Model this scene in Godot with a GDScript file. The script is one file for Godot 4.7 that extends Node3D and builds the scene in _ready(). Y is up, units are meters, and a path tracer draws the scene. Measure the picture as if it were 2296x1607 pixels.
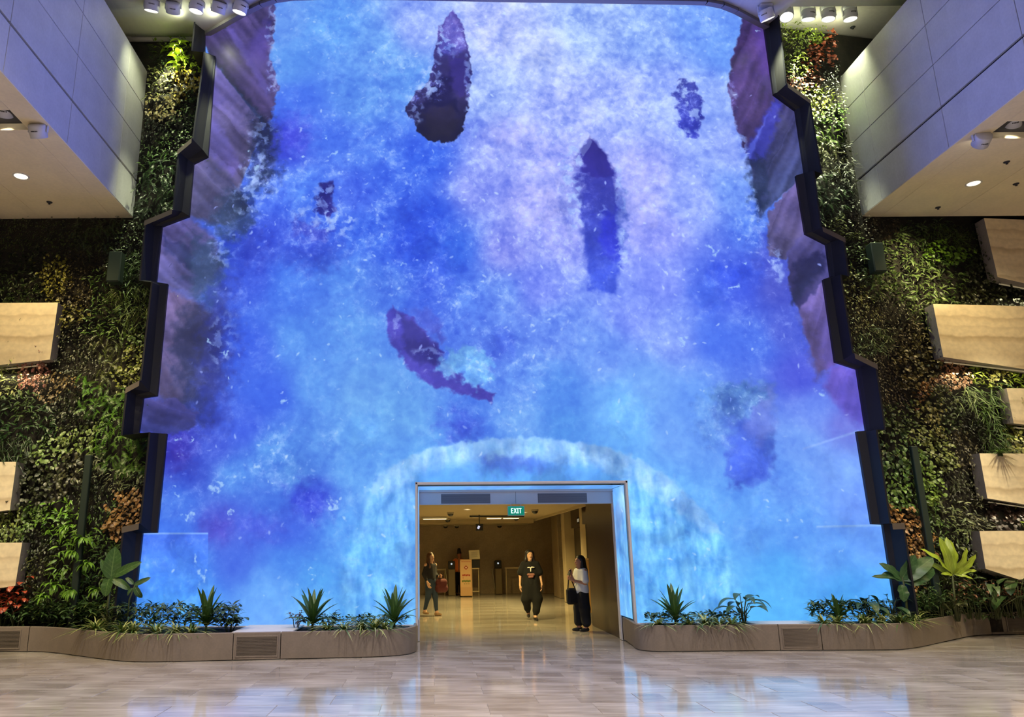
extends Node3D
# The hall in metres: x to the side, y up, the camera stands at x = z = 0 and looks along -z at the display wall.
const PX := 968.0
const PY := 803.0
const FOC := 1700.0
const ROLL := 0.0078
const EYE := 1.7
const PITCH := 0.24885
const ZS := -14.65        # plane of the display
const ZL := -15.1         # back of the planted wall beside the three stone boxes
const FLOOR_DOOR_L := -0.31
const FLOOR_DOOR_R := 3.69
var M := {}
var rng := RandomNumberGenerator.new()
var taken := {}

func ray(u: float, v: float) -> Vector3:
	var a := (u - PX) / FOC
	var b := -(v - PY) / FOC
	var x := a * cos(ROLL) + b * sin(ROLL)
	var y := -a * sin(ROLL) + b * cos(ROLL)
	return Vector3(x, y * cos(PITCH) + sin(PITCH), y * sin(PITCH) - cos(PITCH))
func onz(u: float, v: float, z: float) -> Vector3:
	var d := ray(u, v)
	return d * (z / d.z) + Vector3(0, EYE, 0)
func ony(u: float, v: float, y: float) -> Vector3:
	var d := ray(u, v)
	return d * ((y - EYE) / d.y) + Vector3(0, EYE, 0)
func onx(u: float, v: float, x: float) -> Vector3:
	var d := ray(u, v)
	return d * (x / d.x) + Vector3(0, EYE, 0)
func zr(x: float) -> float:      # the planted wall beside the five stone boxes runs back as it goes outwards
	return -15.5 - 0.18 * (x - 8.0)
func onr(u: float, v: float, ahead := 0.0) -> Vector3:   # a point on that wall, or so far in front of it
	var d := ray(u, v)
	var t := (-15.5 + ahead + 0.18 * 8.0) / (d.z + 0.18 * d.x)
	return d * t + Vector3(0, EYE, 0)

# ---------- shapes ----------
func S(smooth := false) -> SurfaceTool:
	var st := SurfaceTool.new()
	st.begin(Mesh.PRIMITIVE_TRIANGLES)
	st.set_smooth_group(0 if smooth else -1)
	return st
func tri(st: SurfaceTool, a: Vector3, b: Vector3, c: Vector3) -> void:   # counter-clockwise seen from the front
	st.add_vertex(a); st.add_vertex(c); st.add_vertex(b)
func quad(st: SurfaceTool, a: Vector3, b: Vector3, c: Vector3, d: Vector3) -> void:
	tri(st, a, b, c); tri(st, a, c, d)
func quv(st: SurfaceTool, p: Array, t: Array) -> void:
	for k in [0, 2, 1, 0, 3, 2]:
		st.set_uv(t[k]); st.add_vertex(p[k])
func box(st: SurfaceTool, c: Vector3, s: Vector3, bv := 0.0, bs := Basis()) -> void:
	var h := s / 2.0
	bv = minf(bv, minf(h.x, minf(h.y, h.z)) * 0.9)
	var V := func(sx: int, sy: int, sz: int, ax: int) -> Vector3:
		var p := Vector3(sx * h.x, sy * h.y, sz * h.z)
		if bv > 0.0:
			var q := Vector3(sx, sy, sz) * bv
			q[ax] = 0.0
			p -= q
		return c + bs * p
	for ax in 3:
		var b := (ax + 1) % 3
		var d := (ax + 2) % 3
		for sg in [-1, 1]:
			var k := []
			for e in [[-1, -1], [1, -1], [1, 1], [-1, 1]]:
				var s3 := [0, 0, 0]
				s3[ax] = sg; s3[b] = e[0]; s3[d] = e[1]
				k.append(V.call(s3[0], s3[1], s3[2], ax))
			if sg > 0: quad(st, k[0], k[1], k[2], k[3])
			else: quad(st, k[3], k[2], k[1], k[0])
		if bv > 0.0:
			for sb in [-1, 1]:
				for sd in [-1, 1]:
					var lo := [0, 0, 0]; lo[ax] = -1; lo[b] = sb; lo[d] = sd
					var hi := lo.duplicate(); hi[ax] = 1
					var p0: Vector3 = V.call(lo[0], lo[1], lo[2], b)
					var p1: Vector3 = V.call(hi[0], hi[1], hi[2], b)
					var p2: Vector3 = V.call(hi[0], hi[1], hi[2], d)
					var p3: Vector3 = V.call(lo[0], lo[1], lo[2], d)
					if sb * sd > 0: quad(st, p3, p2, p1, p0)
					else: quad(st, p0, p1, p2, p3)
	if bv > 0.0:
		for sx in [-1, 1]:
			for sy in [-1, 1]:
				for sz in [-1, 1]:
					var q0: Vector3 = V.call(sx, sy, sz, 0)
					var q1: Vector3 = V.call(sx, sy, sz, 1)
					var q2: Vector3 = V.call(sx, sy, sz, 2)
					if sx * sy * sz > 0: tri(st, q0, q1, q2)
					else: tri(st, q0, q2, q1)
func prism(st: SurfaceTool, pts: PackedVector2Array, z0: float, z1: float) -> void:   # outline in x, y, drawn out from z0 to z1 (z1 in front)
	if Geometry2D.is_polygon_clockwise(pts):
		pts = pts.duplicate(); pts.reverse()
	var ix := Geometry2D.triangulate_polygon(pts)
	for k in range(0, ix.size(), 3):
		var a := pts[ix[k]]; var b := pts[ix[k + 1]]; var c := pts[ix[k + 2]]
		if (b - a).cross(c - a) < 0: 
			var w := b; b = c; c = w
		tri(st, Vector3(a.x, a.y, z1), Vector3(b.x, b.y, z1), Vector3(c.x, c.y, z1))
		tri(st, Vector3(a.x, a.y, z0), Vector3(c.x, c.y, z0), Vector3(b.x, b.y, z0))
	for k in pts.size():
		var a := pts[k]; var b := pts[(k + 1) % pts.size()]
		quad(st, Vector3(a.x, a.y, z0), Vector3(b.x, b.y, z0), Vector3(b.x, b.y, z1), Vector3(a.x, a.y, z1))
func tube(st: SurfaceTool, pts: Array, r0: float, r1 := -1.0, n := 8, caps := true) -> void:
	if r1 < 0: r1 = r0
	var rings := []
	for k in pts.size():
		var d: Vector3 = (pts[mini(k + 1, pts.size() - 1)] - pts[maxi(k - 1, 0)]).normalized()
		var x := d.cross(Vector3.UP if absf(d.y) < 0.9 else Vector3.RIGHT).normalized()
		var y := d.cross(x)
		var r := lerpf(r0, r1, float(k) / maxf(1, pts.size() - 1))
		var ring := []
		for j in n:
			var a := TAU * j / n
			ring.append(pts[k] + (x * cos(a) + y * sin(a)) * r)
		rings.append(ring)
	for k in rings.size() - 1:
		for j in n:
			var e := (j + 1) % n
			quad(st, rings[k][j], rings[k][e], rings[k + 1][e], rings[k + 1][j])
	if caps:
		for j in n:
			var e := (j + 1) % n
			tri(st, pts[0], rings[0][e], rings[0][j])
			tri(st, pts[-1], rings[-1][j], rings[-1][e])
func lathe(st: SurfaceTool, prof: Array, n := 16, xf := Transform3D()) -> void:   # profile of (radius, height), from the bottom up
	for k in prof.size() - 1:
		for j in n:
			var a := TAU * j / n
			var b := TAU * (j + 1) / n
			var p := func(q: Vector2, w: float) -> Vector3: return xf * Vector3(q.x * cos(w), q.y, -q.x * sin(w))
			var A: Vector3 = p.call(prof[k], a); var B: Vector3 = p.call(prof[k], b)
			var C: Vector3 = p.call(prof[k + 1], b); var D: Vector3 = p.call(prof[k + 1], a)
			if prof[k].x > 1e-5: tri(st, A, B, C)
			if prof[k + 1].x > 1e-5: tri(st, A, C, D)
func fin(st: SurfaceTool) -> ArrayMesh:
	st.generate_normals()
	return st.commit()
# ---------- objects ----------
func numbered(n: String) -> String:
	taken[n] = taken.get(n, -1) + 1
	return n if taken[n] == 0 else "%s_%03d" % [n, taken[n]]
func mesh(called: String, st, m: Material, parent: Node = null) -> MeshInstance3D:
	var o := MeshInstance3D.new()
	o.mesh = fin(st) if st is SurfaceTool else st
	o.material_override = m
	o.name = called if parent else numbered(called)
	(parent if parent else self).add_child(o, true)
	return o
func tag(o: Node, label := "", category := "", group := "", kind := "") -> Node:
	if label: o.set_meta("label", label)
	if category: o.set_meta("category", category)
	if group: o.set_meta("group", group)
	if kind: o.set_meta("kind", kind)
	return o
func thing(called: String, label: String, category: String, at := Vector3.ZERO, turn := 0.0, group := "", kind := "") -> Node3D:
	var o := Node3D.new()
	o.name = numbered(called)
	add_child(o)
	o.position = at
	o.rotation.y = turn
	return tag(o, label, category, group, kind)
func struct(called: String, st, m: Material, label := "") -> MeshInstance3D:
	var o := mesh(called, st, m)
	o.set_meta("kind", "structure")
	if label: o.set_meta("label", label)
	return o
# ---------- materials ----------
func mat(c: Color, rough := 0.7, metal := 0.0, spec := 0.5) -> StandardMaterial3D:
	var m := StandardMaterial3D.new()
	m.albedo_color = c
	m.roughness = rough
	m.metallic = metal
	m.metallic_specular = spec
	return m
func glow(c: Color, e: float) -> StandardMaterial3D:
	var m := mat(Color(0.8, 0.8, 0.8), 0.4)
	m.emission_enabled = true
	m.emission = c
	m.emission_energy_multiplier = e
	return m
func glow_of(c: Color, e: float) -> StandardMaterial3D:   # a coloured face lit from behind
	var m := mat(c, 0.4)
	m.emission_enabled = true
	m.emission = c
	m.emission_energy_multiplier = e
	return m
func noise(kind: int, freq: float, oct := 4, sd := 1, warp := 0.0, wf := 0.01) -> FastNoiseLite:
	var n := FastNoiseLite.new()
	n.noise_type = kind
	n.frequency = freq
	n.seed = sd
	n.fractal_type = FastNoiseLite.FRACTAL_FBM if oct > 1 else FastNoiseLite.FRACTAL_NONE
	n.fractal_octaves = oct
	if warp > 0.0:
		n.domain_warp_enabled = true
		n.domain_warp_amplitude = warp
		n.domain_warp_frequency = wf
		n.domain_warp_fractal_octaves = 3
	return n
func grain(w: int, h: int, sx: float, sy: float, sd: int, oct := 4) -> PackedByteArray:   # noise stretched sx by sy times
	var im := noise(FastNoiseLite.TYPE_SIMPLEX_SMOOTH, 0.06, oct, sd).get_image(maxi(8, int(w / sx)), maxi(8, int(h / sy)))
	im.resize(w, h, Image.INTERPOLATE_CUBIC)
	return im.get_data()
func painted(w: int, h: int, f: Callable) -> ImageTexture:
	var im := Image.create_empty(w, h, false, Image.FORMAT_RGB8)
	for y in h:
		for x in w:
			im.set_pixel(x, y, f.call(x, y))
	return ImageTexture.create_from_image(im)
func speckled(c: Color, spread: float, scale: float, rough: float, metal := 0.0, sd := 3) -> StandardMaterial3D:   # a colour with fine and coarse grain
	var a := grain(256, 256, 1, 1, sd, 5)
	var b := grain(256, 256, 8, 8, sd + 7, 3)
	var m := mat(Color.WHITE, rough, metal)
	m.albedo_texture = painted(256, 256, func(x, y):
		var k: float = 1.0 + spread * ((a[y * 256 + x] + b[y * 256 + x]) / 255.0 - 1.0)
		return Color(c.r * k, c.g * k, c.b * k))
	m.uv1_triplanar = true
	m.uv1_world_triplanar = true
	m.uv1_scale = Vector3.ONE * scale
	return m
# a lamp head: its housing, its glowing face and the light that leaves it
func spot(at: Vector3, to: Vector3, energy: float, cone: float, c: Color, blend := 0.6, size := 0.06) -> void:
	var l := SpotLight3D.new()
	l.name = numbered("spot_beam")
	l.light_color = c
	l.light_energy = energy
	l.spot_angle = cone
	l.spot_angle_attenuation = blend
	l.spot_range = 60.0
	l.spot_attenuation = 2.0
	l.light_size = size
	l.shadow_enabled = true
	add_child(l)
	l.look_at_from_position(at, to, Vector3.UP if absf((to - at).normalized().y) < 0.98 else Vector3.FORWARD)
func area(at: Vector3, towards: Vector3, size: Vector2, energy: float, c: Color) -> void:
	var l := AreaLight3D.new()
	l.name = numbered("area_glow")
	l.light_color = c
	l.light_energy = energy
	l.area_size = size
	l.area_normalize_energy = true
	l.area_range = 60.0
	l.area_attenuation = 2.0
	l.shadow_enabled = true
	add_child(l)
	l.look_at_from_position(at, at + towards, Vector3.UP if absf(towards.normalized().y) < 0.98 else Vector3.FORWARD)

func _ready() -> void:
	camera_and_light()
	materials()
	shell()
	soffits()
	lobby()
	display()
	planters()
	stone_boxes()
	lamps()
	hall_lamps()
	wall_fittings()
	leaf_materials()
	green_walls()
	planter_plants()
	people()

# ---------- the setting ----------
func camera_and_light() -> void:
	var cam := Camera3D.new()
	cam.name = "camera"
	cam.projection = Camera3D.PROJECTION_FRUSTUM
	cam.near = 0.05
	cam.far = 200.0
	cam.size = 1607.0 / FOC * cam.near
	cam.frustum_offset = Vector2((1148.0 - PX) / FOC, (PY - 803.5) / FOC) * cam.near
	var cr := cos(ROLL); var sr := sin(ROLL); var cp := cos(PITCH); var sp := sin(PITCH)
	cam.transform = Transform3D(Basis(Vector3(cr, -sr * cp, -sr * sp), Vector3(sr, cr * cp, cr * sp), Vector3(0, -sp, cp)), Vector3(0, EYE, 0))
	add_child(cam)
	cam.current = true
	var we := WorldEnvironment.new()
	we.name = "environment"
	var e := Environment.new()
	e.background_mode = Environment.BG_COLOR
	e.background_color = Color(0, 0, 0)
	e.tonemap_mode = Environment.TONE_MAPPER_LINEAR
	e.tonemap_exposure = 1.0
	e.sdfgi_enabled = true
	e.ssao_enabled = true
	e.ssil_enabled = true
	we.environment = e
	add_child(we)
	# light of the display, a sheet of its size and colour just in front of it (above the doorway)
	area(Vector3(1.5, 7.9, ZS + 0.3), Vector3(0, 0, 1), Vector2(11.6, 9.4), 46.0, Color(0.38, 0.45, 1.0))

func materials() -> void:
	M.black = mat(C(17, 17, 21), 0.5)
	M.frame_black = mat(C(13, 13, 17), 0.6)
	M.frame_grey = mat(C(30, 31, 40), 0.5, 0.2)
	M.lip = mat(C(120, 116, 122), 0.45, 0.3)
	M.white = mat(C(214, 212, 208), 0.45)
	M.lamp_white = mat(C(205, 206, 214), 0.4)
	M.mark = mat(C(38, 38, 46), 0.6)
	M.clad = speckled(C(196, 196, 196), 0.05, 0.9, 0.5, 0.0, 5)
	M.clad_gap = mat(C(60, 60, 64), 0.8)
	M.soffit = speckled(C(234, 220, 188), 0.04, 0.7, 0.8, 0.0, 8)
	M.ceiling = speckled(C(216, 212, 202), 0.05, 0.6, 0.8, 0.0, 9)
	M.shell = speckled(C(150, 142, 128), 0.06, 0.5, 0.8, 0.0, 12)
	M.bronze = speckled(C(126, 114, 104), 0.07, 1.6, 0.45, 0.1, 15)
	M.bronze_dark = mat(C(98, 88, 78), 0.6, 0.1)
	M.soil = speckled(C(38, 30, 22), 0.5, 2.0, 0.95, 0.0, 18)
	M.felt = speckled(C(30, 27, 22), 0.5, 1.5, 0.95, 0.0, 19)
	M.concrete = speckled(C(140, 132, 126), 0.10, 1.2, 0.8, 0.0, 22)
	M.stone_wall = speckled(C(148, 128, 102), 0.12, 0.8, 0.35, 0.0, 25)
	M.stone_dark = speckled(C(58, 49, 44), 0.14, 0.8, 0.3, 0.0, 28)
	M.lobby_ceiling = mat(C(168, 150, 118), 0.8)
	M.steel_dark = mat(C(62, 56, 52), 0.35, 0.5)
	M.header = mat(C(196, 192, 198), 0.5, 0.0)
	M.header_grille = mat(C(128, 124, 132), 0.6, 0.0)
	M.lens = glow(Color(1.0, 0.97, 0.88), 3.0)
	M.warm_lens = glow(Color(1.0, 0.93, 0.78), 3.2)
	M.strip = glow_of(C(190, 176, 140), 0.3)
	M.dark_green = mat(C(24, 40, 32), 0.6)
	M.grout = mat(C(122, 114, 102), 0.6)
	# stone floor: three slabs' worth of drifting bands
	M.tiles = []
	for k in 4:
		var a := grain(512, 256, 26, 5, 100 + k, 4)
		var b := grain(512, 256, 40, 22, 130 + k, 2)
		var c := grain(512, 256, 8, 1.4, 160 + k, 3)
		var m := mat(Color.WHITE, 0.10, 0.0, 0.6)
		var tone: float = [0.99, 1.01, 0.97, 1.0][k]
		m.albedo_texture = painted(512, 256, func(x, y):
			var i: int = y * 512 + x
			var t: float = 0.45 * (a[i] / 255.0) + 0.35 * (b[i] / 255.0) + 0.2 * (c[i] / 255.0)
			t = clampf((t - 0.5) * 1.5 + 0.5, 0.0, 1.0)
			var q := C(142, 133, 124).lerp(C(190, 183, 175), t)
			return Color(q.r * tone, q.g * tone, q.b * tone))
		M.tiles.append(m)
	M.floor_far = M.tiles[0].duplicate()
	M.floor_far.uv1_triplanar = true
	M.floor_far.uv1_world_triplanar = true
	M.floor_far.uv1_scale = Vector3(0.42, 0.7, 0.9)
	# sandy stone with wavering darker beds for the boxes on the walls
	var wob := grain(1024, 256, 10, 8, 200, 3)
	var fin_ := grain(1024, 256, 3, 1.2, 207, 4)
	M.bedded = mat(Color.WHITE, 0.6)
	M.bedded.albedo_texture = painted(1024, 256, func(x, y):
		var i: int = y * 1024 + x
		var yy: float = y + (wob[i] - 127) * 0.045
		var q := C(226, 209, 176)
		for bd in [[40, 16, 0.20], [70, 10, 0.08], [106, 20, 0.30], [160, 34, 0.07], [200, 14, 0.20], [232, 16, 0.08]]:
			var d: float = (yy - bd[0]) / bd[1]
			var k: float = (1.0 - clampf(d, 0.0, 1.0)) if d > 0.0 else clampf(1.0 + d * 3.0, 0.0, 1.0)
			q = q.lerp(C(156, 130, 96), bd[2] * 1.6 * k)
		var g: float = 1.0 + 0.05 * (fin_[i] / 127.5 - 1.0)
		return Color(q.r * g, q.g * g, q.b * g))

func slab(called: String, lo: Vector3, hi: Vector3, m: Material, label := "") -> MeshInstance3D:
	var st := S()
	box(st, (lo + hi) / 2, hi - lo)
	return struct(called, st, m, label)

func shell() -> void:
	# floor: single stone tiles in front, a slab under and beyond them
	var f := slab("floor", Vector3(-17, -0.3, -33), Vector3(19, -0.006, 9), M.floor_far, "polished greyish beige stone floor of the hall and lobby")
	var v := []
	for k in 4:
		for h in 3:
			var st := S()
			var w := 1.2 - 0.005
			var d := 0.6 - 0.005
			var b := 0.0025
			var t := [Vector2(0, 0), Vector2(1, 0), Vector2(1, 1), Vector2(0, 1)]
			var u0: float = h * 0.31
			for q in t.size(): t[q] = Vector2(t[q].x * 0.95 + u0, t[q].y * 0.95 + h * 0.17)
			var q0 := Vector3(-w / 2 + b, 0, d / 2 - b); var q1 := Vector3(w / 2 - b, 0, d / 2 - b)
			var q2 := Vector3(w / 2 - b, 0, -d / 2 + b); var q3 := Vector3(-w / 2 + b, 0, -d / 2 + b)
			quv(st, [q0, q1, q2, q3], t)
			var o := [Vector3(-w / 2, -0.006, d / 2), Vector3(w / 2, -0.006, d / 2), Vector3(w / 2, -0.006, -d / 2), Vector3(-w / 2, -0.006, -d / 2)]
			var top := [q0, q1, q2, q3]
			for e in 4:
				quv(st, [o[e], o[(e + 1) % 4], top[(e + 1) % 4], top[e]], [t[e], t[(e + 1) % 4], t[(e + 1) % 4], t[e]])
			v.append([fin(st), M.tiles[k]])
	rng.seed = 77
	var nt := 0
	for row in 12:
		var z := -7.9 - 0.6 * row
		var reach := absf(z)
		for col in range(-20, 24):
			var x := col * 1.2 + (0.6 if row % 2 else 0.0)
			if x < -0.57 * reach - 0.9 or x > 0.80 * reach + 0.9: continue
			var k: Array = v[rng.randi() % v.size()]
			var o := MeshInstance3D.new()
			o.name = "tile"
			o.mesh = k[0]
			o.material_override = k[1]
			o.position = Vector3(x, 0, z)
			if rng.randf() < 0.5: o.rotation.y = PI
			f.add_child(o, true)
			nt += 1
	# walls of the hall, out of view or behind the planting
	slab("wall_west", Vector3(-17, -0.3, -16.9), Vector3(-16.7, 13.9, 9), M.shell)
	slab("wall_east", Vector3(18.7, -0.3, -16.9), Vector3(19, 13.9, 9), M.shell)
	slab("wall_south", Vector3(-17, -0.3, 8.7), Vector3(19, 13.9, 9), M.shell)
	# behind the display and the gardens, open at the doorway
	slab("wall_north", Vector3(-17, 0, -15.75), Vector3(FLOOR_DOOR_L - 0.05, 14.6, -15.45), M.shell)
	slab("wall_north", Vector3(FLOOR_DOOR_L - 0.05, 3.1, -15.75), Vector3(FLOOR_DOOR_R + 0.05, 14.6, -15.45), M.shell)
	slab("wall_north", Vector3(FLOOR_DOOR_R + 0.17, 0, -15.75), Vector3(7.3, 14.6, -15.45), M.shell)
	slab("wall_north", Vector3(7.3, 0, -18.4), Vector3(19, 14.6, -18.2), M.shell)
	# ceiling of the hall: its rim curves away over the top of the display
	var rim := PackedVector2Array()
	for p in [[459, 84], [475, 75], [500, 61], [530, 44], [560, 28], [590, 13], [622, 2], [660, -3], [740, -5], [900, -4], [1100, 0], [1300, 3], [1500, 6], [1580, 8], [1615, 15], [1645, 27], [1675, 43], [1700, 56], [1722, 66]]:
		var w := ony(p[0], p[1], 12.95)
		rim.append(Vector2(w.x, w.z))
	var out := PackedVector2Array([Vector2(-17, -14.6)])
	for q in rim: out.append(q)
	out.append_array([Vector2(7.75, -13.95), Vector2(19, -13.95), Vector2(19, 9), Vector2(-17, 9)])
	var st2 := S()
	prism(st2, flip(out), 12.98, 13.3)
	var ce := struct("ceiling", turned(st2), M.ceiling, "grey panelled ceiling of the hall, curved where it meets the display")
	var ls := S()
	for k in rim.size() - 1:
		var a := rim[k]; var b := rim[k + 1]
		var d := (b - a).normalized()
		var nn := Vector2(-d.y, d.x)
		if nn.y < 0: nn = -nn
		var c0 := Vector3(a.x, 12.9, a.y); var c1 := Vector3(b.x, 12.9, b.y)
		var i0 := Vector3(a.x + nn.x * 0.12, 12.9, a.y + nn.y * 0.12); var i1 := Vector3(b.x + nn.x * 0.12, 12.9, b.y + nn.y * 0.12)
		var up := Vector3(0, 0.12, 0)
		quad(ls, c0, c1, i1, i0)
		quad(ls, c0 + up, c1 + up, c1, c0)
		quad(ls, i0, i1, i1 + up, i0 + up)
	mesh("trim", ls, M.lip, ce)
	slab("ceiling_left", Vector3(-17, 13.12, -16.9), Vector3(-4.6, 13.4, -13.4), M.ceiling)
	slab("ceiling_right", Vector3(6.9, 13.75, -18.4), Vector3(19, 14.0, -13.6), M.ceiling)
	slab("ceiling_back", Vector3(-4.6, 14.35, -15.6), Vector3(7.0, 14.6, -13.4), M.ceiling)
	slab("trim_1", Vector3(7.75, 13.0, -13.96), Vector3(19, 13.8, -13.86), M.ceiling)
	slab("trim_2", Vector3(-4.6, 13.25, -13.6), Vector3(7.8, 14.5, -13.4), M.ceiling)
	# open joints of the ceiling panels near the lamps
	for q in [[-6.8, -14.42, -5.0, -14.42], [-6.8, -14.95, -5.3, -14.95], [-5.3, -13.4, -5.05, -14.6]]:
		var js := S()
		var a := Vector3(q[0], 13.118, q[1]); var b := Vector3(q[2], 13.118, q[3])
		box(js, (a + b) / 2, Vector3(0.012, 0.006, a.distance_to(b)), 0, Basis(Vector3.UP, atan2(b.x - a.x, b.z - a.z)))
		mesh("joint", js, M.clad_gap, get_node("ceiling_left"))
func flip(p: PackedVector2Array) -> PackedVector2Array:   # outline given in x, z, for a prism that is then laid flat
	var o := PackedVector2Array()
	for q in p: o.append(Vector2(q.x, -q.y))
	return o
func turned(st: SurfaceTool) -> ArrayMesh:   # a prism standing on z laid so that its z becomes y
	var m := st.commit()
	var o := S()
	o.append_from(m, 0, Transform3D(Basis(Vector3(1, 0, 0), Vector3(0, 0, -1), Vector3(0, 1, 0)), Vector3.ZERO))
	o.generate_normals()
	return o.commit()

# rims of the display, read off the photograph: outer lip, ridge, edge of the picture; pairs run down one step of the frame each
const STEPS_L := [
	[[435, 50, 429, 114], [452, 64, 452, 116], [459, 60, 459, 117]],
	[[457, 117, 431, 311], [476, 124, 454, 335], [483, 126, 466, 350]],
	[[399, 338, 387, 470], [421, 357, 408, 474], [434, 366, 424, 484]],
	[[325, 496, 312, 629], [347, 506, 338, 628], [363, 507, 350, 632]],
	[[339, 632, 314, 853], [358, 640, 336, 878], [376, 636, 352, 887]],
	[[283, 870, 271, 976], [305, 885, 298, 973], [321, 892, 311, 970]],
	[[334, 969, 313, 1173], [356, 971, 338, 1192], [374, 972, 352, 1194]],
	[[275, 1181, 252, 1400], [306, 1196, 288, 1400], [319, 1195, 297, 1404]]]
const STEPS_R := [
	[[1746, 30, 1764, 188], [1722, 45, 1743, 207], [1712, 45, 1735, 210]],
	[[1816, 225, 1843, 389], [1793, 241, 1813, 386], [1784, 246, 1805, 388]],
	[[1826, 383, 1842, 509], [1802, 388, 1821, 520], [1785, 393, 1806, 523]],
	[[1893, 534, 1904, 619], [1863, 542, 1872, 619], [1853, 547, 1863, 620]],
	[[1886, 615, 1914, 792], [1862, 622, 1891, 806], [1846, 626, 1873, 811]],
	[[1965, 817, 1986, 963], [1930, 822, 1951, 964], [1922, 827, 1943, 966]],
	[[1967, 963, 1998, 1173], [1941, 967, 1973, 1174], [1921, 967, 1955, 1175]],
	[[2026, 1172, 2062, 1392], [1994, 1174, 2028, 1392], [1980, 1176, 2014, 1396]]]

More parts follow.
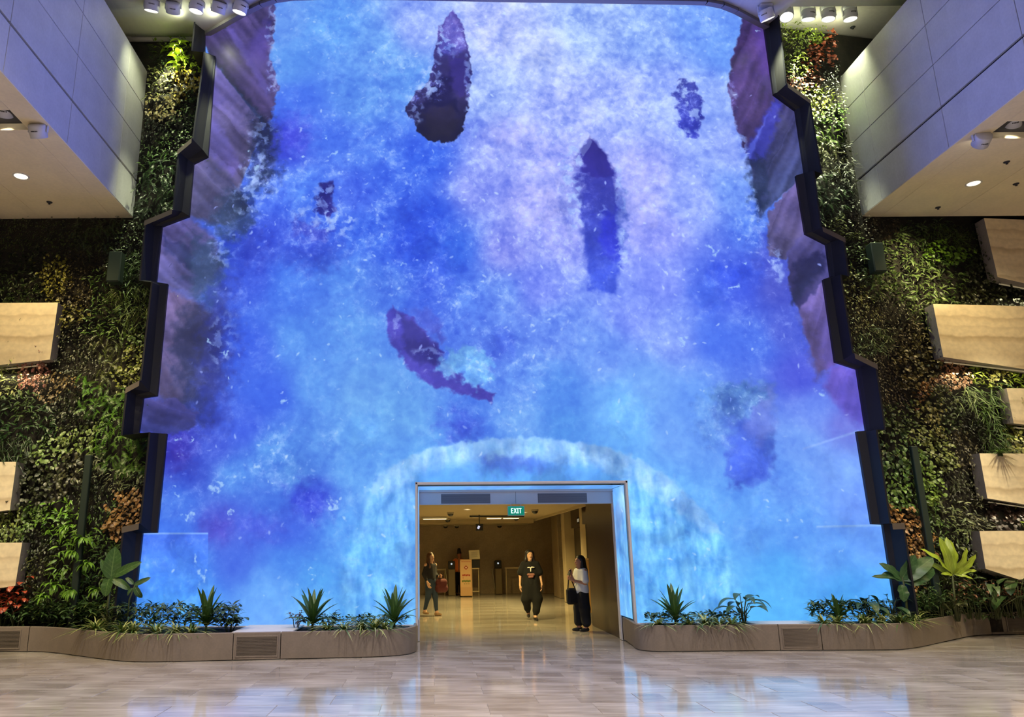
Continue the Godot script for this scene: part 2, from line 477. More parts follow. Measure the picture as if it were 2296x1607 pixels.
func display() -> void:
	var steps := [STEPS_L, STEPS_R]
	# picture area with the doorway cut out
	var outl := PackedVector2Array()
	for s in STEPS_L:
		var a := onz(s[2][0], s[2][1], ZS); var b := onz(s[2][2], s[2][3], ZS)
		outl.append_array([Vector2(a.x, a.y), Vector2(b.x, b.y)])
	outl[0].y = 13.08
	outl.insert(0, Vector2(-4.55, 13.08))
	outl.insert(0, Vector2(-4.55, 14.2))
	var base := 0.36
	outl[-1].y = base
	var dl := FLOOR_DOOR_L - 0.02
	var dr := FLOOR_DOOR_R + 0.02
	outl.append_array([Vector2(dl, base), Vector2(dl, 2.96), Vector2(dr, 2.96), Vector2(dr, base)])
	var right := []
	for s in STEPS_R:
		var a := onz(s[2][0], s[2][1], ZS); var b := onz(s[2][2], s[2][3], ZS)
		right.append_array([Vector2(a.x, a.y), Vector2(b.x, b.y)])
	right[0].y = 13.7
	right.insert(0, Vector2(6.85, 13.7))
	right.insert(0, Vector2(6.85, 14.2))
	right[-1].y = base
	right.reverse()
	for q in right: outl.append(q)
	var T := screen_picture()
	var ms := mat(C(12, 12, 16), 0.35)
	ms.emission_enabled = true
	ms.emission_texture = T
	ms.emission = Color(1, 1, 1)
	ms.emission_operator = BaseMaterial3D.EMISSION_OP_MULTIPLY
	ms.emission_energy_multiplier = 1.0
	ms.texture_repeat = false
	var scr := thing("led_screen", "giant stepped video screen showing a blue waterfall with rocks", "screen")
	var st := S()
	if Geometry2D.is_polygon_clockwise(outl): outl.reverse()
	var ix := Geometry2D.triangulate_polygon(outl)
	for k in range(0, ix.size(), 3):
		var t := [outl[ix[k]], outl[ix[k + 1]], outl[ix[k + 2]]]
		if (t[1] - t[0]).cross(t[2] - t[0]) < 0: t = [t[0], t[2], t[1]]
		for e in [0, 2, 1]:
			st.set_uv(Vector2((t[e].x - TX0) / (TX1 - TX0), (TY1 - t[e].y) / (TY1 - TY0)))
			st.add_vertex(Vector3(t[e].x, t[e].y, ZS))
	mesh("display_panel", st, ms, scr)
	# it also lines the doorway: a side and the lintel glow, the other side is hidden from here
	for side in 3:
		var rs := S()
		var z1 := ZS - 0.05
		var z0 := -15.62
		var uvs := func(a: float, b: float) -> Vector2: return Vector2((a - TX0) / (TX1 - TX0), (TY1 - b) / (TY1 - TY0))
		if side == 0:
			quv(rs, [Vector3(3.66, 0.46, z1), Vector3(3.66, 0.46, z0), Vector3(3.66, 2.9, z0), Vector3(3.66, 2.9, z1)], [uvs.call(4.4, 1.0), uvs.call(5.0, 1.0), uvs.call(5.0, 3.0), uvs.call(4.4, 3.0)])
		elif side == 1:
			quv(rs, [Vector3(-0.28, 2.9, z1), Vector3(3.64, 2.9, z1), Vector3(3.64, 2.9, z0), Vector3(-0.28, 2.9, z0)], [uvs.call(-0.3, 3.1), uvs.call(3.6, 3.1), uvs.call(3.6, 2.9), uvs.call(-0.3, 2.9)])
		else:
			quv(rs, [Vector3(-0.28, 0.46, z0), Vector3(-0.28, 0.46, z1), Vector3(-0.28, 2.9, z1), Vector3(-0.28, 2.9, z0)], [uvs.call(-1.6, 1.0), uvs.call(-1.0, 1.0), uvs.call(-1.0, 3.0), uvs.call(-1.6, 3.0)])
		mesh("doorway_panel", rs, ms, scr)
	# metal edge round the doorway
	var tr := S()
	box(tr, Vector3(-0.31, 1.68, ZS + 0.02), Vector3(0.045, 2.6, 0.09), 0.008)
	box(tr, Vector3(3.69, 1.68, ZS + 0.02), Vector3(0.045, 2.6, 0.09), 0.008)
	box(tr, Vector3(1.69, 2.95, ZS + 0.02), Vector3(4.05, 0.05, 0.09), 0.008)
	mesh("door_trim", tr, M.header, scr)
	for q in [[outl_left_base(), dl], [dr, outl_right_base()]]:
		var bs := S()
		box(bs, Vector3((q[0] + q[1]) / 2, base - 0.005, ZS + 0.03), Vector3(q[1] - q[0], 0.09, 0.08), 0.01)
		mesh("sill", bs, M.header, scr)
	# stepped frames
	for side in 2:
		var fr := thing("screen_frame", ["stepped black metal frame of the screen beside the tall banana-leaved plant", "stepped black metal frame of the screen beside the yellow-green bird's-nest fern"][side], "frame")
		var sg := 1.0 if side == 0 else -1.0
		for s in steps[side]:
			var top: bool = s == steps[side][0]
			var P := []
			for k in 3:
				var z: float = [ZS + 0.42, ZS + 0.14, ZS + 0.07][k]
				var a := onz(s[k][0], s[k][1], z); var b := onz(s[k][2], s[k][3], z)
				P.append([a, b])
			var ss := S()
			var back := Vector3(0, 0, -0.5)
			frame_face(ss, P[0], P[1], sg)
			var outer := [P[0][0] + back, P[0][1] + back]
			frame_face(ss, outer, P[0], sg)
			# closing faces above and under the step
			for e in 2:
				var q := [P[0][e], P[1][e], P[1][e] + back * 1.2, P[0][e] + back * 1.2]
				quad(ss, q[0], q[1], q[2], q[3]); 
			var sec := mesh("frame_section", ss, M.frame_black, fr)
			var rg := S()
			frame_face(rg, P[1], P[2], sg)
			var in0 := [Vector3(P[2][0].x, P[2][0].y, ZS - 0.01), Vector3(P[2][1].x, P[2][1].y, ZS - 0.01)]
			frame_face(rg, P[2], in0, sg)
			mesh("ridge", rg, M.frame_grey, sec)
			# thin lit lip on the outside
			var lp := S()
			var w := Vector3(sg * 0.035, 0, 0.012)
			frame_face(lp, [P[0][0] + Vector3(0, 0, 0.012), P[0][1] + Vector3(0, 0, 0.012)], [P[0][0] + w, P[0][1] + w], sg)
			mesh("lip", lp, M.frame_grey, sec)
		# sloping pieces where the outline steps
		for k in 7:
			var a: Array = steps[side][k]
			var b: Array = steps[side][k + 1]
			var ss := S()
			var L := []
			for e in 3:
				var z: float = [ZS + 0.42, ZS + 0.14, ZS + 0.07][e]
				L.append([onz(a[e][2], a[e][3], z), onz(b[e][0], b[e][1], z)])
			var out_step: bool = (L[0][1].x - L[0][0].x) * sg < 0
			frame_face(ss, L[0], L[1], sg)
			frame_face(ss, L[1], L[2], sg)
			frame_face(ss, L[2], [L[2][0] + Vector3(0, 0, -0.09), L[2][1] + Vector3(0, 0, -0.09)], sg)
			frame_face(ss, [L[0][0] + Vector3(0, 0, -0.5), L[0][1] + Vector3(0, 0, -0.5)], L[0], sg)
			mesh("frame_step", ss, M.frame_black, fr)
			if out_step:   # grey cover plate on the step
				var cp := S()
				var up := Vector3(0, 0.0, 0.03)
				var drop := Vector3(0, -0.11, 0.03)
				quad(cp, L[0][0] + drop, L[0][1] + drop, L[0][1] + up, L[0][0] + up)
				mesh("cover_plate", cp, M.bronze_dark, fr)
func frame_face(st: SurfaceTool, a: Array, b: Array, sg: float) -> void:
	if sg > 0: quad(st, a[1], b[1], b[0], a[0])
	else: quad(st, b[1], a[1], a[0], b[0])
func outl_left_base() -> float:
	return onz(297, 1404, ZS).x
func outl_right_base() -> float:
	return onz(2014, 1396, ZS).x

# ---------- white clad boxes that hang down on both sides, with the warm ceilings under them ----------
func soffits() -> void:
	for side in 2:
		var sg := -1.0 if side == 0 else 1.0
		var zb: float = ZL if side == 0 else -15.85
		var corner := onz(298, 487, zb) if side == 0 else onz(1931, 485, zb)
		var topc := onz(338, 160, zb) if side == 0 else onz(1878, 176, zb)
		var x0 := corner.x
		var y0 := corner.y
		var y1 := topc.y
		var far := -16.6 if side == 0 else 18.6
		var k := thing("soffit", ["white clad box over the planted wall with three stone boxes", "white clad box over the planted wall with five stone boxes"][side], "soffit", Vector3.ZERO, 0, "", "structure")
		# carcass
		var st := S()
		box(st, Vector3((x0 + far) / 2 + sg * 0.05, (y0 + y1) / 2 + 0.06, (zb + 2.0) / 2), Vector3(absf(far - x0) - 0.1, y1 - y0 - 0.1, absf(zb) + 2.0 - 0.06))
		mesh("carcass", st, M.clad_gap, k)
		# panels of the upright face
		var ys := [y0, y0 + 0.235 * (y1 - y0), y0 + 0.5 * (y1 - y0), y0 + 0.75 * (y1 - y0), y1]
		var zcuts := []
		if side == 0:
			zcuts = [zb, zb + 0.95, onx(162, 222, x0).z, onx(23, 50, x0).z]
		else:
			zcuts = [zb, onx(1965, 370, x0).z, onx(2111, 243, x0).z, onx(2290, 70, x0).z]
		var zz: float = zcuts[3]
		while zz < 0.5:
			zz += 2.0
			zcuts.append(zz)
		for r in 4:
			for c in zcuts.size() - 1:
				var ps := S()
				var gap := 0.012 if r != 0 else 0.012
				var lo: float = ys[r] + (0.0 if r == 0 else (0.045 if r == 1 else 0.008))
				var hi: float = ys[r + 1] - 0.008
				var za: float = zcuts[c] + (0.0 if c == 0 else gap / 2)
				var zc: float = zcuts[c + 1] - gap / 2
				box(ps, Vector3(x0 + sg * 0.02, (lo + hi) / 2, (za + zc) / 2), Vector3(0.05, hi - lo, zc - za), 0.004)
				mesh("panel", ps, M.clad, k)
		# warm ceiling underneath: plates with slots for lamps
		var slots := []
		var xs := x0 + sg * 0.42
		if side == 0: slots = [[ony(0, 290, y0).z, ony(0, 245, y0).z], [ony(0, 213, y0).z, ony(0, 172, y0).z]]
		else: slots = [[ony(2296, 308, y0).z, ony(2296, 270, y0).z], [ony(2296, 243, y0).z, ony(2296, 205, y0).z]]
		var edge := S()
		box(edge, Vector3((x0 + xs) / 2, y0 - 0.0, (zb + 1.0) / 2), Vector3(absf(xs - x0), 0.03, absf(zb) + 1.0), 0.004)
		mesh("plate", edge, M.soffit, k)
		var cuts := [zb, slots[0][0], slots[0][1], slots[1][0], slots[1][1], 1.0]
		for q in [0, 2, 4]:
			# each plate again in strips along the box, joints between
			var wx := 1.55
			var n := int(ceil(absf(far - xs) / wx))
			for e in n:
				var a := xs + sg * wx * e
				var b := xs + sg * minf(wx * (e + 1), absf(far - xs))
				var ps := S()
				box(ps, Vector3((a + b) / 2, y0, (cuts[q] + cuts[q + 1]) / 2), Vector3(absf(b - a) - 0.008, 0.03, cuts[q + 1] - cuts[q]), 0.002)
				mesh("plate", ps, M.soffit, k)
		for s in slots:
			var ss := S()
			var w := absf(far - xs)
			box(ss, Vector3((xs + far) / 2, y0 + 0.42, (s[0] + s[1]) / 2), Vector3(w, 0.02, s[1] - s[0]))
			box(ss, Vector3((xs + far) / 2, y0 + 0.22, s[0] - 0.01), Vector3(w, 0.42, 0.02))
			box(ss, Vector3((xs + far) / 2, y0 + 0.22, s[1] + 0.01), Vector3(w, 0.42, 0.02))
			box(ss, Vector3(xs - sg * 0.01, y0 + 0.22, (s[0] + s[1]) / 2), Vector3(0.02, 0.42, s[1] - s[0]))
			mesh("lamp_slot", ss, M.soffit, k)
		M["soffit%d" % side] = {"x0": x0, "y0": y0, "xs": xs, "slots": slots, "sg": sg, "zb": zb}
		# bare downlights in the plates, and small black heads of sprinklers
		var dls := [[47, 395]] if side == 0 else [[2183, 411]]
		for d in dls:
			var at := ony(d[0], d[1], y0 - 0.015)
			downlight(at, ["round recessed downlight in warm ceiling over three stone boxes", "round recessed downlight in warm ceiling over five stone boxes"][side])
		for d in [[sg * 1.6, -8.6], [sg * 1.6, -6.2], [sg * 4.2, -8.6], [sg * 4.2, -6.2]]:   # more of them out over the floor of the hall
			downlight(Vector3(x0 + d[0], y0 - 0.015, d[1]), ["round recessed downlight over the hall floor, ceiling with three stone boxes below", "round recessed downlight over the hall floor, ceiling with five stone boxes below"][side], 17.0, ["hall downlights on the side with three boxes", "hall downlights on the side with five boxes"][side])
		for d in ([[111, 453]] if side == 0 else [[2103, 465], [2278, 412], [2257, 363]]):
			var at := ony(d[0], d[1], y0 - 0.015)
			var h := S(true)
			lathe(h, [Vector2(0, -0.05), Vector2(0.025, -0.045), Vector2(0.012, -0.03), Vector2(0.05, -0.012), Vector2(0.06, 0)], 12, Transform3D(Basis(), at))
			tag(mesh("sprinkler_head", h, M.mark), ["small dark sprinkler head in warm ceiling over three stone boxes", "small dark sprinkler head in warm ceiling over five stone boxes"][side], "sprinkler", "" if side == 0 else "sprinkler heads over the five stone boxes")
	for d in [[319, 36, 13.12], [1912, 61, 13.75]]:
		var at := ony(d[0], d[1], d[2])
		var h := S(true)
		lathe(h, [Vector2(0, -0.05), Vector2(0.025, -0.045), Vector2(0.012, -0.03), Vector2(0.05, -0.012), Vector2(0.06, 0)], 12, Transform3D(Basis(), at))
		tag(mesh("sprinkler_head", h, M.mark), ["small dark sprinkler head in grey ceiling above the clipped yellow-green shrub", "small dark sprinkler head in grey ceiling above coral-leaved planting"][0 if d[0] < 1000 else 1], "sprinkler")

func downlight(at: Vector3, label: String, energy := 15.0, group := "") -> void:
	var t := thing("downlight", label, "downlight", at, 0, group)
	var r := S(true)
	lathe(r, [Vector2(0.115, 0.0), Vector2(0.13, -0.012), Vector2(0.15, -0.006), Vector2(0.152, 0.0)], 24)
	mesh("rim", r, M.white, t)
	var l := S()
	lathe(l, [Vector2(0, -0.004), Vector2(0.117, -0.004), Vector2(0.117, 0.0)], 24)
	mesh("lens", l, M.warm_lens, t)
	spot(at + Vector3(0, -0.03, 0), at + Vector3(0, -5, 0), energy, 62.0, Color(1.0, 0.89, 0.62), 0.7, 0.1)

# a white drum spotlight on a stirrup, turned towards a point
func lamp_head(called: String, label: String, at: Vector3, to: Vector3, energy: float, cone: float, c: Color, group := "", r := 0.15) -> void:
	var t := thing(called, label, "spotlight", at, 0, group)
	var cn := S()
	box(cn, Vector3(0, 0.0, 0), Vector3(0.26, 0.04, 0.16), 0.008)
	mesh("mount", cn, M.lamp_white, t)
	var dir := (to - at).normalized()
	var b := Basis.looking_at(dir, Vector3.UP if absf(dir.y) < 0.98 else Vector3.FORWARD) * Basis(Vector3.RIGHT, PI / 2)   # the drum's axis, its y, against the beam
	var hc := Vector3(0, -0.22, 0)
	for s in [-1, 1]:
		var yk := S()
		box(yk, Vector3(s * (r + 0.015), -0.12, 0), Vector3(0.014, 0.24, 0.05), 0.003)
		mesh("stirrup", yk, M.lamp_white, t)
	b = Basis(dir.cross(Vector3.UP if absf(dir.y) < 0.98 else Vector3.FORWARD).normalized(), -dir, Vector3.ZERO)
	b.z = b.x.cross(b.y)
	var xf := Transform3D(b, hc)
	var hs := S(true)
	lathe(hs, [Vector2(r * 0.93, -0.10), Vector2(r, -0.10), Vector2(r, 0.09), Vector2(r * 0.94, 0.12), Vector2(0, 0.13)], 24, xf)
	var hd := mesh("head", hs, M.lamp_white, t)
	var mk := S()
	for k in 5:
		var a := -PI / 2 + (k - 2) * 0.16
		var q := xf * Vector3(cos(a) * r * 1.003, 0.02, -sin(a) * r * 1.003)
		box(mk, q, Vector3(0.014, 0.02, 0.014), 0, b * Basis(Vector3.UP, a))
	mesh("marking", mk, M.mark, hd)
	var ln := S()
	lathe(ln, [Vector2(0, -0.085), Vector2(r * 0.93, -0.085), Vector2(r * 0.93, -0.07)], 24, xf)
	mesh("lens", ln, M.lens, t)
	if energy > 0.0:
		spot(at + hc + dir * 0.115, to, energy, cone, c, 0.9, 0.1)

# ---------- the display: what it shows is computed as a flat picture ----------
const TX0 := -6.4
const TX1 := 9.6
const TY0 := 0.25
const TY1 := 14.0
const TS := 100.0     # picture points per metre
var SW := 1600
var SH := 1375
var sc: PackedFloat32Array      # r, g, b, foam
var streaks: PackedFloat32Array
var n_big: PackedByteArray
var n_web: PackedByteArray
var n_web2: PackedByteArray
var n_fine: PackedByteArray
var n_c1: PackedByteArray
var n_c2: PackedByteArray
var n_ridge: PackedByteArray
var n_ridge2: PackedByteArray
var n_warpx: PackedByteArray
var n_warpy: PackedByteArray
var n_vert: PackedByteArray

func pic(u: float, v: float) -> Vector2:
	var p := onz(u, v, ZS)
	return Vector2((p.x - TX0) * TS, (TY1 - p.y) * TS)
func polypic(a: Array) -> PackedVector2Array:
	var o := PackedVector2Array()
	for k in range(0, a.size(), 2):
		o.append(pic(a[k], a[k + 1]))
	return o
# an area of the picture: two colours along a direction, a ragged or soft rim, streaks of stone along an angle
func patch(a: Array, c0: Color, c1: Color, dir: float, feather: float, rag: float, foam: float, strength := 1.0, stria := 0.0, sdir := 0.0, vert := 0.0) -> void:
	var p := polypic(a)
	var lo := p[0]
	var hi := p[0]
	for q in p:
		lo = lo.min(q); hi = hi.max(q)
	var d := Vector2(cos(deg_to_rad(dir)), sin(deg_to_rad(dir)))
	var s0 := INF
	var s1 := -INF
	for q in p:
		s0 = minf(s0, q.dot(d)); s1 = maxf(s1, q.dot(d))
	var m := feather + rag
	var e := Vector2(cos(deg_to_rad(sdir)), sin(deg_to_rad(sdir)))
	var across := Vector2(-e.y, e.x)
	var step := 3 if feather >= 12.0 else (2 if feather >= 4.0 else 1)
	var np := p.size()
	for y in range(maxi(0, int(lo.y - m)), mini(SH - step, int(hi.y + m) + 1), step):
		for x in range(maxi(0, int(lo.x - m)), mini(SW - step, int(hi.x + m) + 1), step):
			var i := y * SW + x
			var q := Vector2(x + rag * (n_warpx[i] / 127.5 - 1.0), y + rag * (n_warpy[i] / 127.5 - 1.0))
			var inside := Geometry2D.is_point_in_polygon(q, p)
			var al := 1.0
			if feather > 0.5:
				if not inside and (q.x < lo.x - feather or q.y < lo.y - feather or q.x > hi.x + feather or q.y > hi.y + feather): continue
				var best := INF
				for k in np:
					best = minf(best, q.distance_squared_to(Geometry2D.get_closest_point_to_segment(q, p[k], p[(k + 1) % np])))
				best = sqrt(best)
				al = clampf(0.5 + (best if inside else -best) / (2.0 * feather), 0.0, 1.0)
				al = al * al * (3.0 - 2.0 * al)
			elif not inside:
				continue
			if al <= 0.0: continue
			var t := clampf((q.dot(d) - s0) / maxf(1.0, s1 - s0), 0.0, 1.0)
			var c := c0.lerp(c1, t)
			al *= strength
			for dy in step:
				for dx in step:
					i = (y + dy) * SW + x + dx
					var k2 := 1.0 + 0.16 * (n_big[i] / 127.5 - 1.0)
					if stria > 0.0:
						var u := Vector2(x + dx, y + dy)
						var w := u.dot(across) + 0.04 * u.dot(e) + (n_big[i] - 127) * 0.05
						k2 += stria * (signf(sin(w * 0.047)) * 0.3 + sin(w * 0.131 + 1.0) * 0.4 + sin(w * 0.31 + 2.0) * 0.3 + (n_fine[i] / 127.5 - 1.0) * 0.25)
					var j := i * 4
					sc[j] = lerpf(sc[j], c.r * k2, al)
					sc[j + 1] = lerpf(sc[j + 1], c.g * k2, al)
					sc[j + 2] = lerpf(sc[j + 2], c.b * k2, al)
					sc[j + 3] = lerpf(sc[j + 3], foam, al)
					if vert > 0.0: streaks[i] = lerpf(streaks[i], vert, al)
func blob(u: float, v: float, ru: float, rv: float, c: Color, strength := 0.8, foam := -1.0, turn := 0.0) -> void:
	var a := []
	var cs := cos(deg_to_rad(turn)); var sn := sin(deg_to_rad(turn))
	for k in 14:
		var w := TAU * k / 14
		var x := cos(w) * ru * 0.7
		var y := sin(w) * rv * 0.7
		a.append_array([u + x * cs - y * sn, v + x * sn + y * cs])
	patch(a, c, c, 90, minf(ru, rv) * 0.62, minf(ru, rv) * 0.5, foam if foam >= 0 else 0.4, strength)
func spray(u: float, v: float, ru: float, rv: float, amount: float) -> void:   # broken white water, laid by its foam share alone
	var c := pic(u, v)
	var rx := pic(u + ru, v).x - c.x
	var ry := pic(u, v + rv).y - c.y
	for y in range(maxi(0, int(c.y - ry * 1.5)), mini(SH, int(c.y + ry * 1.5))):
		for x in range(maxi(0, int(c.x - rx * 1.5)), mini(SW, int(c.x + rx * 1.5))):
			var i := y * SW + x
			var d := Vector2((x - c.x) / rx, (y - c.y) / ry).length() + (n_warpx[i] / 127.5 - 1.0) * 0.5
			var a := clampf((1.15 - d) * 2.0, 0.0, 1.0) * amount
			if a <= 0.0: continue
			var j := i * 4
			sc[j + 3] = maxf(sc[j + 3], a)
			var t := a * 0.75 * clampf((n_c2[i] / 255.0 - 0.48) * 9.0, 0.0, 1.0)
			sc[j] = lerpf(sc[j], 0.56, t); sc[j + 1] = lerpf(sc[j + 1], 0.68, t); sc[j + 2] = lerpf(sc[j + 2], 0.98, t)
func C(r: int, g: int, b: int) -> Color:
	return Color(r / 255.0, g / 255.0, b / 255.0)
func screen_picture() -> ImageTexture:
	var V := FastNoiseLite.TYPE_SIMPLEX_SMOOTH
	n_big = noise(V, 0.009, 5, 11, 45.0, 0.012).get_image(SW, SH).get_data()
	var cell := noise(FastNoiseLite.TYPE_CELLULAR, 0.03, 1, 5, 40.0, 0.022)
	cell.cellular_return_type = FastNoiseLite.RETURN_DISTANCE2_SUB
	n_web = cell.get_image(SW, SH).get_data()
	var cell2 := noise(FastNoiseLite.TYPE_CELLULAR, 0.075, 1, 8, 22.0, 0.045)
	cell2.cellular_return_type = FastNoiseLite.RETURN_DISTANCE2_SUB
	n_web2 = cell2.get_image(SW, SH).get_data()
	var rid := noise(V, 0.016, 4, 71, 50.0, 0.014)
	rid.fractal_type = FastNoiseLite.FRACTAL_RIDGED
	n_ridge = rid.get_image(SW, SH).get_data()
	var rid2 := noise(V, 0.032, 3, 83, 30.0, 0.03)
	rid2.fractal_type = FastNoiseLite.FRACTAL_RIDGED
	n_ridge2 = rid2.get_image(SW, SH).get_data()
	n_c1 = noise(V, 0.017, 2, 91, 42.0, 0.02).get_image(SW, SH).get_data()
	n_c2 = noise(V, 0.042, 2, 97, 18.0, 0.05).get_image(SW, SH).get_data()
	n_fine = noise(V, 0.07, 4, 21, 12.0, 0.05).get_image(SW, SH).get_data()
	n_warpx = noise(V, 0.035, 4, 31).get_image(SW, SH).get_data()
	n_warpy = noise(V, 0.035, 4, 47).get_image(SW, SH).get_data()
	n_vert = grain(SW, SH, 1.6, 5.0, 61, 4)
	streaks.resize(SW * SH)
	# 1. the broad colours, laid between sample places: u, v, red, green, blue, foam
	var P := [
		620, 40, 100, 150, 240, 25, 640, 150, 92, 150, 240, 20, 740, 60, 95, 155, 245, 45, 840, 100, 110, 165, 245, 55, 930, 60, 150, 175, 252, 60, 900, 170, 95, 150, 240, 60,
		1100, 60, 180, 195, 255, 70, 1200, 120, 180, 200, 255, 60, 1320, 60, 160, 190, 252, 70, 1450, 80, 140, 175, 250, 70, 1560, 60, 115, 160, 250, 55, 1630, 110, 110, 160, 250, 45,
		1100, 200, 160, 185, 250, 80, 1250, 240, 172, 188, 255, 80, 1400, 220, 165, 185, 255, 80, 1490, 200, 155, 180, 255, 75, 1600, 220, 145, 175, 252, 60, 1630, 330, 140, 165, 250, 55,
		650, 220, 70, 115, 238, 20, 720, 300, 75, 120, 240, 35, 800, 220, 95, 150, 240, 50, 820, 330, 78, 125, 240, 60, 880, 400, 62, 105, 235, 55, 640, 320, 62, 85, 225, 25,
		950, 360, 55, 100, 235, 50, 960, 480, 50, 92, 230, 45, 1010, 560, 60, 110, 235, 50, 1060, 420, 140, 155, 248, 75, 1120, 330, 150, 165, 250, 75, 1180, 450, 165, 172, 252, 75,
		1230, 380, 172, 180, 255, 75, 1250, 520, 150, 160, 250, 75, 1430, 400, 170, 178, 255, 60, 1460, 520, 155, 165, 255, 60, 1550, 440, 150, 172, 255, 55, 1640, 430, 120, 160, 250, 65,
		1690, 500, 78, 120, 240, 70, 600, 430, 80, 120, 245, 80, 680, 430, 90, 140, 250, 85, 780, 430, 78, 115, 240, 80, 600, 520, 62, 90, 225, 60, 700, 520, 68, 110, 240, 75, 820, 520, 66, 112, 238, 80,
		900, 560, 55, 95, 232, 70, 560, 620, 58, 90, 225, 30, 640, 640, 72, 125, 240, 35, 760, 640, 85, 140, 240, 45, 860, 640, 78, 125, 235, 55, 560, 780, 58, 98, 232, 25, 660, 760, 85, 145, 240, 25,
		780, 740, 92, 152, 240, 30, 600, 880, 62, 105, 235, 22, 700, 860, 90, 150, 240, 18, 800, 880, 105, 165, 240, 15, 880, 930, 105, 168, 240, 25, 960, 660, 62, 100, 230, 50, 1040, 660, 80, 125, 240, 60,
		1130, 560, 140, 150, 245, 70, 1120, 660, 98, 140, 242, 65, 1200, 640, 130, 150, 252, 70, 1230, 740, 105, 145, 245, 60, 1110, 780, 88, 130, 238, 70, 1160, 860, 100, 150, 245, 60, 1060, 940, 75, 125, 235, 40,
		1250, 880, 85, 145, 240, 25, 1260, 960, 80, 145, 235, 15, 1160, 950, 100, 155, 242, 35, 1350, 800, 110, 155, 248, 30, 1420, 700, 125, 150, 252, 45, 1480, 620, 135, 155, 255, 50, 1500, 760, 130, 160, 252, 40,
		1380, 900, 110, 175, 252, 12, 1450, 860, 120, 175, 252, 15, 1400, 980, 105, 175, 252, 8, 1500, 960, 110, 165, 250, 15, 1580, 640, 85, 118, 240, 35, 1640, 640, 66, 95, 235, 30, 1600, 760, 75, 118, 242, 15, 1690, 760, 76, 118, 240, 35,
		1740, 640, 75, 88, 205, 25, 1750, 740, 80, 100, 220, 40, 1790, 840, 82, 95, 225, 15, 1820, 920, 105, 140, 245, 12, 1890, 960, 112, 120, 225, 5, 1800, 1000, 118, 165, 250, 18, 1760, 1080, 105, 160, 250, 25,
		1880, 1060, 120, 172, 255, 8, 1930, 1130, 105, 150, 252, 5, 1780, 1180, 92, 155, 248, 22, 1850, 1230, 100, 165, 250, 18, 1950, 1230, 105, 160, 252, 5, 1750, 1290, 88, 178, 252, 4, 1900, 1330, 80, 178, 255, 2,
		1700, 1380, 92, 190, 255, 0, 1960, 1320, 85, 170, 255, 2, 1680, 1180, 95, 160, 248, 15, 1650, 900, 92, 130, 238, 20, 1560, 900, 105, 160, 250, 15,
		390, 1000, 62, 62, 190, 40, 420, 1060, 58, 82, 205, 30, 400, 1120, 70, 120, 235, 35, 480, 1000, 66, 92, 220, 25, 540, 960, 70, 105, 235, 25, 520, 1060, 85, 145, 240, 50, 600, 1010, 80, 140, 235, 60,
		660, 1060, 80, 135, 225, 50, 600, 1130, 75, 125, 232, 30, 700, 1120, 62, 92, 225, 25, 560, 1180, 72, 105, 232, 15, 490, 1180, 76, 88, 215, 10, 640, 1190, 66, 105, 232, 12, 720, 1010, 92, 150, 238, 40, 780, 1050, 100, 165, 245, 25,
		820, 970, 98, 165, 245, 25, 350, 1230, 66, 120, 245, 25, 420, 1250, 70, 140, 245, 35, 350, 1330, 66, 150, 255, 12, 430, 1340, 85, 165, 255, 25, 520, 1260, 72, 112, 232, 12, 590, 1310, 100, 165, 250, 12, 640, 1260, 75, 140, 240, 20,
		700, 1300, 85, 165, 245, 25, 760, 1180, 90, 160, 248, 30, 560, 1370, 110, 175, 255, 8, 700, 1380, 110, 185, 255, 15, 860, 1120, 110, 178, 252, 30, 880, 1250, 105, 178, 250, 35, 860, 1360, 110, 185, 255, 30,
		960, 1050, 100, 170, 248, 15, 1150, 1040, 90, 155, 240, 10, 1350, 1050, 105, 180, 252, 10, 1470, 1130, 108, 182, 255, 25, 1500, 1250, 98, 182, 255, 35, 1580, 1280, 108, 188, 255, 25, 1480, 1360, 98, 188, 255, 30, 1600, 1370, 110, 195, 255, 12]
	var g := 10
	var lw := SW / g
	var lh := int(ceil(SH / float(g)))
	var low := PackedFloat32Array()
	low.resize(lw * lh * 4)
	var px := PackedVector2Array()
	for k in range(0, P.size(), 6):
		px.append(pic(P[k], P[k + 1]) / g)
	for y in lh:
		for x in lw:
			var r := 0.0; var gg := 0.0; var b := 0.0; var f := 0.0; var ws := 0.0
			var at := Vector2(x, y)
			for k in px.size():
				var d2 := at.distance_squared_to(px[k])
				if d2 > 1600.0: continue
				var w := 1.0 / (d2 + 9.0)
				w = w * w
				ws += w
				var j := k * 6
				r += w * P[j + 2]; gg += w * P[j + 3]; b += w * P[j + 4]; f += w * P[j + 5]
			var i := (y * lw + x) * 4
			ws = maxf(ws, 1e-9)
			low[i] = r / ws / 255.0; low[i + 1] = gg / ws / 255.0; low[i + 2] = b / ws / 255.0; low[i + 3] = f / ws / 100.0
	var im := Image.create_from_data(lw, lh, false, Image.FORMAT_RGBAF, low.to_byte_array())
	im.resize(SW, SH, Image.INTERPOLATE_CUBIC)
	sc = im.get_data().to_float32_array()
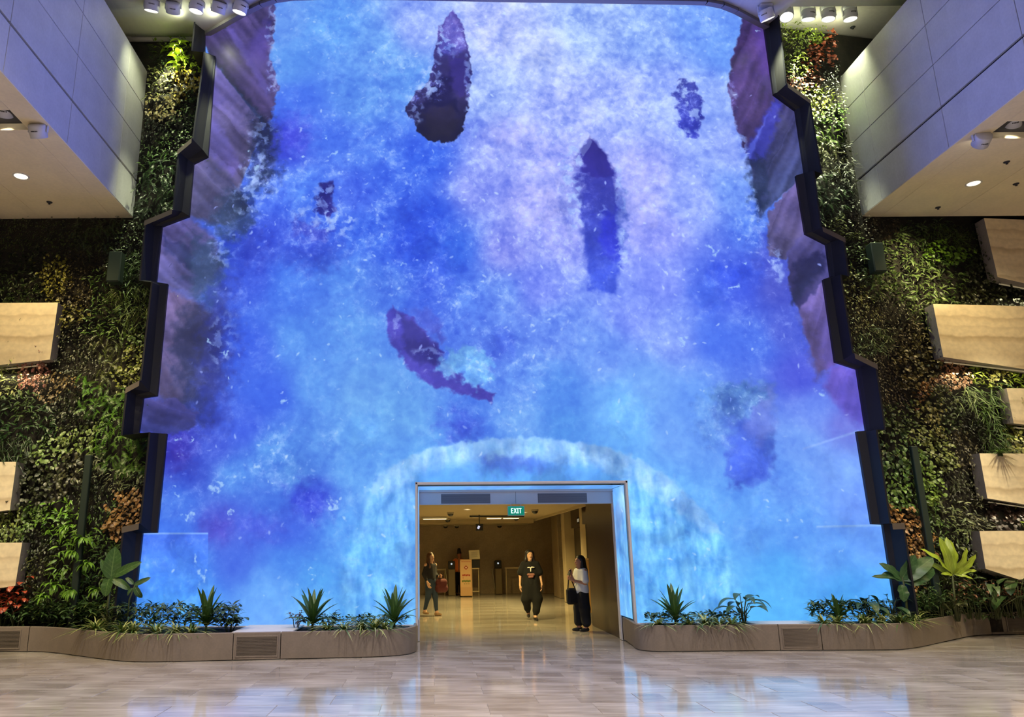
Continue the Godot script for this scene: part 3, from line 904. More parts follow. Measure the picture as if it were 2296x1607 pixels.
	# 2. darker and lighter water
	for q in [[700, 560, 80, 60, C(48, 60, 190), 0.5], [560, 560, 60, 60, C(50, 60, 180), 0.5], [930, 520, 70, 80, C(42, 75, 220), 0.6], [980, 600, 50, 60, C(50, 80, 220), 0.5],
			[1640, 610, 95, 40, C(50, 80, 225), 0.7], [1590, 660, 50, 50, C(60, 100, 235), 0.6], [1720, 560, 40, 60, C(60, 70, 190), 0.6], [690, 1120, 60, 50, C(48, 62, 205), 0.75], [480, 1180, 40, 40, C(72, 66, 190), 0.6],
			[400, 1020, 40, 50, C(55, 45, 165), 0.6], [590, 1180, 70, 40, C(70, 80, 215), 0.5], [1030, 960, 50, 50, C(55, 70, 210), 0.6], [1120, 770, 45, 40, C(60, 90, 225), 0.6], [650, 300, 60, 60, C(65, 60, 210), 0.5],
			[820, 980, 60, 40, C(110, 175, 248), 0.4], [1400, 930, 60, 70, C(112, 185, 255), 0.5], [1180, 100, 90, 60, C(185, 200, 255), 0.5], [1220, 470, 70, 60, C(178, 180, 255), 0.5], [1430, 470, 60, 60, C(172, 176, 255), 0.5], [1150, 300, 70, 50, C(175, 175, 250), 0.4]]:
		blob(q[0], q[1], q[2], q[3], q[4], q[5], 0.35)
	# 3. stone blocks along both rims, cut and shaded as the film shows them
	patch([440, 60, 612, -10, 618, 60, 604, 130, 626, 190, 600, 285, 470, 125], C(66, 58, 108), C(84, 74, 130), 0, 3, 7, 0.0, 1.0, 0.22, 52)
	patch([508, 66, 522, 62, 600, 190, 596, 215], C(104, 92, 178), C(92, 84, 160), 90, 5, 4, 0.0, 0.8)
	patch([545, 110, 600, 40, 600, 130, 580, 190], C(92, 78, 176), C(86, 72, 150), 90, 14, 10, 0.0, 0.7)
	patch([470, 110, 600, 275, 585, 300, 480, 150], C(48, 48, 82), C(40, 48, 74), 60, 7, 8, 0.05, 0.8, 0.1, 52)
	patch([470, 128, 590, 280, 566, 345, 535, 425, 462, 352], C(112, 102, 186), C(84, 80, 120), 15, 2, 2, 0.0, 1.0, 0.2, 50)
	patch([470, 250, 500, 290, 540, 370, 520, 400, 468, 330], C(112, 104, 196), C(100, 92, 180), 60, 8, 8, 0.0, 0.6, 0.1, 50)
	patch([560, 250, 610, 280, 622, 380, 600, 420, 560, 420, 560, 330], C(30, 36, 66), C(40, 52, 90), 90, 22, 20, 0.35, 0.9)
	patch([420, 352, 470, 350, 540, 425, 560, 470, 500, 505, 418, 486], C(104, 98, 150), C(66, 70, 108), 40, 8, 6, 0.05, 1.0, 0.16, 48)
	patch([500, 430, 560, 430, 570, 500, 520, 540, 470, 500], C(44, 60, 92), C(50, 70, 110), 90, 18, 20, 0.2, 0.8)
	patch([345, 505, 424, 484, 480, 530, 500, 600, 440, 668, 340, 626], C(108, 100, 168), C(72, 76, 126), 60, 9, 6, 0.0, 1.0, 0.2, 44)
	patch([360, 525, 420, 550, 440, 600, 420, 600, 365, 560], C(56, 58, 116), C(44, 56, 100), 20, 6, 8, 0.05, 0.75, 0.1, 44)
	patch([430, 520, 500, 560, 500, 700, 440, 680, 420, 600], C(48, 70, 108), C(54, 76, 120), 90, 22, 24, 0.1, 0.8)
	patch([366, 634, 430, 668, 492, 720, 480, 850, 410, 905, 345, 890], C(112, 98, 152), C(72, 72, 112), 25, 12, 6, 0.0, 1.0, 0.18, 62)
	patch([400, 690, 492, 690, 500, 850, 450, 960, 400, 880, 385, 780], C(50, 56, 92), C(46, 56, 108), 90, 20, 22, 0.1, 0.85)
	patch([312, 892, 400, 896, 445, 930, 420, 968, 304, 972], C(76, 74, 140), C(52, 60, 132), 90, 3, 8, 0.05, 1.0, 0.14, 20)
	patch([470, 640, 520, 600, 530, 780, 500, 960, 440, 980, 450, 800], C(50, 62, 170), C(54, 68, 178), 90, 26, 24, 0.2, 0.6)
	patch([1740, 60, 1668, 34, 1638, 140, 1632, 200, 1655, 300, 1672, 345, 1745, 215], C(70, 52, 112), C(80, 66, 120), 90, 3, 5, 0.05, 1.0, 0.2, 118)
	patch([1690, 60, 1720, 75, 1735, 200, 1715, 230], C(90, 66, 165), C(84, 62, 150), 90, 8, 8, 0.0, 0.5)
	patch([1742, 206, 1790, 246, 1812, 384, 1702, 485, 1680, 360], C(70, 66, 120), C(56, 68, 112), 70, 3, 3, 0.0, 1.0, 0.3, 122)
	patch([1735, 218, 1752, 232, 1722, 345, 1690, 372, 1668, 340], C(64, 66, 205), C(66, 72, 200), 90, 8, 10, 0.1, 0.7)
	patch([1680, 360, 1712, 345, 1720, 440, 1700, 490, 1684, 440], C(36, 46, 82), C(42, 60, 96), 90, 12, 18, 0.1, 0.8)
	patch([1792, 395, 1812, 525, 1760, 580, 1722, 570, 1720, 480], C(112, 100, 168), C(84, 82, 128), 130, 3, 6, 0.0, 1.0, 0.18, 118)
	patch([1800, 520, 1862, 546, 1872, 620, 1792, 700, 1768, 640, 1765, 560], C(92, 88, 152), C(52, 52, 106), 110, 3, 6, 0.0, 1.0, 0.14, 130)
	patch([1780, 590, 1840, 560, 1855, 590, 1800, 660, 1775, 680], C(36, 38, 84), C(34, 44, 80), 110, 8, 10, 0.05, 0.8)
	patch([1852, 624, 1880, 812, 1835, 832, 1800, 735, 1790, 695], C(110, 98, 166), C(98, 88, 172), 90, 3, 6, 0.0, 1.0, 0.16, 112)
	patch([1790, 690, 1815, 700, 1850, 830, 1830, 850], C(80, 72, 110), C(84, 74, 120), 90, 12, 10, 0.05, 0.7)
	patch([1862, 812, 1928, 826, 1950, 965, 1905, 940, 1845, 868], C(112, 92, 200), C(88, 78, 190), 60, 10, 6, 0.0, 0.85, 0.08, 112)
	patch([1915, 966, 1990, 964, 1990, 1176, 1948, 1176, 1850, 1176, 1850, 1000], C(130, 165, 255), C(116, 165, 255), 90, 40, 20, 0.04, 0.55)
	patch([300, 1194, 466, 1194, 466, 1420, 280, 1420], C(76, 122, 248), C(78, 170, 255), 90, 1, 0, 0.32, 0.85)
	patch([312, 1193, 466, 1193, 466, 1197, 312, 1197], C(130, 175, 255), C(130, 175, 255), 90, 1, 0, 0.0, 0.9)
	patch([1830, 1178, 1990, 1174, 1990, 1179, 1830, 1183], C(150, 195, 255), C(150, 195, 255), 90, 1, 0, 0.0, 0.8)
	patch([1830, 1180, 1990, 1176, 2020, 1400, 1830, 1400], C(104, 160, 255), C(84, 176, 255), 90, 1, 0, 0.06, 0.35)
	patch([1800, 1003, 1925, 963, 1925, 968, 1800, 1008], C(150, 185, 255), C(150, 185, 255), 90, 2, 0, 0.0, 0.6)
	# 4. rocks in the fall
	patch([1016, 24, 1032, 46, 1050, 112, 1057, 150, 1053, 205, 1044, 262, 1036, 292, 1016, 319, 962, 315, 934, 292, 924, 266, 908, 250, 930, 206, 962, 186, 972, 122, 986, 58], C(88, 78, 176), C(24, 24, 50), 90, 2, 6, 0.0)
	patch([1010, 30, 1028, 48, 1044, 108, 1030, 120, 985, 118, 990, 60], C(118, 110, 205), C(92, 88, 190), 90, 5, 8, 0.85, 0.85)
	patch([1010, 120, 1040, 130, 1050, 160, 1045, 215, 1020, 210, 1005, 180], C(64, 54, 150), C(52, 44, 118), 90, 6, 9, 0.0, 0.9)
	patch([960, 200, 1010, 160, 1015, 215, 1030, 250, 1000, 240, 950, 240], C(30, 26, 84), C(20, 20, 56), 90, 8, 10, 0.02, 0.8)
	patch([945, 255, 1010, 235, 1030, 270, 1010, 306, 965, 305], C(46, 40, 66), C(36, 34, 52), 90, 9, 12, 0.03, 0.75)
	patch([1324, 308, 1364, 355, 1378, 388, 1384, 445, 1392, 520, 1390, 610, 1376, 660, 1320, 650, 1308, 560, 1300, 470, 1282, 400, 1290, 350], C(48, 44, 145), C(62, 90, 225), 90, 7, 7, 0.18, 0.97)
	patch([1326, 312, 1362, 356, 1376, 392, 1340, 400, 1305, 385, 1302, 355], C(50, 44, 138), C(52, 50, 160), 90, 2, 4, 0.0, 1.0)
	patch([1302, 335, 1324, 310, 1328, 318, 1306, 352], C(92, 98, 180), C(84, 90, 175), 90, 1, 2, 0.0, 1.0)
	patch([1340, 480, 1390, 470, 1392, 590, 1350, 560], C(46, 54, 205), C(50, 60, 215), 90, 12, 18, 0.1, 0.8)
	patch([1260, 380, 1300, 350, 1305, 480, 1270, 540, 1250, 460], C(150, 160, 240), C(120, 135, 230), 90, 12, 22, 0.95, 0.6)
	patch([1384, 400, 1400, 420, 1402, 560, 1385, 560], C(110, 130, 225), C(110, 135, 230), 90, 6, 14, 0.8, 0.7)
	patch([1528, 180, 1552, 178, 1572, 225, 1572, 260, 1560, 310, 1540, 308, 1520, 270, 1516, 210], C(50, 58, 150), C(52, 62, 190), 90, 5, 13, 0.55, 1.0)
	patch([878, 686, 925, 712, 965, 755, 995, 790, 1000, 815, 1040, 850, 1108, 884, 1098, 900, 1020, 880, 950, 856, 905, 812, 868, 750, 868, 705], C(78, 72, 190), C(66, 58, 168), 40, 4, 8, 0.12, 0.92)
	patch([895, 705, 935, 725, 975, 775, 985, 815, 940, 820, 905, 780], C(62, 62, 150), C(48, 48, 138), 60, 8, 8, 0.05, 0.9)
	patch([908, 690, 960, 690, 990, 730, 990, 770, 950, 735], C(76, 98, 218), C(76, 76, 192), 90, 10, 12, 0.2, 0.7)
	patch([985, 800, 1050, 770, 1100, 800, 1105, 850, 1060, 866, 1030, 842, 980, 838], C(120, 190, 250), C(110, 180, 250), 90, 8, 20, 0.9, 0.75)
	patch([722, 404, 740, 402, 748, 425, 744, 455, 750, 470, 736, 492, 724, 476, 712, 478, 706, 448, 716, 430], C(44, 44, 135), C(48, 46, 150), 90, 5, 12, 0.4, 0.95)
	patch([660, 480, 700, 500, 760, 520, 700, 540, 660, 520], C(52, 52, 165), C(54, 60, 180), 90, 10, 18, 0.6, 0.6)
	patch([1600, 862, 1660, 854, 1732, 856, 1738, 960, 1728, 1060, 1700, 1085, 1640, 1090, 1625, 1010, 1600, 930], C(100, 140, 222), C(76, 110, 226), 90, 9, 12, 0.3, 0.75, 0.0, 0.0)
	patch([1640, 950, 1690, 940, 1728, 1000, 1725, 1070, 1640, 1085, 1630, 1010], C(72, 104, 224), C(66, 98, 226), 90, 16, 14, 0.12, 0.8)
	patch([1680, 880, 1732, 862, 1736, 960, 1700, 1000, 1670, 960], C(118, 135, 222), C(104, 125, 224), 90, 12, 8, 0.05, 0.7)
	patch([1590, 865, 1665, 858, 1720, 870, 1690, 925, 1640, 940, 1600, 920], C(88, 140, 215), C(96, 140, 220), 90, 8, 16, 1.0, 0.75)
	patch([1560, 890, 1610, 900, 1640, 990, 1600, 1010, 1560, 960], C(92, 140, 220), C(92, 140, 226), 90, 16, 18, 0.7, 0.5)
	patch([1690, 1100, 1730, 1090, 1700, 1240, 1665, 1220], C(88, 145, 235), C(92, 160, 245), 90, 16, 12, 0.2, 0.55)
	for q in [[968, 175, 26, 46, 0.75], [955, 195, 30, 20, 0.7], [930, 240, 18, 40, 0.6], [1000, 105, 26, 26, 0.8], [985, 90, 14, 40, 0.8], [1050, 190, 10, 70, 0.7], [1060, 260, 16, 50, 0.7], [1288, 350, 20, 30, 0.9], [1275, 400, 24, 50, 0.9], [1290, 470, 18, 60, 0.8], [1390, 430, 12, 60, 0.7], [1350, 470, 14, 20, 0.5], [1395, 560, 14, 60, 0.7],
			[1540, 215, 12, 22, 0.9], [1556, 255, 16, 14, 0.9], [1530, 300, 20, 16, 0.9], [725, 430, 30, 16, 0.9], [700, 470, 40, 30, 0.9], [760, 500, 50, 26, 0.9], [610, 60, 12, 60, 0.6], [612, 160, 16, 50, 0.6], [590, 300, 30, 40, 0.5], [570, 380, 30, 40, 0.6], [560, 440, 40, 40, 0.75], [500, 560, 30, 40, 0.6], [1640, 200, 10, 80, 0.5], [1664, 330, 14, 40, 0.8], [1690, 470, 16, 50, 0.8], [1740, 590, 16, 40, 0.7], [500, 760, 30, 60, 0.5], [960, 790, 40, 14, 0.6], [890, 720, 10, 30, 0.5]]:
		spray(q[0], q[1], q[2], q[3], q[4])
	# 5. the curtain of water that the film parts over the doorway
	patch([845, 1085, 885, 1048, 940, 1018, 1000, 1000, 1080, 990, 1150, 986, 1250, 992, 1340, 1003, 1420, 1032, 1500, 1082, 1575, 1150, 1635, 1232, 1655, 1330, 1640, 1430, 760, 1430, 760, 1280, 800, 1160], C(112, 180, 250), C(104, 186, 255), 90, 16, 10, 0.3, 0.7, 0, 0, 1.0)
	patch([925, 1040, 1060, 1010, 1250, 1010, 1400, 1050, 1407, 1090, 925, 1090], C(92, 150, 238), C(88, 165, 240), 90, 14, 10, 0.05, 0.85, 0, 0, 0.1)
	patch([1070, 1020, 1190, 1020, 1240, 1045, 1190, 1060, 1080, 1058], C(74, 105, 225), C(76, 130, 232), 90, 14, 14, 0.0, 0.75)
	patch([826, 1096, 850, 1062, 900, 1030, 960, 1004, 1030, 990, 1130, 981, 1170, 979, 1260, 986, 1345, 996, 1425, 1024, 1505, 1074, 1580, 1145, 1625, 1200, 1575, 1190, 1490, 1128, 1420, 1084, 1340, 1054, 1260, 1040, 1150, 1036, 1060, 1042, 970, 1058, 900, 1088, 850, 1120], C(150, 200, 255), C(128, 186, 252), 90, 4, 6, 0.1, 0.85)
	patch([925, 1058, 980, 1044, 1060, 1030, 1150, 1026, 1260, 1030, 1340, 1042, 1407, 1066, 1407, 1092, 925, 1092], C(98, 158, 244), C(90, 166, 242), 90, 15, 10, 0.04, 0.9)
	patch([1080, 1024, 1190, 1024, 1235, 1045, 1190, 1058, 1085, 1056], C(78, 108, 226), C(80, 134, 234), 90, 12, 12, 0.0, 0.7)
	patch([850, 1110, 905, 1084, 925, 1090, 925, 1200, 850, 1200], C(112, 178, 252), C(108, 180, 252), 90, 16, 10, 0.2, 0.7, 0, 0, 0.9)
	patch([1410, 1080, 1480, 1116, 1570, 1190, 1570, 1250, 1410, 1250], C(108, 180, 254), C(104, 184, 255), 90, 18, 10, 0.2, 0.7, 0, 0, 0.9)
	# 6. foam, spray and drops over all of it
	var out := PackedByteArray()
	out.resize(SW * SH * 3)
	for i in SW * SH:
		var j := i * 4
		var f := sc[j + 3]
		var big := n_big[i] / 255.0
		var fine := n_fine[i] / 255.0
		var sk := streaks[i]
		var r := sc[j]
		var gg := sc[j + 1]
		var b := sc[j + 2]
		var rd := n_ridge[i] / 255.0
		var dk := 1.0 + (0.12 + f * 0.35) * (big - 0.5) + (0.05 + 0.22 * f) * (n_ridge2[i] / 255.0 - 0.56) + (0.08 + 0.3 * f) * (n_c2[i] / 255.0 - 0.5) + (0.06 + 0.22 * f) * (n_c1[i] / 255.0 - 0.5)
		r *= dk; gg *= 1.0 + (dk - 1.0) * 0.8; b *= 1.0 + (dk - 1.0) * 0.2
		if sk > 0.02:
			var v := n_vert[i] / 255.0 - 0.5
			r *= 1.0 + sk * 0.85 * v; gg *= 1.0 + sk * 0.48 * v; b *= 1.0 + sk * 0.2 * v
		if f > 0.01:
			var patchy := clampf((big - 0.30) * 2.6, 0.0, 1.0)
			var w1 := clampf(1.0 - n_web[i] / 17.0, 0.0, 1.0)
			var w2 := clampf(1.0 - n_web2[i] / 30.0, 0.0, 1.0)
			var c1 := n_c1[i]
			var c2 := n_c2[i]
			var l1 := maxf(clampf(1.0 - absi(c1 - 118) / 8.0, 0.0, 1.0), clampf(1.0 - absi(c1 - 160) / 9.0, 0.0, 1.0))
			var l2 := clampf(1.0 - absi(c2 - 136) / 15.0, 0.0, 1.0)
			var isl := clampf((c2 - 172) / 14.0, 0.0, 1.0) * clampf((rd - 0.42) * 4.0, 0.0, 1.0)
			var a := f * patchy * (0.55 * clampf((rd - 0.66) * 5.0, 0.0, 1.0) + 0.30 * w1 * clampf((fine - 0.3) * 3.0, 0.0, 1.0) + 0.25 * w2 * clampf((rd - 0.5) * 4.0, 0.0, 1.0) + 0.6 * l1 * clampf((fine - 0.36) * 4.0, 0.0, 1.0) + 0.5 * l2 * clampf((rd - 0.48) * 5.0, 0.0, 1.0) + 0.62 * isl)
			a += f * 0.4 * clampf((big - 0.60) * 3.0, 0.0, 1.0) * (0.35 + 0.65 * clampf((fine - 0.4) * 4.0, 0.0, 1.0))
			a += f * 0.9 * clampf((fine - 0.76) * 10.0, 0.0, 1.0)
			a = clampf(a * 1.1, 0.0, 0.92)
			# the foam is paler than the water behind it
			var fr := clampf(r * 0.5 + 0.40, 0.0, 0.88)
			var fg := clampf(gg * 0.5 + 0.45, 0.0, 0.93)
			r = lerpf(r, fr, a)
			gg = lerpf(gg, fg, a)
			b = lerpf(b, 1.0, a)
		var o := i * 3
		out[o] = clampi(int(r * 255.0), 0, 255)
		out[o + 1] = clampi(int(gg * 255.0), 0, 255)
		out[o + 2] = clampi(int(b * 255.0), 0, 255)
	wisps(out)
	sc = PackedFloat32Array()
	# 7. single flakes of spray, u, v, length, turn
	for q in [[905, 593, 22, 10], [1445, 465, 16, 60], [1645, 646, 18, -20], [1526, 762, 26, 0], [1838, 877, 22, 30], [1887, 1232, 14, 10], [1670, 590, 14, 0], [1575, 490, 20, -60], [1600, 560, 26, 30], [470, 765, 18, 20], [500, 790, 16, -20], [560, 340, 12, 70], [575, 370, 14, 80],
			[735, 300, 16, 80], [680, 350, 14, 20], [745, 345, 20, -30], [1080, 50, 18, 5], [1700, 70, 14, 60], [510, 850, 14, 60], [640, 900, 20, -20], [390, 985, 22, 10], [405, 1015, 16, 70], [430, 990, 12, -50], [395, 1100, 20, 60], [420, 1155, 26, 10], [745, 1130, 30, 60], [520, 1150, 14, 60], [450, 1290, 34, 80], [440, 1250, 20, 60], [700, 1280, 18, -60], [580, 1050, 22, 20], [485, 1090, 40, -10], [605, 1075, 18, 60]]:
		flake(out, pic(q[0], q[1]), q[2], q[3])
	return ImageTexture.create_from_image(Image.create_from_data(SW, SH, false, Image.FORMAT_RGB8, out))
func wisps(out: PackedByteArray) -> void:   # short curling threads of spray, thick where the fall is broken
	var r := RandomNumberGenerator.new()
	r.seed = 5150
	for n in 2600:
		var p := Vector2(r.randf_range(20, SW - 20), r.randf_range(40, SH - 30))
		var i0 := int(p.y) * SW + int(p.x)
		var f := sc[i0 * 4 + 3]
		if r.randf() > f * 1.35 * clampf(n_big[i0] / 128.0 - 0.25, 0.1, 1.2): continue
		var a := (n_warpx[i0] / 255.0) * TAU * 2.0 + r.randf_range(-0.6, 0.6)
		var cv := r.randf_range(-0.22, 0.22)
		var L := int(r.randf_range(2, 9))
		var w := r.randf_range(0.7, 2.6)
		var al := r.randf_range(0.3, 0.85)
		for k in L:
			a += cv
			p += Vector2(cos(a), sin(a)) * 1.5
			var rr := w * sin(PI * (k + 0.7) / (L + 0.4)) + 0.35
			var ri := int(ceil(rr))
			for dy in range(-ri, ri + 1):
				for dx in range(-ri, ri + 1):
					var x := int(p.x) + dx
					var y := int(p.y) + dy
					if x < 0 or y < 0 or x >= SW or y >= SH: continue
					var d := clampf(rr + 0.5 - sqrt(dx * dx + dy * dy), 0.0, 1.0) * al * 0.6
					if d <= 0.0: continue
					var o := (y * SW + x) * 3
					out[o] = int(lerpf(out[o], minf(235.0, out[o] * 0.45 + 118.0), d))
					out[o + 1] = int(lerpf(out[o + 1], minf(242.0, out[o + 1] * 0.45 + 132.0), d))
					out[o + 2] = int(lerpf(out[o + 2], 255.0, d))
func flake(out: PackedByteArray, at: Vector2, size: float, turn: float) -> void:
	var e := Vector2(cos(deg_to_rad(turn)), sin(deg_to_rad(turn)))
	for y in range(int(at.y - size), int(at.y + size)):
		for x in range(int(at.x - size), int(at.x + size)):
			if x < 0 or y < 0 or x >= SW or y >= SH: continue
			var i := y * SW + x
			var q := Vector2(x, y) - at + Vector2(n_warpx[i] - 127, n_warpy[i] - 127) * 0.11
			var d := Vector2(q.dot(e) / (size * 0.55), q.dot(Vector2(-e.y, e.x)) / (size * 0.24))
			var a := clampf((1.0 - d.length()) * 2.2, 0.0, 0.75) * clampf((n_fine[i] / 255.0 - 0.3) * 3.0, 0.0, 1.0)
			if a > 0.0:
				for k in 3:
					out[i * 3 + k] = int(lerpf(out[i * 3 + k], [175, 215, 255][k], a))

# ---------- stone boxes on the planted walls ----------
func stone_box(pts: Array, side: int, label: String, lit: float) -> void:
	# pts: front face, top inner, bottom inner, bottom at the rim of the frame; back edge of the inner side, top and bottom
	var zf: float
	var zb: float
	var wall: Vector3
	var sg := -1.0 if side == 0 else 1.0
	# the back edge meets the wall; the front edge has the same x in the world
	var B0 := onz(pts[6], pts[7], ZL + 0.1) if side == 0 else onr(pts[6], pts[7], 0.15)
	var A0 := onx(pts[0], pts[1], B0.x)
	if A0.z < B0.z + 0.25: A0 = onz(pts[0], pts[1], B0.z + 0.3)
	var A1 := onz(pts[2], pts[3], A0.z)
	var B1 := onz(pts[8], pts[9], B0.z)
	var w := 3.4
	var far := A0.x + sg * w
	var ed := onz(pts[4], pts[5], A0.z)
	var slope := (ed.y - A1.y) / (ed.x - A1.x)
	var fy := A1.y + slope * (far - A1.x)
	var lean := 0.0 if side == 0 else -0.1
	var fz: float = A0.z + lean * w
	var F0 := Vector3(far, A0.y, fz)
	var F1 := Vector3(far, fy, fz)
	var G0 := Vector3(far, A0.y, fz - (A0.z - B0.z)); var G1 := Vector3(far, fy, fz - (A0.z - B0.z))
	var b0 := Vector3(A0.x, A0.y, B0.z); var b1 := Vector3(A1.x, B1.y, B0.z)
	var t := thing("stone_box", label, "stone box")
	# facing with bedded stone
	var fs := S()
	var uv := func(p: Vector3) -> Vector2: return Vector2((p.x - A0.x) * sg / 3.4, clampf((A0.y - p.y) / 1.75, 0, 1))
	var q := [A1, F1, F0, A0] if side == 1 else [F1, A1, A0, F0]
	quv(fs, q, q.map(func(p): return uv.call(p)))
	mesh("facing", fs, M.bedded, t)
	var ss := S()
	if side == 0: quad(ss, A1, b1, b0, A0)
	else: quad(ss, b1, A1, A0, b0)
	mesh("side_panel", ss, M.concrete, t)
	var us := S()
	if side == 0: quad(us, G1, b1, A1, F1)
	else: quad(us, b1, G1, F1, A1)
	if side == 0:
		quad(us, F0, A0, b0, G0)
	else:
		quad(us, A0, F0, G0, b0)
	if side == 0: quad(us, G1, F1, F0, G0)
	else: quad(us, F1, G1, G0, F0)
	mesh("underside", us, M.bedded if false else M.concrete, t)
	# a strip lamp under the box that washes the leaves below
	if lit > 0.0:
		var mid := Vector3(A1.x + sg * w * 0.5, (A1.y + fy) / 2 - 0.03, lerpf(A0.z, B0.z, 0.85))
		var ls := S()
		var turn := atan(slope)
		box(ls, mid, Vector3(w * 0.9, 0.02, 0.04), 0.004, Basis(Vector3.BACK, turn))
		mesh("strip_lamp", ls, M.strip, t)
		area(mid + Vector3(0, -0.03, 0), Vector3(0, -1, -0.35).normalized(), Vector2(w * 0.9, 0.05), lit, Color(1.0, 0.95, 0.78))
func stone_boxes() -> void:
	stone_box([130, 678, 112, 806, 0, 818, 144, 689, 125, 811], 0, "cream bedded-stone box jutting from wall above a pink-leaved patch", 1.4)
	stone_box([37, 1035, 22, 1143, 0, 1146, 52, 1036, 39, 1143], 0, "cream bedded-stone box jutting from wall, middle one of three", 0.7)
	stone_box([50, 1216, 34, 1313, 0, 1318, 65, 1216, 52, 1313], 0, "cream bedded-stone box low on wall, above the red-leaved planting", 0.0)
	stone_box([2206, 489, 2237, 621, 2296, 632, 2191, 500, 2221, 631], 1, "tan bedded-stone box touching the warm ceiling above", 1.0499999999999998)
	stone_box([2092, 681, 2115, 800, 2296, 821, 2077, 688, 2101, 806], 1, "long cream bedded-stone box over bright trailing grass", 1.575)
	stone_box([2257, 870, 2273, 949, 2296, 951, 2240, 874, 2254, 950], 1, "short cream bedded-stone box beside the long trailing grass", 0.875)
	stone_box([2196, 1016, 2214, 1117, 2296, 1129, 2179, 1022, 2196, 1116], 1, "cream bedded-stone box with a small weed hanging over its face", 1.0499999999999998)
	stone_box([2196, 1190, 2210, 1275, 2296, 1301, 2179, 1192, 2193, 1278], 1, "cream bedded-stone box lowest on wall, behind pink-flecked foliage", 0.0)

# ---------- planters ----------
func smooth_path(p: Array, n := 6) -> PackedVector2Array:
	var o := PackedVector2Array()
	for k in p.size() - 1:
		var a: Vector2 = p[maxi(0, k - 1)]; var b: Vector2 = p[k]; var c: Vector2 = p[k + 1]; var d: Vector2 = p[mini(p.size() - 1, k + 2)]
		for e in n:
			o.append(b.cubic_interpolate(c, a, d, float(e) / n))
	o.append(p[-1])
	return o
const KERB := 0.43
func planter(side: int, path: Array, bed_back: Array, joints: Array, vents: Array, label: String) -> void:
	var p := smooth_path(path, 7)
	var t := thing("planter", label, "planter")
	var cuts := [0]
	for x in joints:
		var best := 0
		for k in p.size():
			if absf(p[k].x - x) < absf(p[best].x - x) and p[k].y > -16.0: best = k
		p[best].x = x if p[best].y > -14.4 and absf(p[best].x - x) < 0.4 else p[best].x
		cuts.append(best)
	cuts.append(p.size() - 1)
	cuts.sort()
	for c in cuts.size() - 1:
		if cuts[c + 1] <= cuts[c]: continue
		var q := p.slice(cuts[c], cuts[c + 1] + 1)
		# trim a hair at the joints
		q[0] = q[0].move_toward(q[1], 0.006)
		q[-1] = q[-1].move_toward(q[-2], 0.006)
		var st := S(true)
		var inner := []
		for k in q.size():
			var d := (q[mini(k + 1, q.size() - 1)] - q[maxi(k - 1, 0)]).normalized()
			inner.append(q[k] + Vector2(d.y, -d.x) * 0.05)
		for k in q.size() - 1:
			var a := q[k]; var b := q[k + 1]
			var prof := [[0, 0.0], [0, KERB - 0.012], [1, KERB], [2, KERB]]
			st.set_smooth_group(1)
			quad(st, Vector3(a.x, 0.012, a.y), Vector3(b.x, 0.012, b.y), Vector3(b.x, KERB - 0.01, b.y), Vector3(a.x, KERB - 0.01, a.y))
			st.set_smooth_group(2)
			var a2 := a.lerp(inner[k], 0.2); var b2 := b.lerp(inner[k + 1], 0.2)
			quad(st, Vector3(a.x, KERB - 0.01, a.y), Vector3(b.x, KERB - 0.01, b.y), Vector3(b2.x, KERB, b2.y), Vector3(a2.x, KERB, a2.y))
			st.set_smooth_group(3)
			quad(st, Vector3(a2.x, KERB, a2.y), Vector3(b2.x, KERB, b2.y), Vector3(inner[k + 1].x, KERB, inner[k + 1].y), Vector3(inner[k].x, KERB, inner[k].y))
			st.set_smooth_group(4)
			quad(st, Vector3(inner[k].x, KERB, inner[k].y), Vector3(inner[k + 1].x, KERB, inner[k + 1].y), Vector3(inner[k + 1].x, 0.0, inner[k + 1].y), Vector3(inner[k].x, 0.0, inner[k].y))
		mesh("kerb_panel", st, M.bronze, t)
	# dark plinth set back under the kerb
	var ps := S()
	for k in p.size() - 1:
		var d := (p[k + 1] - p[k]).normalized()
		var n := Vector2(d.y, -d.x) * 0.02
		var a := p[k] + n; var b := p[k + 1] + n
		quad(ps, Vector3(a.x, 0.0, a.y), Vector3(b.x, 0.0, b.y), Vector3(b.x, 0.02, b.y), Vector3(a.x, 0.02, a.y))
	mesh("plinth", ps, M.black, t)
	# soil
	var outl := PackedVector2Array()
	for k in p.size():
		if side == 1 and p[k].y < -14.3 and p[k].x < 5.0: continue
		if side == 0 and p[k].y < -14.3 and p[k].x > -1.0: continue
		var d := (p[mini(k + 1, p.size() - 1)] - p[maxi(k - 1, 0)]).normalized()
		outl.append(p[k] + Vector2(d.y, -d.x) * 0.08)
	for q in bed_back: outl.append(q)
	var so := S()
	prism(so, flip(outl), 0.05, 0.38)
	mesh("soil", turned(so), M.soil, t)
	for v in vents:   # service hatches: a sunk panel of slats in a raised border
		var a := Vector2(v[0], v[1]); var b := Vector2(v[2], v[3])
		var d := (b - a).normalized()
		var bs := Basis(Vector3(d.x, 0, d.y), Vector3.UP, Vector3(-d.y, 0, d.x))
		var mid := (a + b) / 2
		var L := a.distance_to(b)
		var c := Vector3(mid.x, 0.21, mid.y) + bs.z * 0.004
		var fs := S()
		for e in [-1, 1]:
			box(fs, c + bs.x * e * (L / 2 - 0.02), Vector3(0.02, 0.33, 0.012), 0.003, bs)
			box(fs, c + Vector3(0, e * 0.155, 0), Vector3(L - 0.04, 0.02, 0.012), 0.003, bs)
		var h := mesh("hatch", fs, M.bronze, t)
		var gs := S()
		for e in 13:
			box(gs, c + Vector3(0, -0.135 + e * 0.0225, 0), Vector3(L - 0.07, 0.013, 0.006), 0.0, bs)
		mesh("grille", gs, M.bronze_dark, h)
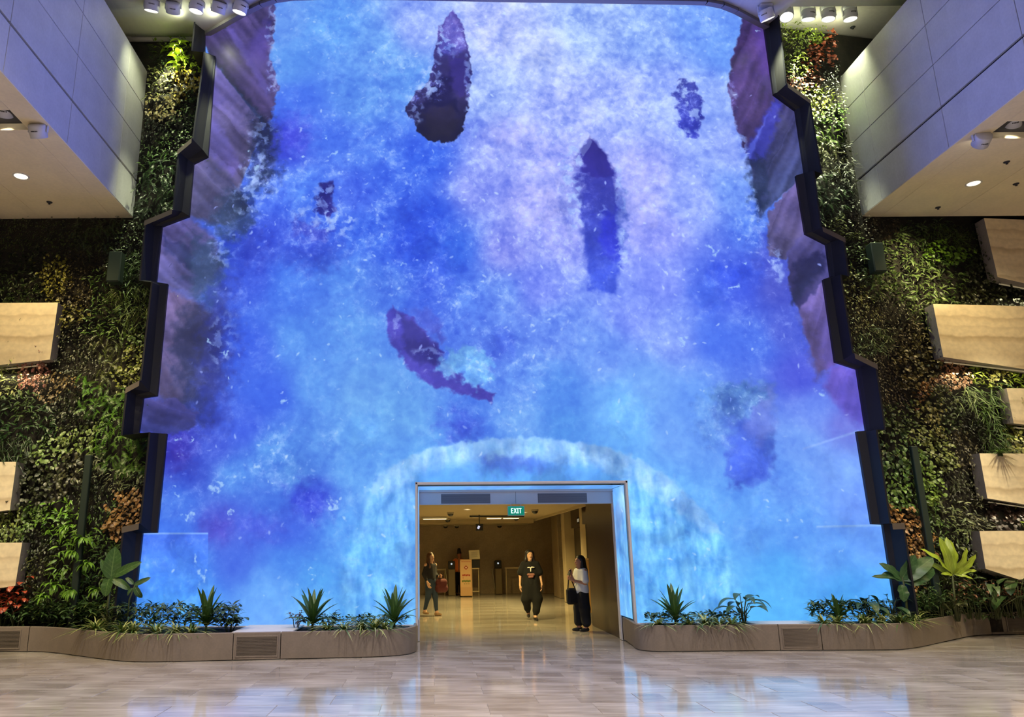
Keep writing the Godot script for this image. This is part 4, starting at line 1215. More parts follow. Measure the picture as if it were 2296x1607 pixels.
func planters() -> void:
	planter(0, [Vector2(-11, -14.5), Vector2(-9, -14.5), Vector2(-7.45, -14.5), Vector2(-6.84, -14.34), Vector2(-6.16, -13.88), Vector2(-5.5, -13.4), Vector2(-4.95, -13.08), Vector2(-4.5, -13.0), Vector2(-3.78, -13.08), Vector2(-2.43, -13.23), Vector2(-1.3, -13.36), Vector2(-0.8, -13.46), Vector2(-0.48, -13.66), Vector2(-0.33, -14.0), Vector2(-0.31, -14.3), Vector2(-0.31, -15.5)],
		[Vector2(-0.45, -14.58), Vector2(-5.2, -14.58), Vector2(-5.7, -15.0), Vector2(-11, -15.0)], [-7.38, -3.28, -2.52],
		[[-3.25, -13.14, -2.55, -13.215], [-8.2, -14.5, -7.45, -14.5]], "bronze metal planter curb in front of the screen, holding the banana-leaved plant")
	planter(1, [Vector2(3.68, -15.6), Vector2(3.66, -15.2), Vector2(3.6, -14.6), Vector2(3.56, -14.2), Vector2(3.62, -13.95), Vector2(3.84, -13.82), Vector2(4.2, -13.81), Vector2(5.85, -13.81), Vector2(7.6, -13.8), Vector2(8.05, -13.85), Vector2(8.55, -14.16), Vector2(9.12, -14.62), Vector2(9.88, -15.25), Vector2(10.6, -15.8), Vector2(11.2, -16.0), Vector2(12.0, -16.07), Vector2(13.5, -16.1)],
		[Vector2(13.5, -16.4), Vector2(9.5, -15.7), Vector2(8.5, -15.2), Vector2(8.3, -14.58), Vector2(3.74, -14.58)], [5.93, 6.65, 11.35],
		[[5.97, -13.81, 6.61, -13.81], [11.45, -16.03, 12.1, -16.07]], "bronze metal planter curb in front of the screen, wrapping round the doorway corner")
	# bare metal ledges between the plants
	for q in [[-3.35, -2.35, -13.15], [5.62, 6.75, -13.8]]:
		var st := S()
		box(st, Vector3((q[0] + q[1]) / 2, KERB - 0.02, (ZS + 0.1 + q[2] - 0.12) / 2), Vector3(q[1] - q[0], 0.03, absf(ZS + 0.1 - q[2] + 0.12)), 0.006)
		tag(mesh("ledge", st, M.white), ["pale metal ledge by the screen beside the leafless gap, next to dark bushy plant", "pale metal ledge by the screen between peace lily and striped grass"][0 if q[0] < 0 else 1], "ledge")

# ---------- lamps ----------
func lamps() -> void:
	var green := Color(0.98, 1.0, 0.80)
	var L := [[342, 14, [318, 330]], [390, 18, [390, 160]], [443, 16, [330, 560]], [492, 18, [452, 210]], [540, 18, [440, 420]]]
	var i := 0
	for q in L:
		var at := ony(q[0], q[1] - 20, 13.1)
		var to := onz(q[2][0], q[2][1], ZL + 0.2)
		lamp_head("ceiling_spotlight", "white drum spotlight above the yellow-green shrub, %s" % ["next to the white clad box", "second from the white clad box", "in the middle of its row", "second from the curved ceiling edge", "next to the curved ceiling edge"][i], at, to, [4.6, 74.0, 40.0, 30.0, 18.0][i], [34.0, 16.0, 16.0, 9.0, 12.0][i], green, "spotlights above the yellow-green shrub")
		i += 1
	var R := [[1716, 30, [1845, 420]], [1760, 30, [1738, 150]], [1810, 32, [1800, 150]], [1855, 32, [1840, 270]], [1903, 32, [1925, 330]]]
	i = 0
	for q in R:
		var at := ony(q[0], q[1] - 16, 13.74 if i > 0 else 12.96)
		var to := onr(q[2][0], q[2][1], 0.3) if i != 1 else onz(1786, 190, ZS + 0.42)
		lamp_head("ceiling_spotlight", "white drum spotlight above the coral-leaved planting, %s" % ["next to the curved ceiling edge", "second from the curved ceiling edge", "in the middle of its row", "second from the white clad box", "next to the white clad box"][i], at, to, [30.0, 20.0, 56.0, 58.0, 40.0][i], [16.0, 9.0, 16.0, 17.0, 32.0][i], green, "spotlights above the coral-leaved planting")
		i += 1
	# added fill lights, no fitting of their own, to brighten the ceiling round the drums
	for q in [[390, 30, 12.86], [470, 30, 12.86], [1790, 46, 13.5], [1850, 46, 13.5], [1905, 46, 13.5]]:
		var o := OmniLight3D.new()
		o.name = numbered("ceiling_fill")
		o.position = ony(q[0], q[1] - 16, q[2]) + Vector3(0, 0.0, -0.4)
		o.light_color = green
		o.light_energy = 0.12
		o.light_size = 0.08
		o.omni_range = 30.0
		o.omni_attenuation = 2.0
		o.shadow_enabled = true
		add_child(o)
	# lamps in the slots of the warm ceilings, turned to the planted walls and the floor
	for side in 2:
		var s: Dictionary = M["soffit%d" % side]
		var lab: String = ["white drum spotlight, ceiling slot over three stone boxes", "white drum spotlight, ceiling slot over five stone boxes"][side]
		var aims: Array
		if side == 0:
			aims = [[[2, 262], onz(20, 800, ZL), 7.0, 24.0], [[-110, 262], onz(10, 1120, ZL), 26.0, 15.0], [[4, 192], onz(160, 1200, ZL), 80.0, 14.0], [[-95, 192], onz(20, 1270, ZL), 30.0, 13.0]]
		else:
			aims = [[[2268, 296], onr(2230, 740), 8.0, 20.0], [[2380, 296], onr(2260, 1100), 34.0, 15.0], [[2288, 226], onr(2090, 1080), 62.0, 14.0], [[2390, 226], onr(2140, 1240), 56.0, 14.0]]
		var k := 0
		for a in aims:
			var at := ony(a[0][0], a[0][1], s.y0)
			var sl: Array = s.slots[k / 2]
			at = Vector3(at.x, s.y0 + 0.4, (sl[0] + sl[1]) / 2)
			lamp_head("slot_spotlight", lab + [", slot by the wall", ", slot by the wall, outer lamp", ", slot far from wall", ", slot far from wall, outer lamp"][k], at, a[1], a[2], a[3], Color(1.0, 0.94, 0.78), "slot spotlights, ceiling %s" % ["over three boxes", "over five boxes"][side], 0.13)
			k += 1
		# the one that hangs lower
		var h := ony(70, 262, s.y0) if side == 0 else ony(2205, 296, s.y0)
		h = Vector3(h.x, s.y0 + 0.1, s.slots[0][0] + 0.12)
		var aim := onz(230, 940, ZL) if side == 0 else onr(2040, 620)
		lamp_head("slot_spotlight", ["white drum spotlight hanging below the slot over three stone boxes", "white drum spotlight hanging below the slot over five stone boxes"][side], h, aim, 34.0, 17.0, Color(1.0, 0.92, 0.70), "", 0.14)

func hall_lamps() -> void:   # downlights of the high ceiling behind the camera, which light the floor
	for q in [[-4.0, -5.0], [1.5, -5.0], [7.0, -5.0], [-4.0, 1.0], [1.5, 1.0], [7.0, 1.0]]:
		var at := Vector3(q[0], 12.97, q[1])
		var t := thing("ceiling_downlight", "round downlight in the high grey ceiling of the hall", "downlight", at, 0, "downlights of the high ceiling")
		var r := S(true)
		lathe(r, [Vector2(0.16, 0.0), Vector2(0.18, -0.012), Vector2(0.2, -0.006), Vector2(0.202, 0.0)], 24)
		mesh("rim", r, M.white, t)
		var l := S()
		lathe(l, [Vector2(0, -0.004), Vector2(0.165, -0.004), Vector2(0.165, 0.0)], 24)
		mesh("lens", l, M.warm_lens, t)
		spot(at + Vector3(0, -0.04, 0), at + Vector3(0, -5, -1.2), 84.0, 48.0, Color(1.0, 0.96, 0.92), 0.8, 0.15)

# ---------- dark green posts and loudspeakers among the leaves ----------
func wall_fittings() -> void:
	for q in [[0, 245, 570, 275, 632, "dark green loudspeaker on the wall under the white box, near olive leaves"], [1, 1950, 548, 1979, 611, "dark green loudspeaker on the wall beside pale pointed leaves"]]:
		var c := (onz((q[1] + q[3]) / 2.0, (q[2] + q[4]) / 2.0, ZL + 0.42) if q[0] == 0 else onr((q[1] + q[3]) / 2.0, (q[2] + q[4]) / 2.0, 0.42))
		var t := thing("loudspeaker", q[5], "loudspeaker", c)
		var st := S()
		box(st, Vector3.ZERO, Vector3(0.27, 0.66, 0.22), 0.015)
		mesh("cabinet", st, M.dark_green, t)
		var g := S()
		box(g, Vector3(0, 0, 0.113), Vector3(0.24, 0.62, 0.008), 0.003)
		mesh("grille", g, mat(C(30, 46, 38), 0.8), t)
		var b := S()
		box(b, Vector3(0, 0, -0.27), Vector3(0.08, 0.1, 0.34))
		mesh("bracket", b, M.black, t)
	for q in [[0, 200, 1020, 198, 1235, "thin dark green post standing against the wall by bright lance leaves"], [1, 2047, 1000, 2058, 1200, "thin dark green post standing against the wall by heart-shaped leaves"]]:
		var a := onz(q[1], q[2], ZL + 0.38) if q[0] == 0 else onr(q[1], q[2], 0.38)
		var st := S()
		box(st, Vector3(a.x, (a.y + 0.3) / 2, a.z), Vector3(0.13, a.y - 0.3, 0.1), 0.012)
		tag(mesh("green_post", st, M.dark_green), q[5], "post")

# ---------- the lobby beyond the doorway ----------
func lobby() -> void:
	var zb := -32.2
	slab("wall_lobby_back", Vector3(-6.5, 0, zb - 0.3), Vector3(6.5, 3.6, zb), M.stone_wall, "brown stone back wall of the lobby")
	slab("wall_lobby_left", Vector3(-6.7, 0, zb), Vector3(-6.5, 3.6, -15.7), M.stone_wall)
	slab("wall_lobby_right", Vector3(5.3, 0, zb), Vector3(5.5, 3.6, -15.9), M.stone_wall)
	slab("ceiling_lobby", Vector3(-6.7, 2.87, zb), Vector3(3.98, 3.1, -15.9), M.lobby_ceiling, "tan lobby ceiling")
	slab("ceiling_lobby_cove", Vector3(3.9, 3.3, zb), Vector3(5.5, 3.5, -15.9), M.stone_wall)
	slab("trim_3", Vector3(3.93, 2.8, zb), Vector3(3.99, 3.3, -17.4), M.lobby_ceiling)
	# lowered edge by the back wall
	slab("trim_4", Vector3(-6.5, 2.72, zb), Vector3(3.9, 2.88, zb + 2.2), M.lobby_ceiling)
	# dark wall beside the doorway, in one piece with the curb
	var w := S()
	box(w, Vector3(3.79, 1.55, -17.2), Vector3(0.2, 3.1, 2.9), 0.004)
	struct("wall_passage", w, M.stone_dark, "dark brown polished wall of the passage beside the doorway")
	# doorway header with two grilles
	var h := thing("door_header", "grey metal header over the doorway with two dark grilles", "header", Vector3.ZERO, 0, "", "structure")
	for k in 2:
		var st := S()
		var x0: float = [-0.30, 1.69][k]
		var x1: float = [1.685, 3.67][k]
		box(st, Vector3((x0 + x1) / 2, 2.735, -15.72), Vector3(x1 - x0, 0.25, 0.08), 0.004)
		var pn := mesh("header_panel", st, M.header, h)
		var gs := S()
		for e in 9:
			box(gs, Vector3([0.67, 2.64][k], 2.645 + e * 0.0205, -15.675), Vector3(0.98, 0.013, 0.012))
		mesh("grille", gs, M.header_grille, pn)
		var gb := S()
		box(gb, Vector3([0.67, 2.64][k], 2.727, -15.682), Vector3(1.0, 0.19, 0.008))
		mesh("grille_back", gb, mat(C(96, 92, 102), 0.7), pn)
	var tp := S()
	box(tp, Vector3(1.69, 2.88, -15.70), Vector3(3.97, 0.04, 0.12), 0.003)
	mesh("header_cap", tp, M.header, h)
	var jl := S()
	box(jl, Vector3(-0.30, 1.42, -15.7), Vector3(0.05, 2.84, 0.16), 0.004)
	box(jl, Vector3(3.66, 1.42, -15.7), Vector3(0.03, 2.84, 0.16), 0.004)
	mesh("door_post", jl, M.header, h)
	# exit sign
	var exit_at := onz(1157, 1145, -15.6)
	var ex := thing("exit_sign", "green and white EXIT sign hanging under the doorway header", "sign", exit_at)
	var bs := S()
	box(bs, Vector3.ZERO, Vector3(0.34, 0.19, 0.05), 0.006)
	mesh("housing", bs, mat(C(150, 200, 186), 0.4), ex)
	var fs := S()
	box(fs, Vector3(0, 0, 0.026), Vector3(0.315, 0.165, 0.006), 0.002)
	mesh("face", fs, glow_of(C(8, 140, 108), 0.55), ex)
	var tm := TextMesh.new()
	tm.text = "EXIT"
	var sf := SystemFont.new()
	sf.font_names = PackedStringArray(["Droid Sans"])
	sf.font_weight = 700
	tm.font = sf
	tm.font_size = 32
	tm.pixel_size = 0.0036
	tm.depth = 0.006
	var tx := MeshInstance3D.new()
	tx.name = "lettering"
	tx.mesh = tm
	tx.material_override = glow(C(235, 255, 250), 1.0)
	tx.position = Vector3(0, 0, 0.032)
	tx.scale = Vector3(0.92, 1.25, 1)
	ex.add_child(tx)
	for s in [-1, 1]:
		var hs := S()
		box(hs, Vector3(s * 0.1, 0.13, 0), Vector3(0.012, 0.09, 0.012))
		mesh("hanger", hs, M.header, ex)
	# lifts along the side wall: pale piers, dark doors, a dark leaf standing open
	for q in [[-30.4, -28.9, 4.62, "pier"], [-27.0, -26.4, 4.45, "pier"], [-23.4, -22.4, 4.42, "pier"]]:
		var st := S()
		box(st, Vector3((q[2] + 5.3) / 2, 1.65, (q[0] + q[1]) / 2), Vector3(5.3 - q[2], 3.3, q[1] - q[0]), 0.01)
		struct("pillar", st, M.lobby_ceiling if q[0] > -30 else M.stone_wall, "pale stone pier between lift doors")
	for q in [[-28.85, -27.05, 4.75, "dark lift doors beyond the wooden stand"], [-26.35, -23.45, 4.7, "dark lift doors with a bright number panel above"], [-22.3, -18.9, 4.3, "dark polished lift surround nearest the passage wall"]]:
		var t := thing("lift_door", q[3], "lift door", Vector3(q[2], 0, (q[0] + q[1]) / 2))
		var L: float = q[1] - q[0]
		for s in [-1, 1]:
			var st := S()
			box(st, Vector3(0.1, 1.2, s * L / 4), Vector3(0.06, 2.4, L / 2 - 0.01), 0.006)
			mesh("leaf_panel", st, M.steel_dark, t)
		var hd := S()
		box(hd, Vector3(0.06, 2.85, 0), Vector3(0.14, 0.88, L), 0.006)
		mesh("door_head", hd, M.stone_dark, t)
		var pn := S()
		box(pn, Vector3(-0.03, 2.62, 0), Vector3(0.02, 0.2, 0.36), 0.004)
		var im := mesh("indicator", pn, M.black, t)
		var nb := S()
		for s in [-1, 1]: box(nb, Vector3(-0.042, 2.62, s * 0.08), Vector3(0.006, 0.1, 0.05))
		mesh("number", nb, glow(C(220, 210, 180), 0.6), im)
	# a wooden stand and poster by the passage wall
	var wd := thing("notice_stand", "pale wooden notice stand behind the person in white", "stand", Vector3(4.1, 0, -20.5), -0.1)
	var ws := S()
	box(ws, Vector3(0, 0.78, 0), Vector3(0.62, 1.3, 0.05), 0.01)
	mesh("board", ws, mat(C(196, 150, 84), 0.6), wd)
	var wf := S()
	for s in [-1, 1]:
		box(wf, Vector3(s * 0.3, 0.75, 0.01), Vector3(0.04, 1.5, 0.07), 0.006)
		box(wf, Vector3(s * 0.3, 0.02, 0), Vector3(0.05, 0.04, 0.35), 0.006)
	box(wf, Vector3(0, 1.46, 0.01), Vector3(0.64, 0.05, 0.07), 0.006)
	mesh("frame", wf, mat(C(226, 190, 120), 0.5), wd)
	# notice board on the counter line, with printed bars
	var kb := thing("notice_board", "tall tan notice board with red diamond, red bar and green bar", "notice board", Vector3(1.26, 0, -30.4))
	var ks := S()
	box(ks, Vector3(0, 0.7, 0), Vector3(0.46, 1.36, 0.08), 0.012)
	mesh("board", ks, mat(C(196, 152, 104), 0.5), kb)
	var kp := S()
	box(kp, Vector3(-0.02, 0.84, 0.042), Vector3(0.40, 0.98, 0.006))
	var kpo := mesh("poster", kp, mat(C(206, 164, 116), 0.6), kb)
	var kd := S()
	var dm := Basis(Vector3.BACK, PI / 4)
	box(kd, Vector3(0, 1.07, 0.048), Vector3(0.12, 0.12, 0.006), 0, dm)
	mesh("diamond", kd, mat(C(150, 40, 24), 0.6), kpo)
	var kw := S()
	box(kw, Vector3(0, 1.07, 0.052), Vector3(0.06, 0.06, 0.006), 0, dm)
	mesh("diamond_core", kw, mat(C(226, 200, 170), 0.6), kpo)
	var kr := S()
	for e in 5: box(kr, Vector3(-0.12 + e * 0.062, 0.79 + (0.006 if e % 2 else -0.004), 0.048), Vector3(0.054, 0.062, 0.006))
	box(kr, Vector3(-0.12, 0.69, 0.048), Vector3(0.03, 0.03, 0.006))
	for e in 9: box(kr, Vector3(-0.16 + e * 0.04, 1.29, 0.048), Vector3(0.028, 0.022, 0.006))
	tag(mesh("red_print", kr, mat(C(160, 52, 26), 0.6), kpo), "", "", "", "stuff")
	var kg := S()
	for e in 6: box(kg, Vector3(-0.14 + e * 0.056, 0.57 + (0.008 if e % 2 else -0.004), 0.048), Vector3(0.05, 0.07, 0.006))
	for e in 3: box(kg, Vector3(-0.06 + e * 0.08, 0.47, 0.048), Vector3(0.04, 0.025, 0.006))
	tag(mesh("green_print", kg, mat(C(88, 104, 30), 0.6), kpo), "", "", "", "stuff")
	# sheet on an easel behind it
	var ez := thing("white_sheet_stand", "white printed sheet on a dark stand behind the notice board", "stand", Vector3(1.62, 0, -30.9))
	var es := S()
	box(es, Vector3(0, 1.55, 0), Vector3(0.42, 0.34, 0.02), 0.003, Basis(Vector3.BACK, 0.06))
	var sh := mesh("sheet", es, mat(C(226, 214, 184), 0.6), ez)
	var ep := S()
	for e in 5: box(ep, Vector3(0, 1.63 - e * 0.04, 0.013), Vector3(0.26 - 0.03 * (e % 2), 0.008, 0.003), 0, Basis(Vector3.BACK, 0.06))
	mesh("print", ep, mat(C(150, 140, 120), 0.7), sh)
	var ed := S()
	box(ed, Vector3(0.05, 1.2, -0.05), Vector3(0.32, 0.3, 0.08), 0.01)
	mesh("screen_back", ed, M.black, ez)
	var el := S()
	box(el, Vector3(0.02, 1.02, -0.02), Vector3(0.3, 0.05, 0.2), 0.006)
	for s in [-1, 1]:
		box(el, Vector3(0.02 + s * 0.13, 0.5, -0.02), Vector3(0.03, 1.0, 0.03), 0.004)
	box(el, Vector3(0.02, 0.16, -0.02), Vector3(0.3, 0.03, 0.2), 0.004)
	mesh("legs", el, mat(C(190, 170, 130), 0.4), ez)
	# two gates with dark heads and rails
	for q in [[0.72, -31.2, "glass-sided turnstile with dark head beside the notice board"], [2.62, -31.9, "turnstile with dark head standing alone before the back wall"]]:
		var t := thing("turnstile", q[2], "turnstile", Vector3(q[0], 0, q[1]))
		var st := S()
		box(st, Vector3(0, 0.5, 0), Vector3(0.28, 1.0, 0.5), 0.02)
		mesh("cabinet", st, mat(C(120, 104, 74), 0.3, 0.4), t)
		var hs2 := S()
		box(hs2, Vector3(0, 1.14, 0.05), Vector3(0.27, 0.34, 0.12), 0.015)
		var hdm := mesh("reader_head", hs2, M.black, t)
		var ld := S(true)
		lathe(ld, [Vector2(0, 0.0), Vector2(0.035, 0.0), Vector2(0.035, 0.01)], 12, Transform3D(Basis(Vector3.RIGHT, -PI / 2), Vector3(0.0, 1.2, 0.125)))
		mesh("indicator", ld, glow(C(210, 225, 235), 0.8), hdm)
		var gl := S()
		box(gl, Vector3(-0.2, 0.6, 0), Vector3(0.015, 0.8, 0.36), 0.004, Basis(Vector3.BACK, 0.12))
		mesh("wing", gl, mat(C(190, 180, 150), 0.3), t)
	for q in [[-0.1, 0.5, 0.98, "pale handrail beside the glass-sided turnstile"], [2.85, 4.1, 1.02, "pale handrail beside the lone turnstile"]]:
		var st := S(true)
		tube(st, [Vector3(q[0], q[2], -31.4), Vector3(q[1], q[2], -31.4)], 0.03)
		tube(st, [Vector3(q[0] + 0.05, 0, -31.4), Vector3(q[0] + 0.05, q[2], -31.4)], 0.02)
		tube(st, [Vector3(q[1] - 0.05, 0, -31.4), Vector3(q[1] - 0.05, q[2], -31.4)], 0.02)
		tag(mesh("handrail", st, mat(C(200, 180, 140), 0.3, 0.4)), q[3], "handrail")
	# lamps, domes and tracks under the lobby ceiling
	for q in [[1010, 1148, 2.87], [1004, 1163, 2.87], [999, 1185, 2.72], [1199, 1142, 2.87], [1157, 1159, 2.87], [1120, 1184, 2.72], [1024, 1184, 2.72]]:
		var at := ony(q[0], q[1], q[2])
		if at.z < zb + 0.3 or at.z > -16.0: at = onz(q[0], q[1], zb + 0.5); at.y = 2.72
		at.y = q[2] if at.z > zb + 2.2 else 2.72
		var t := thing("dome_camera", "small dark dome camera, %s" % {1010: "first in the line running back from the doorway", 1004: "second in the line running back from the doorway", 999: "last in the line running back from the doorway", 1199: "beside the EXIT sign", 1157: "just below the EXIT sign", 1120: "by the back wall beyond the hanging monitor", 1024: "by the back wall, smallest of all"}[q[0]], "camera", at, 0, "dome cameras in the lobby")
		var st := S(true)
		lathe(st, [Vector2(0.0, -0.13), Vector2(0.05, -0.12), Vector2(0.085, -0.085), Vector2(0.095, -0.05)], 16)
		mesh("dome", st, mat(C(14, 13, 12), 0.15), t)
		var rs := S(true)
		lathe(rs, [Vector2(0.095, -0.05), Vector2(0.11, -0.04), Vector2(0.11, 0.0)], 16)
		mesh("ring", rs, mat(C(150, 140, 120), 0.4), t)
	for q in [[975, 1174, 0.9], [1108, 1173, 0.55], [1146, 1170, 0.6]]:
		var at := onz(q[0], q[1], -27.5)
		var t := thing("lobby_lamp", "bright flat lamp under the tan lobby ceiling", "lamp", Vector3(at.x, 2.83, -27.5), 0, "flat lamps in the lobby")
		var st := S()
		box(st, Vector3(0, 0, 0), Vector3(q[2], 0.06, 0.3), 0.01)
		mesh("body", st, M.white, t)
		var lf := S()
		box(lf, Vector3(0, -0.033, 0), Vector3(q[2] * 0.9, 0.012, 0.24), 0.003)
		mesh("diffuser", lf, glow(Color(1.0, 0.9, 0.68), 2.6), t)
	var tk := S()
	box(tk, Vector3(2.2, 2.84, -26.6), Vector3(1.9, 0.05, 0.06), 0.004, Basis(Vector3.UP, 0.12))
	tag(mesh("lamp_track", tk, M.black), "black lamp track under the tan lobby ceiling", "lamp track")
	var mo := thing("hanging_monitor", "small dark monitor with a pale blue glow hanging in the lobby", "monitor", onz(1075, 1182, -26.0))
	var mb := S()
	box(mb, Vector3.ZERO, Vector3(0.24, 0.22, 0.08), 0.01)
	mesh("case", mb, M.black, mo)
	var mg := S()
	box(mg, Vector3(-0.03, 0.0, 0.042), Vector3(0.07, 0.1, 0.006), 0.002, Basis(Vector3.BACK, -0.5))
	mesh("screen", mg, glow(C(190, 205, 245), 0.9), mo)
	var ms := S()
	box(ms, Vector3(0, 0.24, 0), Vector3(0.03, 0.34, 0.03))
	mesh("hanger", ms, M.black, mo)
	# light of the lobby, from its ceiling lamps
	for q in [[1.5, -18.6], [1.0, -22.5], [1.5, -27.5], [-3.5, -20.0], [-3.5, -27.0], [2.9, -24.5]]:
		var at := Vector3(q[0], 2.86, q[1])
		var t := thing("lobby_downlight", "round warm downlight in the tan lobby ceiling", "downlight", at, 0, "warm downlights of the lobby")
		var r := S(true)
		lathe(r, [Vector2(0.08, 0.0), Vector2(0.09, -0.01), Vector2(0.11, -0.004), Vector2(0.112, 0.0)], 16)
		mesh("rim", r, M.white, t)
		var l := S()
		lathe(l, [Vector2(0, -0.003), Vector2(0.082, -0.003), Vector2(0.082, 0.0)], 16)
		mesh("lens", l, M.warm_lens, t)
		spot(at + Vector3(0, -0.03, 0), at + Vector3(0, -2, 0), 16.0, 74.0, Color(1.0, 0.90, 0.58), 0.8, 0.08)

# ---------- leaves and plants ----------
var LEAF := {}
func leaf_mesh(width: float, bend: float, fold: float, n: int, form: int) -> ArrayMesh:   # one metre long along +y from its base, upper face +z
	var st := S(true)
	var mid := []
	var lft := []
	var rgt := []
	for k in n + 1:
		var t := float(k) / n
		var w: float
		match form:
			0: w = sin(PI * pow(t, 0.75)) * (1.0 - 0.25 * t)                 # lance
			1: w = sqrt(maxf(0.0, t * (1.0 - t))) * 2.0 * (1.15 - 0.45 * t)    # heart or round
			2: w = minf(1.0, t * 5.0) * pow(1.0 - t, 0.6)                     # strap
			_: w = sin(PI * clampf(t * 0.92 + 0.08, 0, 1)) ** 0.6
		w *= width / 2.0
		var a := bend * t * t
		var y := t * (1.0 - 0.18 * absf(bend) * t)
		var z := -a * 0.6
		mid.append(Vector3(0, y, z))
		lft.append(Vector3(-w, y, z + w * fold))
		rgt.append(Vector3(w, y, z + w * fold))
	for k in n:
		quad(st, lft[k], mid[k], mid[k + 1], lft[k + 1])
		quad(st, mid[k], rgt[k], rgt[k + 1], mid[k + 1])
	return fin(st)
func frond_mesh(pairs: int, width: float, bend: float) -> ArrayMesh:   # a fern frond: a rib with narrow leaflets
	var st := S(true)
	var at := func(t: float) -> Vector3: return Vector3(0, t * (1.0 - 0.18 * bend * t), -bend * t * t * 0.6)
	for k in pairs:
		var t := 0.08 + 0.88 * float(k) / pairs
		var w := width * sin(PI * (0.15 + 0.8 * t)) / 2.0
		var p: Vector3 = at.call(t)
		var q: Vector3 = at.call(t + 0.62 / pairs)
		for s in [-1.0, 1.0]:
			var e := p.lerp(q, 0.5) + Vector3(s * w, w * 0.45, -w * 0.25)
			if s > 0: tri(st, p, e, q)
			else: tri(st, p, q, e)
	for k in 3:
		var p: Vector3 = at.call(k / 3.0); var q: Vector3 = at.call((k + 1) / 3.0)
		quad(st, p + Vector3(-0.012, 0, 0), p + Vector3(0.012, 0, 0), q + Vector3(0.006, 0, 0), q + Vector3(-0.006, 0, 0))
	return fin(st)
func leaf_materials() -> void:
	LEAF.lance = [leaf_mesh(0.30, 0.5, 0.25, 5, 0), leaf_mesh(0.26, 0.9, 0.2, 5, 0)]
	LEAF.heart = [leaf_mesh(0.72, 0.4, 0.2, 4, 1), leaf_mesh(0.62, 0.7, 0.3, 4, 1)]
	LEAF.strap = [leaf_mesh(0.10, 1.0, 0.4, 6, 2), leaf_mesh(0.085, 1.5, 0.4, 6, 2)]
	LEAF.fern = [frond_mesh(9, 0.34, 0.9), frond_mesh(8, 0.28, 1.3)]
	LEAF.small = [leaf_mesh(0.55, 0.3, 0.25, 3, 1), leaf_mesh(0.45, 0.5, 0.3, 3, 0)]
	M.leaf = mat(Color.WHITE, 0.42, 0.0, 0.5)
	M.leaf.vertex_color_use_as_albedo = true
	M.leaf.backlight_enabled = true
	M.leaf.backlight = Color(0.35, 0.35, 0.3)
func lin(r: int, g: int, b: int) -> Color:
	return C(r, g, b).srgb_to_linear()
# species: what it is called, its shape, size in metres, leaves to the square metre
const KIND := {
	"L": ["lance_leaf_patch", "lance", 0.20, 170.0, "pointed leaves"],
	"R": ["heart_leaf_patch", "heart", 0.13, 210.0, "heart-shaped leaves"],
	"S": ["small_leaf_patch", "small", 0.085, 420.0, "small leaves"],
	"F": ["fern_patch", "fern", 0.30, 130.0, "feathery fern fronds"],
	"G": ["grass_patch", "strap", 0.42, 150.0, "long trailing grass blades"]}
